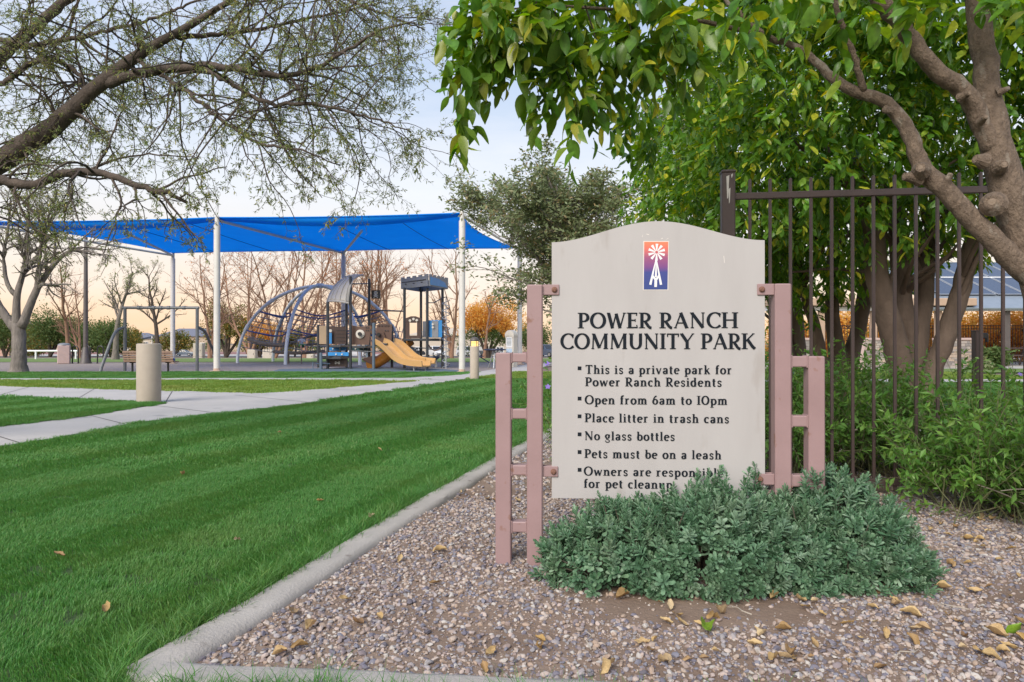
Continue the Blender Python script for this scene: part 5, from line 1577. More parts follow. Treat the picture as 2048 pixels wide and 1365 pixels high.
g1 = fabric('fabric', z3(PF[1]), z3(PF[2]), z3(PB[2]), z3(PB[1]), -.10, (.25, .2, 0, .5))
g2 = fabric('fabric', z3(PF[0]), z3(PF[1]), z3(PB[1]), z3(PB[0]), -.10, (.25, .2, .5, 0))
# folded hem hanging along the front edge
for g, nm in ((g1, 0), (g2, 1)):
    e = g[:, 0]; n = len(e); u = np.linspace(0, 1, n)
    dr = .05 + .22 * (4 * u * (1 - u)) ** 1.2
    mb = MB(); mb.grid(np.stack([e + np.array([0, .02, .03]), e + np.array([0, .10, 0]) - np.stack([0 * dr, 0 * dr, dr * .55], 1), e + np.array([0, .30, 0]) - np.stack([0 * dr, 0 * dr, dr], 1)], 1) - co)
    o = mb.build('valance', m_blue, cn, smooth=True); o.modifiers.new('thickness', 'SOLIDIFY').thickness = .004
def rafter(a, b_, rad=.05):
    mb = MB(); mb.tube(np.array([a, b_]) - co, rad, 10); auto_smooth(mb.build('rafter', m_cpole, cn))
rafter((PF[1][0], PF[1][1], HT - .08), (PB[1][0], PB[1][1], HT - .10))
rafter((PB[1][0], PB[1][1], HT - .10), (-5.55, 25.2, HT - .12))
rafter((PF[0][0], PF[0][1], HT - .08), (PB[0][0], PB[0][1], HT - .10))
rafter((PF[2][0], PF[2][1], HT - .08), (PB[2][0], PB[2][1], HT - .10))
rafter((PB[0][0], PB[0][1], HT - .10), (-14.4, 25.4, HT - .14))

# ================================================================== pirate ship play structure
m_pdark = pmat('dark_steel_post', (.030, .034, .040), (.04, .045, .052), 5, .4)
m_pblue = pmat('blue_grey_post', (.10, .14, .18), (.085, .12, .155), 5, .4)
m_brown = pmat('brown_plastic', (.115, .062, .043), (.095, .052, .037), 6, .45)
m_dbrown = pmat('dark_brown_plastic', (.065, .034, .026), (.05, .028, .022), 6, .45)
m_tan = pmat('tan_plastic', (.40, .29, .18), (.36, .26, .16), 5, .5)
m_slide = pmat('mustard_slide_plastic', (.53, .32, .13), (.47, .28, .11), 3, .35)
m_tube = pmat('amber_slide_plastic', (.47, .20, .03), (.40, .165, .025), 3, .35)
m_sky = pmat('bright_blue_plastic', (.02, .22, .52), (.02, .19, .46), 5, .4)
m_teal = pmat('dark_teal_plastic', (.02, .075, .085), (.02, .06, .07), 5, .4)
m_greyp = pmat('grey_plastic', (.21, .22, .24), (.18, .19, .205), 5, .5)
m_cream = pmat('cream_plastic', (.62, .58, .5), (.55, .51, .44), 5, .5)
m_sail = pmat('sail_plastic', (.38, .36, .33), (.33, .31, .285), 3, .5)
m_black = pmat('black_plastic', (.012, .012, .014), (.018, .018, .02), 5, .4)
m_steel = pmat('galvanised_steel', (.42, .44, .46), (.36, .38, .40), 6, .4, metal=.4)
D = 25.9
ps = thing('play_structure', 'pirate ship play structure with sail roof, castle tower and double slide', 'playground', (X(740, D), D, 0))
po = np.array([X(740, D), D, 0.])
def pw(px, py, d=D): return np.array(tuple(W(px, py, d))) - po
def ppost(px, ytop, d, m=m_pdark, rad=.055):
    p = pw(px, ytop, d)
    mb = MB(); mb.tube([(p[0], p[1], -.03), (p[0], p[1], p[2] - .02), (p[0], p[1], p[2])], [rad, rad, rad * .7], 10)
    return auto_smooth(mb.build('post', m, ps))
for px, yt, d, m in ((637, 650, 27.0, m_pdark), (655.5, 604, 25.6, m_pdark), (693, 607, 27.2, m_pdark), (701, 553, 25.5, m_pdark), (738.5, 558, 27.2, m_pdark), (747.5, 646, 25.3, m_pblue), (784, 651, 27.0, m_pdark), (809, 576, 26.2, m_pdark), (842, 576, 28.0, m_pdark), (854.5, 576, 25.6, m_pdark), (885, 577, 26.4, m_pdark), (642, 706, 25.0, m_pblue)):
    ppost(px, yt, d, m)
def ppanel(name, x0, x1, y0, y1, d, m, thick=.05, outline=None, hole=None):
    a = pw(x0, y1, d); b_ = pw(x1, y0, d)
    w, h = b_[0] - a[0], b_[2] - a[2]
    mb = MB()
    poly = [(u * w, v * h) for u, v in (outline or [(0, 0), (1, 0), (1, 1), (0, 1)])]
    mb.prism(poly, a + np.array([0, thick, 0]), (1, 0, 0), (0, 0, 1), thick)
    return mb.build(name, m, ps)
def disc(name, px, py, d, rad, m, parent, th=.02, n=20, inner=None):
    c = pw(px, py, d)
    poly = [(rad * math.cos(a), rad * math.sin(a)) for a in np.linspace(0, 2 * math.pi, n, endpoint=False)]
    mb = MB(); mb.prism(poly, c, (1, 0, 0), (0, 0, 1), th)
    return mb.build(name, m, parent)
# decks
def deck(x0, x1, y, d0, d1, th=.09):
    a = pw(x0, y, d0); b_ = pw(x1, y, d1)
    mb = MB(); mb.cbox(((a[0] + b_[0]) / 2, (a[1] + b_[1]) / 2, a[2] - th / 2), (abs(b_[0] - a[0]), d1 - d0, th), .01)
    mb.build('deck', m_pdark, ps)
deck(654, 702, 690.5, 25.6, 27.2); deck(701, 750, 692, 25.5, 27.2); deck(747, 790, 687, 25.3, 27.0); deck(808, 888, 677.5, 26.0, 28.0)
deck(640, 700, 714, 25.2, 26.6); deck(637, 656, 728, 25.2, 26.2)
ppanel('tan_panel', 638.5, 654, 652, 688.5, 26.6, m_tan)
bp = ppanel('ship_panel', 656.5, 692, 653.5, 688.5, 26.7, m_dbrown)
for yy in (661, 668, 675, 682):
    a, b_ = pw(672, yy, 26.69), pw(691, yy + 1, 26.69)
    mb = MB(); mb.box((a + b_) / 2, (b_[0] - a[0], .012, .015)); mb.build('groove', m_black, bp)
ppanel('blue_lever', 658, 663.5, 666, 688, 26.55, m_sky, .04)
disc('knob', 661, 662, 26.55, .06, m_cream, bp)
ship = ppanel('ship_panel', 703, 740, 651.5, 690, 25.7, m_brown, .05, [(0, 0), (.95, 0), (1, .5), (1.02, 1), (.5, .94), (0, 1)])
disc('porthole_ring', 720.5, 668.5, 25.68, .165, m_cream, ship, .03, 28)
disc('porthole', 720.5, 668.5, 25.64, .125, m_black if False else m_cream, ship, .02, 24)
disc('periscope', 720, 668.5, 25.60, .075, m_black, ship, .06, 16)
for ix in (733, 737):
    for iy in (656, 661.5):
        disc('vent', ix, iy, 25.69, .028, m_black, ship, .012, 8)
sh2 = ppanel('ship_panel', 751, 784, 647.5, 686, 26.0, m_brown, .05, [(0, 0), (.96, 0), (1, 1), (.92, .93), (.8, .98), (.2, .98), (.06, .9)])
disc('periscope', 757.5, 669.5, 25.96, .07, m_black, sh2, .08, 14)
for ix in (757, 763.5, 770, 776): disc('vent', ix, 651.5, 25.98, .045, m_dbrown, sh2, .012, 10)
for ix in (771, 776): disc('vent', ix, 662, 25.98, .026, m_black, sh2, .012, 8)
mb = MB(); a, b_ = pw(768, 665, 25.97), pw(775, 686, 25.97); mb.tube([a, b_], .012, 5); mb.build('groove', m_dbrown, sh2)
p_ = ppanel('blue_panel', 658, 692, 693.5, 702, 26.4, m_sky)
for ix in (666, 680): disc('button', ix, 698, 26.38, .03, m_cream, p_, .012, 8)
p_ = ppanel('blue_panel', 656, 697, 705, 712.5, 25.4, m_sky)
for ix in (672, 684): disc('button', ix, 709, 25.38, .03, m_cream, p_, .012, 8)
p_ = ppanel('teal_panel', 703, 736, 693.5, 702, 26.8, m_teal)
for ix in (711, 727): disc('button', ix, 698, 26.78, .03, m_cream, p_, .012, 8)
p_ = ppanel('low_panel', 656.5, 693, 718, 734, 25.6, m_dbrown)
a = pw(675, 726, 25.58)
mb = MB(); mb.cbox(a, (.14, .02, .06), .008)
for sx in (-.07, .07):
    for sz in (-.025, .025): mb.lathe([(.032, -.01), (.032, .01)], (0, 0, 0), 10)
mb = MB(); mb.cbox(a, (.13, .02, .05), .01); mb.build('bone_mark', m_cream, p_)
for sx in (-.065, .065):
    for sz in (-.022, .022):
        disc('bone_mark', 675 + sx * 52.7, 726 - sz * 52.7, 25.58, .034, m_cream, p_, .012, 10)
# rails
def rail(pts, rad=.022, m=m_pdark, nm='rail'):
    mb = MB(); mb.tube([pw(*p) for p in pts], rad, 8); auto_smooth(mb.build(nm, m, ps))
rail([(701, 568, 25.5), (738, 568, 27.2)]); rail([(738, 621, 27.2), (809, 623, 26.2)], .028)
rail([(640, 713, 25.0), (701, 713, 25.5)]); rail([(701, 702, 25.5), (747, 704, 25.3)]); rail([(637, 692, 27), (655, 692, 25.6)])
rail([(854, 606, 25.6), (868, 606, 25.6), (884, 597, 26.2), (893, 594, 26.4), (893, 604, 26.4)], .02)
rail([(857, 690, 25.8), (862, 698, 25.8), (870, 702, 25.8), (878, 699, 25.8), (884, 690, 26.0)], .025, m_brown)
rail([(808, 695, 26.2), (854, 697, 25.6)], .018); rail([(632, 728, 24.9), (660, 728, 25.2)], .018, m_pblue)
rail([(626, 725, 25.1), (626, 737, 25.1)], .018, m_pblue)
# sail roof: spinnaker-like shell
Lb = poly_limb([pw(654, 604, 26.5), pw(659, 588, 26.6), (pw(672, 568, 26.7)), pw(690, 554, 26.7), pw(708, 550, 26.5), pw(727, 551.5, 26.2)], 16)
Rb = poly_limb([pw(698, 607, 25.4), pw(698.5, 590, 25.4), pw(701, 572, 25.4), pw(706, 560, 25.5), pw(714, 553, 25.7), pw(727, 551, 26.0)], 16)
g = []
for t in np.linspace(0, 1, 10):
    row = Lb * (1 - t) + Rb * t
    row = row + np.array([0, -.35, .03]) * (4 * t * (1 - t)) * np.linspace(1, .2, 16)[:, None]
    g.append(row)
g = np.array(g).transpose(1, 0, 2)
mb = MB(); mb.grid(g)
sail = mb.build('sail_roof', m_sail, ps, smooth=True); sail.modifiers.new('thickness', 'SOLIDIFY').thickness = .03
for k in (2, 4, 6):
    mb = MB(); mb.tube(g[:, k] + np.array([0, -.02, .0]), .018, 6); mb.build('rib', m_sail, sail)
mb = MB(); mb.tube(g[:, 0], .035, 6); mb.tube(g[:, 8], .035, 6); mb.tube(g[0], .035, 6); mb.build('rim', m_sail, sail)
# castle roof: four crenellated sides round a corner-on square
cA, cB, cC = pw(804, 566, 26.6), pw(857, 566, 25.2), pw(894, 566, 26.7)
cD = cA + cC - cB
def crenel(a, b_, m, nm='castle_panel', h=.44, n=5):
    w = np.linalg.norm((b_ - a)[:2]); u = (b_ - a) / w
    pts = [(0, -.24), (w, -.24)]
    xs = np.linspace(w, 0, 2 * n)
    for k in range(0, 2 * n - 1, 1):
        hh = .20 if k % 2 == 0 else .14
        pts += [(xs[k], hh), (xs[k + 1], hh)]
    mb = MB(); mb.prism(pts, a, u, (0, 0, 1), .05)
    return mb.build(nm, m, ps), u
def z0(v): return np.array([v[0], v[1], cA[2]])
A_, B_, C_, D_ = z0(cA), z0(cB), z0(cC), z0(cD)
c1, u1 = crenel(A_, B_, m_greyp); crenel(D_, A_, m_greyp); crenel(C_, D_, m_greyp)
c2_, u2 = crenel(B_ + (C_ - B_) * .02, C_, m_greyp)
nb2 = np.cross(u2, (0, 0, 1.)); w2 = np.linalg.norm((C_ - B_)[:2])
mb = MB(); mb.prism([(.06, -.20), (w2 * .92, -.20), (w2 * .8, -.02), (w2 * .45, .08), (.06, .10)], B_ + nb2 * .051, u2, (0, 0, 1), .02); mb.build('blue_inlay', m_sky, c2_)
nb1 = np.cross(u1, (0, 0, 1.)); w1 = np.linalg.norm((B_ - A_)[:2])
mb = MB(); mb.prism([(.08, -.02), (w1 - .1, -.02), (w1 - .1, .01), (.08, .01)], A_ + nb1 * .051, u1, (0, 0, 1), .015)
mb.build('groove', m_black, c1)
for f in (.2, .5, .8):
    mb = MB(); mb.prism([(w1 * f - .05, -.10), (w1 * f + .05, -.10), (w1 * f + .05, -.07), (w1 * f - .05, -.07)], A_ + nb1 * .051, u1, (0, 0, 1), .015); mb.build('groove', m_black, c1)
# tower panels
arch = [(0, 0), (.28, 0), (.28, .1), (.72, .1), (.72, .0), (1, 0), (1, 1), (.86, 1.02), (.7, 1.12), (.3, 1.12), (.14, 1.02), (0, 1)]
pl_ = ppanel('window_panel', 811, 819, 640, 677, 26.0, m_dbrown); ppanel('window_panel', 834, 842, 640, 677, 26.0, m_dbrown)
tp_ = ppanel('window_panel', 811, 842, 633.5, 645, 25.98, m_dbrown, .05, [(0, .1), (.25, .1), (.32, -.1), (.68, -.1), (.75, .1), (1, .1), (1, .7), (.8, .9), (.65, 1.05), (.35, 1.05), (.2, .9), (0, .7)])
ppanel('window_panel', 819, 834, 672.5, 677, 26.0, m_dbrown)
for ix, iy in ((820, 641.5), (827, 638.5), (833.5, 641)): disc('paw_mark', ix, iy, 25.96, .05, m_cream, tp_, .015, 10)
ppanel('grey_panel', 845.5, 855, 643, 675, 27.0, m_greyp)
bp2 = ppanel('blue_panel', 856.5, 884, 641, 675, 25.7, m_sky)
ppanel('grey_panel', 864, 876.5, 642.5, 674.5, 25.68, m_greyp, .04)
for iy in (649, 655): disc('button', 865.5, iy, 25.6, .04, m_cream, bp2, .015, 8)
# flag
fl = ppanel('flag', 742.5, 761, 581, 597.5, 27.1, m_black, .02)
disc('skull', 751.5, 586.5, 27.08, .075, m_cream, fl, .01, 14); 
for s in (-1, 1):
    a = pw(751.5 - 4.5 * s, 595.5, 27.075); b_ = pw(751.5 + 4.5 * s, 590.5, 27.075)
    mb = MB(); mb.tube([a, b_], .016, 6); mb.build('crossbone', m_cream, fl)
a = pw(751.5, 589.8, 27.07); mb = MB(); mb.cbox(a, (.07, .012, .06), .005); mb.build('skull_jaw', m_cream, fl)
for s in (-1, 1): disc('eye_socket', 751.5 + 1.4 * s, 586.5, 27.06, .017, m_black, fl, .006, 8)
# double slide
def channel(name, pts, width, wall, m, side):
    P = poly_limb([pw(*p) for p in pts], 26)
    T = np.gradient(P, axis=0); T = norm(T)
    S = norm(np.cross(T, np.array([0, 0, 1.]))); U = np.cross(S, T)
    pr = [(-.5, 1.0), (-.46, 1.05), (-.42, 1.0), (-.38, .18), (-.28, .03), (0, 0), (.28, .03), (.38, .18), (.42, 1.0), (.46, 1.05), (.5, 1.0), (.46, -.15), (0, -.22), (-.46, -.15)]
    g = [[P[i] + S[i] * a * width + U[i] * h * wall for a, h in pr + pr[:1]] for i in range(len(P))]
    mb = MB(); mb.grid(np.array(g))
    mb.add(np.array(g[0][:-1]), [tuple(range(14))]); mb.add(np.array(g[-1][:-1]), [tuple(range(13, -1, -1))])
    return auto_smooth(mb.build(name, m, ps), 50)
channel('slide_lane', [(757, 686.5, 25.6), (768, 690, 25.3), (782, 703, 24.9), (797, 719, 24.5), (812, 727.5, 24.2), (830, 731, 24.0), (853, 732, 23.7)], .52, .17, m_slide, 0)
channel('slide_lane', [(779, 685.5, 26.1), (790, 689, 25.8), (803, 701, 25.4), (817, 715, 25.0), (830, 722.5, 24.7), (843, 725.5, 24.5), (861, 727, 24.2)], .52, .17, m_slide, 0)
for px in (828, 851):
    a = pw(px, 735, 23.9); mb = MB(); mb.tube([(a[0], a[1], -.03), (a[0], a[1], .16)], .025, 8); mb.build('slide_foot', m_steel, ps)
# curly slide behind
mb = MB(); Q = poly_limb([pw(822, 680, 27.0), pw(808, 690, 26.9), pw(795, 698, 26.9), pw(780, 708, 26.9), pw(766, 718, 26.8), pw(752, 726, 26.6), pw(738, 730, 26.4)], 30)
mb.tube(Q, .22, 14); auto_smooth(mb.build('curved_slide', m_tube, ps), 60)
for k in range(3, 28, 5):
    mb = MB(); mb.tube([Q[k], Q[k] + (Q[k + 1] - Q[k]) * .35], .235, 14); mb.build('slide_flange', m_tube, ps)
# prow and small seats
mb = MB()
a, b_, c_ = pw(724, 719, 25.6), pw(747, 712, 25.6), pw(747, 730, 25.6)
mb.add([a + np.array([0, 0, .02]), a + np.array([0, .02, -.03]), b_ + np.array([0, -.25, 0]), b_ + np.array([0, .25, 0]), c_ + np.array([0, .2, 0]), c_ + np.array([0, -.2, 0])], [(0, 2, 3), (0, 3, 4, 1), (0, 1, 5, 2), (1, 4, 5), (2, 5, 4, 3)])
mb.build('prow', m_dbrown, ps)
# spiral climber
t = np.linspace(0, 1, 150); c0, c1 = pw(892, 600, 26.2), pw(892, 737, 26.0)
H_ = np.stack([c0[0] + .14 * np.cos(t * 60), c0[1] + .14 * np.sin(t * 60), c0[2] + (c1[2] - c0[2]) * t], 1)
mb = MB(); mb.tube(H_, .017, 6); auto_smooth(mb.build('spiral_climber', m_steel, ps))
rail([(892, 597, 26.2), (892, 738, 26.0)], .02, m_steel, 'climber_pole')
# rope net beside the tower
m_rope = pmat('dark_blue_rope', (.03, .045, .11), (.04, .055, .12), 20, .8)
mb = MB()
for k in range(4):
    mb.tube([pw(786 + k * 7, 652 + k, 26.8), pw(786 + ((k + 2) % 4) * 7, 712, 26.8)], .014, 5)
for yy in (662, 676, 690, 704): mb.tube([pw(785, yy, 26.8), pw(809, yy + 3, 26.4)], .014, 5)
tag(mb.build('rope_net', m_rope, ps), kind='stuff')
# stool-like spinner seat right of the slide
sp = thing('spinner_seat', 'small dark tilted spinner seat at the foot of the slide', 'spinner', (X(872, 27.0), 27.0, 0))
mb = MB(); mb.lathe([(.05, 0), (.05, .28)], n=10); mb.build('stem', m_steel, sp)
mb = MB(); mb.lathe([(.06, .24), (.26, .30), (.34, .42), (.31, .42), (.22, .33), (.02, .29)], n=18); o = mb.build('seat', pmat('navy_plastic', (.02, .035, .075), (.025, .04, .08), 6, .35), sp, smooth=True); o.rotation_euler = (0, -.35, 0)

# ================================================================== dome climber
dm = thing('dome_climber', 'arched steel dome climber with rope nets behind the play structure', 'climber', (-9.2, 32.6, 0))
do = np.array([-9.2, 32.6, 0.])
m_arch = pmat('arch_steel', (.56, .60, .64), (.48, .52, .56), 5, .4)
apex = np.array(tuple(W(640, 572, 32.6)))
feet = [(X(475, 33.6), 33.6), (X(571, 30.6), 30.6), (X(546, 35.6), 35.6), (X(805, 33.2), 33.2), (X(720, 30.4), 30.4), (X(735, 36.2), 36.2)]
ARC = []
for k, (fx, fy) in enumerate(feet):
    th = np.linspace(0, math.pi / 2, 22)
    P = np.stack([apex[0] + (fx - apex[0]) * np.sin(th), apex[1] + (fy - apex[1]) * np.sin(th), -.02 + (apex[2] + .02) * np.cos(th)], 1)
    ARC.append(P)
    mb = MB(); mb.tube(P - do, .075, 10); a_ = auto_smooth(mb.build('arch', m_arch, dm))
    for i in (8, 14):
        mb = MB(); mb.tube([P[i] - do, P[i + 1] - do], .098, 10); mb.build('collar', m_arch, a_)
mb = MB(); mb.lathe([(.02, -.1), (.2, -.1), (.22, 0), (.18, .1), (.02, .12)], tuple(apex - do), 14); mb.build('hub', m_arch, dm)
rings = MB(); blue = MB()
order_ = [0, 2, 5, 3, 4, 1]
ctr = np.array([-9.2, 32.8, 0])
for li, i in enumerate((11, 12, 13, 14, 15, 16, 17, 18)):
    pts = [ARC[k][i] for k in order_]
    for s in range(6):
        a, b_ = pts[s], pts[(s + 1) % 6]
        t = np.linspace(0, 1, 7)
        q = a[None] * (1 - t)[:, None] + b_[None] * t[:, None]
        sg = 4 * t * (1 - t)
        q[:, :2] += (ctr[:2] - q[:, :2]) * (.22 * sg)[:, None]; q[:, 2] -= .30 * sg
        (blue if li in (0, 4) else rings).tube(q - do, .032 if li in (0, 4) else .014, 5)
for s in range(6):
    for t in np.linspace(0, 1, 10):
        col = []
        for i in (11, 14, 16, 18):
            a, b_ = ARC[order_[s]][i], ARC[order_[(s + 1) % 6]][i]
            q = a * (1 - t) + b_ * t; sg = 4 * t * (1 - t)
            q[:2] += (ctr[:2] - q[:2]) * .22 * sg; q[2] -= .30 * sg
            col.append(q)
        rings.tube(np.array(col) - do, .011, 4)
tag(rings.build('rope_net', pmat('grey_rope', (.16, .17, .21), (.11, .12, .16), 20, .8), dm), kind='stuff')
tag(blue.build('blue_rope', pmat('blue_rope', (.03, .06, .22), (.025, .05, .17), 20, .8), dm), kind='stuff')
m_log = pmat('weathered_log', (.18, .15, .13), (.10, .085, .075), 6, .9, .6, 30)
for pts in (([(497, 679, 32.8), (520, 686, 32.4), (548, 690, 32.0), (575, 690, 31.6)], .10), ([(548, 704, 32.4), (585, 707, 32.2), (625, 705, 32), (650, 703, 32)], .08), ([(580, 688, 32.0), (610, 676, 32.2), (640, 668, 32.4)], .06), ([(596, 693, 31.8), (630, 688, 31.9), (655, 690, 32)], .06)):
    mb = MB(); mb.tube(poly_limb([np.array(tuple(W(*p))) - do for p in pts[0]], 14), pts[1], 8)
    auto_smooth(mb.build('log_beam', m_log, dm), 60)
for px in (577, 660):
    a = np.array(tuple(W(px, 706, 32.2))) - do
    mb = MB(); mb.tube([(a[0], a[1], -.03), (a[0], a[1], a[2])], .05, 8); mb.build('log_stand', m_log, dm)

# ================================================================== child in the net
def person(name, label, loc, rz, skin, shirt, shorts, hairc):
    root = thing(name, label, 'person', loc, rz)
    m_skin = pmat('skin', skin, tuple(c * .92 for c in skin), 20, .6)
    me = bpy.data.meshes.new('body')
    J = [(0, 0, .10, .075), (0, .01, .24, .085), (0, .02, .36, .075), (0, .02, .43, .032), (0, .0, .47, .045), (0, -.005, .56, .072), (0, 0, .63, .05),
         (.11, .02, .38, .032), (.15, -.06, .26, .027), (.10, -.20, .24, .022), (.09, -.25, .26, .02),
         (-.11, .02, .38, .032), (-.15, -.05, .26, .027), (-.11, -.18, .30, .022), (-.10, -.23, .33, .02),
         (.07, -.02, .09, .06), (.09, -.27, .13, .045), (.09, -.30, -.08, .034), (.09, -.31, -.16, .025), (.09, -.40, -.18, .022),
         (-.07, -.02, .09, .06), (-.10, -.26, .11, .045), (-.11, -.32, -.09, .034), (-.11, -.33, -.17, .025), (-.11, -.42, -.19, .022)]
    E = [(0, 1), (1, 2), (2, 3), (3, 4), (4, 5), (5, 6), (2, 7), (7, 8), (8, 9), (9, 10), (2, 11), (11, 12), (12, 13), (13, 14), (0, 15), (15, 16), (16, 17), (17, 18), (18, 19), (0, 20), (20, 21), (21, 22), (22, 23), (23, 24)]
    me.from_pydata([j[:3] for j in J], E, [])
    me.materials.append(m_skin)
    o = link('body', me, root)
    o.modifiers.new('skin', 'SKIN'); 
    for i, j in enumerate(J):
        me.skin_vertices[0].data[i].radius = (j[3], j[3])
    me.skin_vertices[0].data[0].use_root = True
    o.modifiers.new('smooth', 'SUBSURF').levels = 1
    o.modifiers['smooth'].render_levels = 1
    mb = MB(); mb.lathe([(.075, .10), (.098, .12), (.10, .24), (.098, .34), (.06, .405), (.045, .415)], (0, .015, 0), 16)
    for s in (-1, 1): mb.tube([(.09 * s, .02, .375), (.125 * s, -.01, .33), (.15 * s, -.05, .275)], [.05, .048, .042], 10)
    mb.build('shirt', pmat('shirt_cloth', shirt, None, 10, .9), root, smooth=True)
    mb = MB(); mb.lathe([(.08, .03), (.10, .06), (.102, .13), (.09, .14)], (0, .0, 0), 16)
    for s in (-1, 1): mb.tube([(.06 * s, -.01, .09), (.08 * s, -.13, .12), (.09 * s, -.25, .13)], [.078, .072, .062], 12)
    mb.build('shorts', pmat('shorts_cloth', shorts, None, 10, .9), root, smooth=True)
    V, Fc = ICO2
    mb = MB(); q = V[(Fc.ravel())].reshape(-1, 3, 3)
    keep = (q.mean(1)[:, 2] > .05) | (q.mean(1)[:, 1] > .35)
    mb.add(V * np.array([.082, .088, .09]) + np.array([0, .004, .565]), Fc[keep]); mb.build('hair', pmat('hair', hairc, None, 40, .8), root, smooth=True)
    mb = MB()
    for s in (-1, 1): mb.add(ICO1[0] * .012 + np.array([.028 * s, -.072, .565]), ICO1[1])
    mb.build('eyes', m_black, root)
    mb = MB(); mb.add(ICO1[0] * np.array([.012, .018, .016]) + np.array([0, -.078, .54]), ICO1[1]); mb.build('nose', m_skin, root)
    return root
kp = W(603, 697, 31.4)
person('person', 'child in pale shirt and green shorts sitting in the rope net', (kp.x, kp.y, kp.z + .02), .6, (.52, .30, .22), (.62, .64, .72), (.05, .30, .09), (.20, .11, .06))
st_ = thing('net_seat', 'small rope seat under the child in the dome climber', 'seat', (kp.x, kp.y, 0))
mb = MB(); mb.lathe([(.02, 0), (.26, .012), (.28, .03), (.02, .035)], (0, 0, kp.z + .015), 16); mb.tube([(0, 0, 0), (0, 0, kp.z + .02)], .03, 8)
mb.build('rope_disc', m_log, st_)
# ================================================================== park furniture
m_conc = pmat('cast_concrete', (.40, .345, .285), (.36, .31, .255), 6, .85, .25, 90)
m_pinkc = pmat('pink_concrete', (.46, .34, .31), (.40, .30, .275), 5, .85, .25, 60)
m_pole = pmat('bronze_pole', (.10, .085, .08), (.075, .065, .06), 5, .5)
m_wood = pmat('bench_wood', (.26, .165, .115), (.18, .115, .08), 4, .8, .4, 40, stretch=(1, 6, 6))
m_glowlamp, N, L, b = nodes_of('lit_lamp_glass')
b.inputs['Base Color'].default_value = (.9, .6, .25, 1); b.inputs['Emission Color'].default_value = (1, .58, .18, 1); b.inputs['Emission Strength'].default_value = 1.6
m_lampoff = pmat('frosted_lamp', (.45, .47, .5), (.4, .42, .45), 5, .3)

# near concrete bollard at the path corner
d = 1296.75 / (807 - HY)
o = thing('concrete_bollard', 'thick tan concrete bollard at the corner of the paths', 'bollard', (X(298, d), d, 0))
mb = MB(); mb.lathe([(.175, -.05), (.176, .0), (.178, .925), (.172, .94), (.155, .946), (.02, .947)], n=36)
auto_smooth(mb.build('shaft', m_conc, o), 30)
mb = MB(); mb.lathe([(.185, -.02), (.188, .012), (.18, .03)], n=30); mb.build('footing', m_conc, o)
# lit bollard
def lamp_bollard(label, px, py, top, wpx, lit, shaft, d=None):
    d = d or 1296.75 / (py - HY)
    o = thing('bollard_lamp', label, 'lamp', (X(px, d), d, 0), 0, 'bollard lamps')
    rr = wpx / F * d / 2; H = Z(top, d)
    mb = MB(); mb.lathe([(rr, -.05), (rr, H * .78), (rr * .96, H * .785)], n=24); auto_smooth(mb.build('shaft', shaft, o), 40)
    mb = MB(); mb.lathe([(rr * .80, H * .785), (rr * .80, H * .895)], n=20); mb.build('lamp_glass', m_glowlamp if lit else m_lampoff, o)
    for k in range(3):
        mb = MB(); z_ = H * (.80 + .032 * k); mb.lathe([(rr * .97, z_), (rr * .99, z_ + .012), (rr * .82, z_ + .016)], n=20); mb.build('louver', m_pole, o)
    for a in np.arange(4) * 1.571 + .6:
        mb = MB(); mb.tube([(rr * .93 * math.cos(a), rr * .93 * math.sin(a), H * .78), (rr * .93 * math.cos(a), rr * .93 * math.sin(a), H * .9)], .009, 6); mb.build('strut', m_pole, o)
    mb = MB(); mb.lathe([(rr * 1.0, H * .892), (rr * 1.02, H * .905), (rr * .92, H * .95), (rr * .6, H * .985), (rr * .1, H)], n=24); auto_smooth(mb.build('dome_cap', m_pole, o), 40)
lamp_bollard('lit bollard lamp glowing amber beside the path', 949, 760, 674, 18, True, m_conc)
lamp_bollard('unlit pinkish bollard lamp beyond the fence in front of a stone pier', 1722, 744, 658, 17, False, m_pinkc)
# bench
d = 22.9
o = thing('park_bench', 'wooden slat bench with black end frames behind the thick bollard', 'bench', (X(298, d), d, 0), .06)
w = 1.62
for k in range(5):
    mb = MB(); mb.cbox((0, -.06 + .022 * (4 - k) - .05, .36 + .075 * k), (w, .028, .062), .006, Euler((-.25, 0, 0))); mb.build('back_slat', m_wood, o)
for k in range(4):
    mb = MB(); mb.cbox((0, .07 + .105 * k, .325), (w, .09, .03), .006); mb.build('seat_slat', m_wood, o)
for s in (-.62, .55):
    mb = MB(); mb.tube([(s, -.10, .70), (s, -.03, .46), (s, .02, .31), (s, .20, .30), (s, .44, .31)], .026, 8); mb.tube([(s, .18, .30), (s, .18, -.04)], .034, 8)
    auto_smooth(mb.build('end_frame', m_black, o))
bl = MB(); 
V = ICO2[0] * np.array([.17, .11, .06]); V[:, 2] += .015 * np.sin(V[:, 0] * 30)
bl.add(V, ICO2[1]); o = bl.build('folded_jacket', pmat('blue_cloth', (.02, .13, .36), (.015, .09, .27), 8, .9), None, smooth=True, loc=(X(341, 23.05), 23.05, .40)); tag(o, 'blue folded cloth lying on the end of the wooden bench', 'cloth')
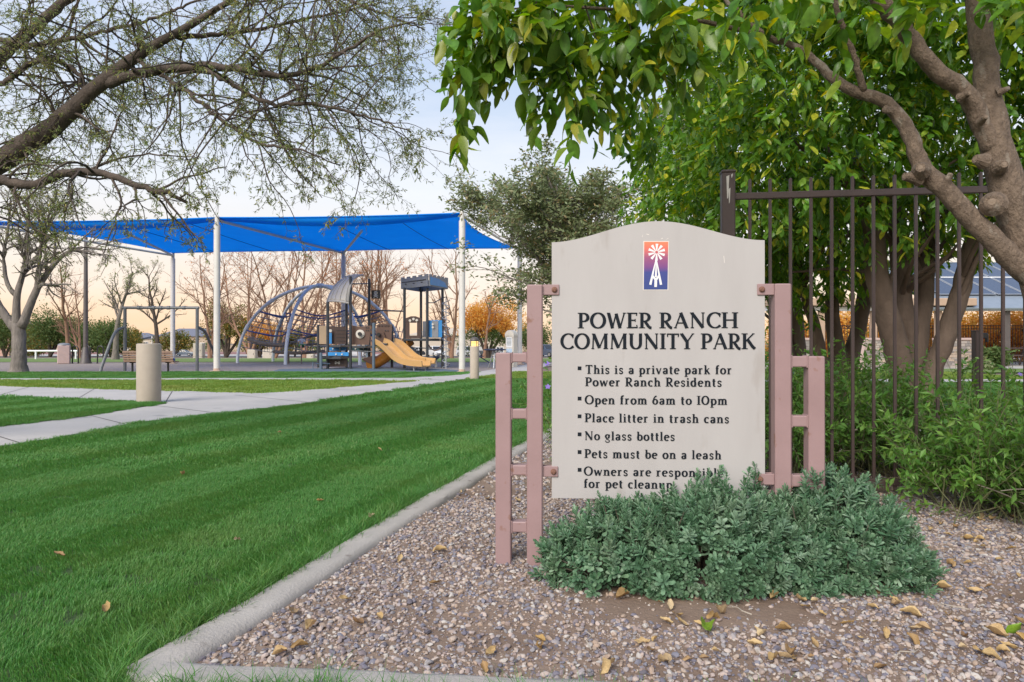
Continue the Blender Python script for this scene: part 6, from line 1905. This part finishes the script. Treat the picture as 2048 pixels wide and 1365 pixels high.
# swing frame
d = 23.8
o = thing('swing_frame', 'grey steel swing frame with no swings, behind the bench', 'swing frame', (X(322, d), d, 0)); so = np.array([X(322, d), d, 0.])
sw_ = lambda px, py, dd=d: np.array(tuple(W(px, py, dd))) - so
m_swing = pmat('swing_steel', (.12, .13, .14), (.09, .10, .11), 5, .45)
for nm, pts, rad in (('top_bar', [sw_(246, 616), sw_(398, 616)], .05), ('post', [(sw_(250, 616)[0], 0, -.03), sw_(250, 616)], .055), ('post', [(sw_(394.5, 616)[0], 0, -.03), sw_(394.5, 616)], .055)):
    mb = MB(); mb.tube(pts, rad, 10); auto_smooth(mb.build(nm, m_swing, o))
for pts in ([(250, 655, d), (240, 657, d - .1), (231, 663, d - .3), (222, 683, d - .6), (201, 742, d - 1.0)], [(395, 655, d), (406, 658, d + .2), (412, 666, d + .5), (421, 690, d + 1.2), (430, 706, d + 1.7), (432, 735, d + 2)]):
    q = poly_limb([sw_(*p) for p in pts], 16); q[-1, 2] = -.03
    mb = MB(); mb.tube(q, .05, 9); auto_smooth(mb.build('brace', m_swing, o))
for px in (278, 308, 322, 337, 368):
    a = sw_(px, 616); mb = MB(); mb.tube([a - np.array([.05, 0, 0]), a + np.array([.05, 0, 0])], .068, 10); mb.build('hanger', m_swing, o)
# lamp pole
d = 32.4
o = thing('lamp_pole', 'tall dark lamp pole with flared base among the bike racks', 'lamp post', (X(171.5, d), d, 0))
mb = MB(); mb.lathe([(.27, -.05), (.27, .02), (.23, .1), (.13, .72), (.115, .76)], n=16); auto_smooth(mb.build('base', m_pole, o), 40)
mb = MB(); mb.lathe([(.105, .70), (.10, 2.5), (.075, 6.2), (.06, 6.3)], n=14); auto_smooth(mb.build('pole', m_pole, o), 40)
mb = MB(); mb.tube([(0, 0, 6.2), (.25, 0, 6.45), (.6, 0, 6.5)], .04, 8); auto_smooth(mb.build('arm', m_pole, o)); mb = MB(); mb.cbox((.78, 0, 6.48), (.5, .28, .12), .03); mb.build('lamp_head', m_pole, o)
# bike racks
for px, lab in ((151, 'black hoop bike rack just right of the pink bin'), (175, 'black hoop bike rack behind the lamp pole base'), (201, 'black hoop bike rack nearest the swing frame')):
    o = thing('bike_rack', lab, 'bike rack', (X(px, 32.4), 32.4, 0), 0, 'bike racks by the lamp pole')
    a = np.linspace(0, math.pi, 12)
    q = [(-.14, 0, -.04), (-.14, 0, .4)] + [(-.14 * math.cos(t), 0, .66 + .16 * math.sin(t)) for t in a] + [(.14, 0, .4), (.14, 0, -.04)]
    mb = MB(); mb.tube(q, .03, 8); auto_smooth(mb.build('hoop', m_black, o))
    for s in (-1, 1):
        mb = MB(); mb.lathe([(.06, 0), (.06, .015), (.03, .02)], (.14 * s, 0, -.005), 10); mb.build('foot', m_black, o)
# pink litter bin
d = 32.2
o = thing('litter_bin', 'square pink concrete litter bin with grey domed lid', 'bin', (X(128.5, d), d, 0), .5)
mb = MB(); mb.cbox((0, 0, .42), (.50, .50, .86), .03); mb.build('body', m_pinkc, o)
mb = MB(); mb.lathe([(.26, .85), (.25, .9), (.16, .95), (.02, .965)], n=20); auto_smooth(mb.build('lid', m_greyp, o))
# white railing
d = 41.0
o = thing('white_railing', 'low white pipe railing behind the pink bin', 'railing', (X(100, d), d, gz(d)))
m_wht = pmat('white_paint', (.72, .73, .74), (.66, .67, .68), 4, .5)
xx = lambda px: X(px, d) - X(100, d)
mb = MB(); mb.tube([(xx(44), 0, .22), (xx(52), 0, .57), (xx(155), 0, .57)], .055, 8); auto_smooth(mb.build('top_rail', m_wht, o))
for px in (72, 152):
    mb = MB(); mb.tube([(xx(px), 0, .57), (xx(px), 0, -.05)], .055, 8); auto_smooth(mb.build('post', m_wht, o))
# utility cabinets
m_cab = pmat('cabinet_paint', (.50, .45, .38), (.45, .405, .34), 4, .6)
for px, w, h, dd, lab, dbl in ((398.5, .60, 1.12, 44, 'tall tan utility cabinet with door beside the swing frame', 1), (505, .54, .72, 46, 'small pale utility box left of the dome climber arch', 0), (537, .66, .72, 46, 'wide pale utility box under the dome climber', 0), (622, .45, .42, 44, 'small pale box low behind the rope net', 0)):
    o = thing('utility_box', lab, 'cabinet', (X(px, dd), dd, gz(dd)), 0, 'utility boxes behind the playground')
    mb = MB(); mb.cbox((0, 0, h / 2 - .03), (w, .45, h), .02); mb.build('body', m_cab, o)
    mb = MB(); mb.cbox((0, -.232, h * .5), (w * .8, .018, h * .78), .006); dr_ = mb.build('door', m_cab, o)
    mb = MB(); mb.cbox((w * .28, -.248, h * .55), (.03, .02, .10), .004); mb.build('handle', m_pole, dr_)
    if dbl: mb = MB(); mb.cbox((0, 0, h * .22), (w + .04, .49, .05), .01); mb.build('plinth', m_conc, o)
# information pillar by the path
d = 27.0
o = thing('information_pillar', 'white information pillar with notice panel at the end of the path', 'pillar', (X(1023, d), d, 0), -.5)
mb = MB(); mb.cbox((0, 0, .62), (.36, .36, 1.34), .03); mb.build('body', m_cream, o)
for s, nm in ((-1, 'a'), (1, 'b')):
    pass
mb = MB(); mb.lathe([(.2, -.18), (.2, .18)], n=16); q = mb.build('rounded_top', m_cream, o, loc=(0, 0, 1.27)); q.rotation_euler = (0, R(90), R(90)); auto_smooth(q, 40)
np_ = MB(); np_.cbox((0, -.186, .98), (.26, .012, .40), .004); nt_ = np_.build('notice', m_wht, o)
for k in range(6):
    mb = MB(); mb.box((0, -.1935, 1.13 - .05 * k), (.20, .003, .016)); mb.build('notice_line', m_teal, nt_)
mb = MB(); mb.cbox((0, -.186, .62), (.26, .012, .24), .004); mb.build('blue_notice', pmat('blue_print', (.25, .42, .6), (.6, .65, .7), 25, .6), o)
mb = MB(); mb.cbox((-.186, 0, .8), (.012, .2, .42), .004); mb.build('alcove', m_pole, o)
# picnic table
d = 26.5
o = thing('picnic_table', 'round navy picnic table with pale legs beside the path', 'table', (X(990, d), d, 0))
m_navy = pmat('navy_table', (.02, .03, .07), (.025, .035, .08), 6, .4)
mb = MB(); mb.lathe([(.05, .66), (.42, .68), (.44, .71), (.43, .73), (.03, .735)], n=24); auto_smooth(mb.build('table_top', m_navy, o))
for a in np.arange(3) * 2.094 + .4:
    mb = MB(); mb.tube([(.10 * math.cos(a), .10 * math.sin(a), .68), (.20 * math.cos(a), .20 * math.sin(a), .3), (.34 * math.cos(a), .34 * math.sin(a), -.03)], .028, 8); auto_smooth(mb.build('leg', m_steel, o))
    mb = MB(); mb.tube([(.22 * math.cos(a + 1), .22 * math.sin(a + 1), .2), (.6 * math.cos(a + 1), .6 * math.sin(a + 1), .42)], .022, 8); mb.lathe([(.03, .42), (.16, .43), (.16, .46), (.02, .462)], (.62 * math.cos(a + 1), .62 * math.sin(a + 1), 0), 14)
    mb.build('stool', m_navy, o)

# ================================================================== cars
m_glass = pmat('car_glass', (.015, .018, .022), (.02, .024, .03), 3, .08, spec=.6)
m_tyre = pmat('tyre_rubber', (.018, .018, .018), (.025, .025, .025), 10, .9)
m_rim = pmat('wheel_alloy', (.4, .4, .41), (.3, .3, .31), 10, .35, metal=.6)
m_tail = pmat('red_lens', (.35, .02, .02), (.3, .015, .015), 5, .3)
m_headl = pmat('clear_lens', (.7, .72, .75), (.6, .62, .65), 5, .2)
CARP = {}
def car(label, px, d, rz, paint, suv=False, L=4.7):
    o = thing('parked_car', label, 'car', (X(px, d), d, gz(d) + .02), rz, 'cars parked beyond the playground')
    H = 1.72 if suv else 1.45; hw = .92 if suv else .88
    belt = 1.02 if suv else .92
    prof = [(-L / 2, .38), (-L / 2 + .05, .72), (-L / 2 + .12, belt - .04), (-L / 2 + (.12 if suv else .9), belt), (L / 2 - 1.35, belt), (L / 2 - .25, .78 if not suv else .9), (L / 2 - .02, .62), (L / 2, .38), (L / 2 - .1, .24), (-L / 2 + .1, .24)]
    def shell(pr, w_low, w_top, zl, zt):
        n = len(pr); V = []
        for sgn in (-1, 1):
            for x_, z_ in pr:
                t = min(1, max(0, (z_ - zl) / (zt - zl + 1e-6)))
                V.append((x_, sgn * (w_low + (w_top - w_low) * t), z_))
        Fc = [tuple(range(n)), tuple(range(2 * n - 1, n - 1, -1))] + [(i, n + i, n + (i + 1) % n, (i + 1) % n) for i in range(n)]
        return V, Fc
    mb = MB(); mb.add(*shell(prof, hw, hw - .05, .3, belt))
    body = mb.build('body', paint, o); bv = body.modifiers.new('bevel', 'BEVEL'); bv.width = .06; bv.segments = 2
    if suv: cab = [(-L / 2 + .14, belt - .02), (-L / 2 + .35, H - .06), (-L / 2 + .6, H), (L / 2 - 2.25, H - .02), (L / 2 - 1.45, belt - .02)]
    else: cab = [(-L / 2 + .75, belt - .02), (-L / 2 + 1.45, H - .03), (-L / 2 + 1.9, H), (L / 2 - 2.2, H - .03), (L / 2 - 1.3, belt - .02)]
    mb = MB(); mb.add(*shell(cab, hw - .05, hw - .24, belt, H))
    c_ = mb.build('cabin', paint, o); bv = c_.modifiers.new('bevel', 'BEVEL'); bv.width = .05; bv.segments = 2
    x0, x1 = cab[0][0], cab[-1][0]
    for sgn in (-1, 1):
        xs0, xs1 = (x0 + .35, x1 - .45)
        for a, b_ in ((xs0, (xs0 + xs1) / 2 - .04), ((xs0 + xs1) / 2 + .04, xs1)):
            mb = MB(); k = .16 if b_ < x1 - .5 and not suv else .1
            lo, hi = belt + .05, H - .12
            yy = lambda z_: sgn * (hw - .05 - .19 * (z_ - belt) / (H - belt) + .012)
            q = [(a + (.0 if suv else .04), yy(lo), lo), (b_, yy(lo), lo), (b_ - (.18 if b_ == xs1 else 0), yy(hi), hi), (a + (.08 if a == xs0 and suv else .30 if a == xs0 else 0), yy(hi), hi)]
            mb.add(q, [(0, 1, 2, 3)] if sgn < 0 else [(3, 2, 1, 0)]); mb.build('side_window', m_glass, o)
    for (xa, za), (xb, zb), nm in ((cab[0], cab[1], 'rear_window'), (cab[-1], cab[-2], 'windscreen')):
        mb = MB(); sx = -1 if nm == 'rear_window' else 1
        q = []
        for f in (.12, .88):
            x_, z_ = xa + (xb - xa) * f + sx * .012, za + (zb - za) * f + .008
            ww = (hw - .05 - .19 * (z_ - belt) / (H - belt)) - .1
            q += [(x_, -ww, z_), (x_, ww, z_)]
        mb.add(q, [(0, 1, 3, 2)]); mb.build(nm, m_glass, o)
    if 'wheel' not in CARP:
        mb = MB(); mb.lathe([(.2, -.1), (.31, -.11), (.34, -.08), (.34, .08), (.31, .11), (.2, .1)], n=20); CARP['wheel'] = mb.mesh('tyre', m_tyre, True)
        mb = MB(); mb.lathe([(.21, -.105), (.2, -.09), (.06, -.075), (.05, -.11), (.05, .11), (.06, .075), (.2, .09), (.21, .105)], n=10); CARP['rim'] = mb.mesh('rim', m_rim)
    for sx in (-L / 2 + .85, L / 2 - .9):
        for sy in (-1, 1):
            wh = link('wheel', CARP['wheel'], o, (sx, sy * (hw - .08), .33), (R(90), 0, 0)); link('rim', CARP['rim'], wh)
    for sy in (-1, 1):
        mb = MB(); mb.cbox((L / 2 - .06, sy * (hw - .26), .68), (.14, .36, .14), .03); mb.build('headlight', m_headl, o)
        mb = MB(); mb.cbox((-L / 2 + .05, sy * (hw - .2), .78), (.12, .3, .16), .03); mb.build('tail_light', m_tail, o)
    mb = MB(); mb.cbox((L / 2 - .01, 0, .46), (.06, 1.2, .16), .02); mb.build('grille', m_black, o)
    mb = MB(); mb.cbox((-L / 2 - .005, 0, .62), (.03, .5, .13), .01); mb.build('number_plate', m_wht, o)
def paint(nm, c): return pmat(nm, c, tuple(q * .92 for q in c), 2, .25, coat=.6)
car('dark blue-grey sedan side-on behind the swing frame', 369, 160, 0.0, paint('slate_paint', (.07, .095, .13)))
car('white suv seen under the castle tower', 872, 112, -1.15, paint('white_car_paint', (.68, .68, .68)), True)
car('black suv parked behind the double slide', 822, 118, .35, paint('black_car_paint', (.02, .022, .028)), True)
car('silver suv right of the tall front canopy post', 935, 118, -.9, paint('silver_paint', (.42, .43, .45)), True)
car('dark suv between the lit bollard and the mauve posts', 978, 122, -.2, paint('graphite_paint', (.05, .055, .065)), True)
car('dark blue suv seen between the sign posts', 1092, 95, -.8, paint('navy_paint', (.04, .06, .10)), True)
car('pale grey car low behind the pirate ship', 715, 120, .1, paint('pale_paint', (.5, .5, .52)))

# ================================================================== houses and walls in the distance
m_stucco = pmat('tan_stucco', (.42, .33, .25), (.37, .29, .22), 2, .9, .2, 30)
m_stucco2 = pmat('cream_stucco', (.50, .43, .35), (.44, .38, .31), 2, .9, .2, 30)
m_rooft = pmat('roof_tiles', (.22, .15, .125), (.15, .105, .09), 3, .9)
m_roofb = pmat('slate_roof', (.16, .17, .22), (.12, .13, .17), 3, .9)
m_win = pmat('dark_window', (.03, .035, .045), (.04, .045, .055), 3, .1)
def house(label, px, d, wid, dep, hw, hr, wall, roof, rz=0.0, wins=((-.3, .5), (.25, .5)), blue=False):
    zb = gz(d)
    o = thing('house', label, 'house', (X(px, d), d, zb), rz, 'houses beyond the road')
    mb = MB(); mb.box((0, 0, hw / 2 - .2), (wid, dep, hw + .4)); mb.build('wall', wall, o)
    e = .5; a, b_ = wid / 2 + e, dep / 2 + e
    rl = max(.5, a - b_)
    mb = MB(); mb.add([(-a, -b_, hw), (a, -b_, hw), (a, b_, hw), (-a, b_, hw), (-rl, 0, hw + hr), (rl, 0, hw + hr), (-a, -b_, hw - .2), (a, -b_, hw - .2), (a, b_, hw - .2), (-a, b_, hw - .2)],
                      [(0, 1, 5, 4), (1, 2, 5), (2, 3, 4, 5), (3, 0, 4), (6, 7, 1, 0), (7, 8, 2, 1), (8, 9, 3, 2), (9, 6, 0, 3), (9, 8, 7, 6)])
    mb.build('roof', roof, o)
    for u, v in wins:
        mb = MB(); mb.cbox((u * wid, -dep / 2 - .03, hw * v), (1.6, .12, 1.3), .02); w_ = mb.build('window', m_wht, o)
        for sx in (-.36, .36):
            for sz in (-.29, .29):
                mb = MB(); mb.box((u * wid + sx, -dep / 2 - .095, hw * v + sz), (.62, .02, .5)); mb.build('pane', m_win, w_)
    return o
house('tan house with blue-grey hipped roof seen through the swing frame', 385, 235, 19, 10, 4.6, 2.6, m_stucco, m_roofb, 0, ((-.36, .36), (.3, .36)))
house('low cream house with a shaded slate roof left of the bench', 290, 240, 10, 8, 3.9, 1.9, m_stucco2, m_roofb, 0)
house('long cream building behind the castle tower', 935, 150, 24, 10, 4.6, 1.6, m_stucco2, m_stucco2, 0, ((-.42, .3), (-.3, .3), (.1, .3), (.3, .3)))
house('pink stucco house at the left edge behind the grey tree', -8, 130, 11, 8, 6.2, 2.0, pmat('pink_stucco', (.48, .30, .24), (.43, .27, .21), 2, .9), m_rooft, 0, ((.3, .7),))
house('tan house with brown roof behind the dome climber', 560, 250, 22, 10, 4.4, 2.6, m_stucco, m_rooft, 0, ((-.3, .4), (.1, .4), (.35, .4)))
house('tan house with brown roof behind the pirate ship', 730, 245, 22, 10, 4.4, 2.6, m_stucco2, m_rooft, 0, ((-.3, .4), (.2, .4)))
house('brown-roofed house at the end of the row near the lamp pole', 130, 230, 20, 10, 4.0, 2.4, m_stucco, m_rooft, 0, ((-.2, .4), (.3, .4)))
# blue shade sail far away
d = 190
o = thing('far_shade_sail', 'small far blue shade sail showing above the bench', 'canopy', (X(288, d), d, gz(d)))
mb = MB(); mb.add([(-3.4, -2, 3.2), (3.4, -2, 4.6), (3.4, 2, 4.7), (-3.4, 2, 3.2), (0, 0, 4.1)], [(0, 1, 4), (1, 2, 4), (2, 3, 4), (3, 0, 4)]); mb.build('cloth', m_sky, o)
for sx, h in ((-3.3, 3.2), (3.3, 4.6)):
    mb = MB(); mb.tube([(sx, -2, -.3), (sx, -2, h)], .1, 6); mb.build('mast', m_wht, o)
# boundary wall: sections with caps and pillars
d = 205
o = thing('boundary_wall', 'long low tan block wall beyond the road', 'wall', (X(500, d), d, gz(d)))
for k in range(24):
    x_ = -72 + k * 7.2
    mb = MB(); mb.box((x_ + 3.6, 0, .8), (6.6, .3, 2.1)); w_ = mb.build('wall_section', m_stucco, o)
    mb = MB(); mb.box((x_ + 3.6, 0, 1.89), (6.62, .4, .1)); mb.build('cap', m_stucco2, w_)
    mb = MB(); mb.box((x_, 0, .9), (.6, .5, 2.3)); mb.build('pillar', m_stucco2, o)
# hedge line in front of the wall, clumps one can tell apart
r = np.random.default_rng(140)
for k, px in enumerate(np.linspace(20, 1085, 17)):
    px = float(px) + r.uniform(-16, 16)
    d = r.uniform(165, 200)
    full_tree('%s low bush along the far wall counting from the grey trunk' % ('first second third fourth fifth sixth seventh eighth ninth tenth eleventh twelfth thirteenth fourteenth fifteenth sixteenth seventeenth'.split()[k]), px, d, r.uniform(672, 690), r.uniform(30, 62), (m_far_green, m_far_mix, m_far_mix)[k % 3], 150 + k, 708, 130, None, 'bush', 'bushes along the far wall')

# ================================================================== ramada beyond the fence
m_beam = pmat('tan_beam', (.42, .30, .215), (.37, .265, .19), 4, .8)
m_metalroof = pmat('grey_metal_roof', (.27, .31, .35), (.23, .27, .31), 4, .4, metal=.2)
m_solar = pmat('solar_cell', (.055, .07, .11), (.045, .06, .095), 12, .25)
m_stones = [pmat('ledge_stone', (.38, .33, .29), (.28, .245, .22), 6, .9, .6, 40), pmat('ledge_stone_warm', (.42, .33, .26), (.33, .255, .2), 6, .9, .6, 40), pmat('ledge_stone_dark', (.25, .225, .21), (.19, .17, .16), 6, .9, .6, 40)]
d = 28.0
ro = thing('ramada', 'open tan ramada with grey metal roof and solar panels beyond the fence', 'shelter', (X(1800, d), d, 0))
rr_ = np.array([X(1800, d), d, 0.])
rp_ = lambda px, py, dd=d: np.array(tuple(W(px, py, dd))) - rr_
for px in (1548, 1642.5, 1746.5, 1876, 1908, 2012, 2120):
    a = rp_(px, 640); mb = MB(); mb.cbox((a[0], 0, 1.2), (.22, .22, 2.42), .015); mb.build('column', m_beam if px < 2000 else m_pole, ro)
a, b_ = rp_(1530, 613), rp_(1940, 598)
mb = MB(); mb.cbox(((a[0] + b_[0]) / 2, 0, (a[2] + b_[2]) / 2), (b_[0] - a[0], .9, b_[2] - a[2]), .03); mb.build('beam', m_beam, ro)
a, b_ = rp_(1535, 622), rp_(2160, 614)
mb = MB(); mb.cbox(((a[0] + b_[0]) / 2, .1, (a[2] + b_[2]) / 2), (b_[0] - a[0], .5, b_[2] - a[2]), .02); mb.build('fascia', m_wht, ro)
x0, x1 = rp_(1850, 600)[0], rp_(2330, 600)[0]
zl, zh = rp_(0, 621)[2] + .02, float(Z(527, 33.5))
def roofp(u, v, h=0.0): return np.array([x0 + (x1 - x0) * u, -.4 + 6.0 * v, zl + (zh - zl) * v + h])
mb = MB(); mb.grid([[roofp(0 + .10 * v, v) for v in (0, .5, 1)], [roofp(1, v) for v in (0, .5, 1)]])
rf_ = mb.build('metal_roof', m_metalroof, ro); rf_.modifiers.new('thickness', 'SOLIDIFY').thickness = .06
for k in range(22):
    u = .03 + k / 22
    mb = MB(); mb.tube([roofp(u + .1 * 0, 0, .02), roofp(min(u + .0, 1), 1 if u > .1 else u / .1, .02)], .02, 4); mb.build('seam', m_metalroof, rf_)
for i in range(7):
    for j in range(2):
        u0, v0 = .12 + i * .125 - .0, .22 + j * .38
        sk = .0
        q = [roofp(u0, v0, .1), roofp(u0 + .116, v0, .1), roofp(u0 + .116, v0 + .35, .1), roofp(u0, v0 + .35, .1)]
        nrm_ = np.cross(q[1] - q[0], q[3] - q[0]); nrm_ /= np.linalg.norm(nrm_)
        mb = MB(); mb.add(q + [p + nrm_ * .04 for p in q], [(3, 2, 1, 0), (4, 5, 6, 7), (0, 1, 5, 4), (1, 2, 6, 5), (2, 3, 7, 6), (3, 0, 4, 7)])
        p_ = mb.build('solar_panel', m_solar, rf_)
        mb = MB(); c_ = [p + nrm_ * .045 for p in q]
        for s in range(4): mb.tube([c_[s], c_[(s + 1) % 4]], .018, 4)
        mb.build('panel_frame', m_steel, p_)
mb = MB(); a, b_ = roofp(.06, .19, .09), roofp(1, .19, .09); mb.tube([roofp(.06, .595, .09), roofp(1, .595, .09)], .05, 6); mb.build('gutter', m_wht, rf_)
for px, nm in ((1743, 1), (1911, 2)):
    a = rp_(px + 4, 677, 27.7); mb = MB(); mb.cbox((a[0], -.25, a[2] + .17), (.11, .04, .46), .01); mb.build('dark_panel', m_navy, ro)
# stone piers
def pier(label, pxl, pxr, dd=26.8):
    xl, xr = X(pxl, dd), X(pxr, dd); w = xr - xl; h = Z(681, dd)
    o = thing('stone_pier', label, 'pier', ((xl + xr) / 2, dd, 0), 0, 'stone piers at the ramada')
    mb = MB(); mb.box((0, .0, h / 2 - .03), (w - .10, .62, h)); co_ = mb.build('core', m_stones[2], o)
    mb = MB(); mb.cbox((0, 0, h + .045), (w + .02, .78, .09), .015); mb.build('cap', m_pinkc, o)
    r = np.random.default_rng(int(pxl))
    z_ = 0.0
    while z_ < h - .02:
        rh = min(r.uniform(.05, .11), h - z_)
        fl = .10 * (1 - z_ / h)
        for side in (0, 1):
            L_ = (w if side == 0 else .68) + fl
            u = -L_ / 2
            while u < L_ / 2 - .02:
                lw = min(r.uniform(.12, .36), L_ / 2 - u)
                out = .34 + fl / 2 + r.uniform(-.015, .015)
                mb = MB()
                if side == 0: mb.cbox((u + lw / 2, -out, z_ + rh / 2), (lw - .008, .06, rh - .007), .008)
                else: mb.cbox((-(w / 2 + fl / 2) + r.uniform(-.01, .01) + .01, u + lw / 2, z_ + rh / 2), (.05, lw - .008, rh - .007), .008)
                mb.build('stone', m_stones[int(r.integers(0, 3))], o)
                u += lw
        z_ += rh
pier('stone pier seen just right of the short mauve post', 1588, 1640)
pier('stone pier between the citrus trunks', 1706, 1764)
pier('stone pier right of the forked citrus trunks', 1876, 1930)
# far metal fence
d = 31.0
o = thing('far_fence', 'thin black metal fence running behind the ramada', 'fence', (X(1560, d), d, 0))
x_l, x_r = 0, X(2110, d) - X(1560, d); zt = Z(652, d)
for z_ in (zt, .12, zt - .14):
    mb = MB(); mb.cbox(((x_l + x_r) / 2, 0, z_), (x_r - x_l, .03, .03), .004); mb.build('rail', m_black, o)
mb = MB(); mb.box((0, 0, zt / 2), (.018, .018, zt + .08)); pk2 = mb.mesh('picket', m_black)
for k in range(int((x_r - x_l) / .125)):
    link('picket', pk2, o, (x_l + .06 + k * .125, .002 * (k % 2), 0))
# dark gate post with a latch, near the fence
d = 12.0
o = thing('gate_post', 'dark brown square metal post with small latch box beyond the fence', 'post', (X(1954, d), d, 0))
mb = MB(); mb.cbox((0, 0, (Z(662, d) - .05) / 2), (.125, .125, Z(662, d) + .05), .008); mb.build('post', m_fence, o)
mb = MB(); mb.cbox((0, 0, Z(662, d)), (.14, .14, .02), .005); mb.build('cap', m_fence, o)
mb = MB(); mb.cbox((.10, -.03, Z(672, d)), (.11, .06, .10), .01); mb.cbox((.15, -.03, Z(677, d)), (.04, .05, .14), .008); mb.build('latch', m_black, o)
# trees behind the ramada with orange low-sun glow in their leaf colour, and shrubs
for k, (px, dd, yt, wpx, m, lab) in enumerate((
        (1570, 36, 612, 120, m_far_gold_glow, 'tree coloured like orange low-sun glow behind the ramada beside the sign post'), (1690, 37, 606, 150, m_far_gold_glow, 'tree coloured like orange low-sun glow behind the middle of the ramada'),
        (1820, 36, 610, 150, m_far_gold_glow, 'tree coloured like orange low-sun glow behind the forked citrus trunks'), (1960, 37, 602, 150, m_far_gold_glow, 'tree coloured like orange low-sun glow behind the solar panel roof'),
        (2060, 36, 606, 130, m_far_gold_glow, 'tree coloured like orange low-sun glow at the frame edge behind the ramada'))):
    full_tree(lab, px, dd, yt, wpx * 1.3, m, 170 + k, 738, 1300, None, 'tree', 'glow-coloured trees behind the ramada')
full_tree('round green shrub with orange flowers right of the stone pier', 1988, 25.0, 692, 52, m_far_green, 180, 742, 330, None, 'shrub', 'shrubs by the ramada')
full_tree('low grey-green shrub at the foot of the flowering shrub', 1958, 24.6, 716, 36, m_olive, 181, 742, 160, None, 'shrub', 'shrubs by the ramada')
# picnic table under the ramada
d = 29.0
o = thing('ramada_table', 'brown picnic table under the ramada', 'table', (X(2022, d), d, 0))
for y_, z_, w_ in ((0, .74, .7), (-.6, .44, .25), (.6, .44, .25)):
    mb = MB(); mb.cbox((0, y_, z_), (1.7, w_, .05), .01); mb.build('table_top' if z_ > .5 else 'seat', m_fence, o)
for sx in (-.6, .6):
    mb = MB(); mb.tube([(sx, -.6, .44), (sx, 0, .40), (sx, .6, .44)], .03, 6); mb.tube([(sx, -.35, -.03), (sx, -.1, .74)], .03, 6); mb.tube([(sx, .35, -.03), (sx, .1, .74)], .03, 6); mb.build('leg', m_fence, o)
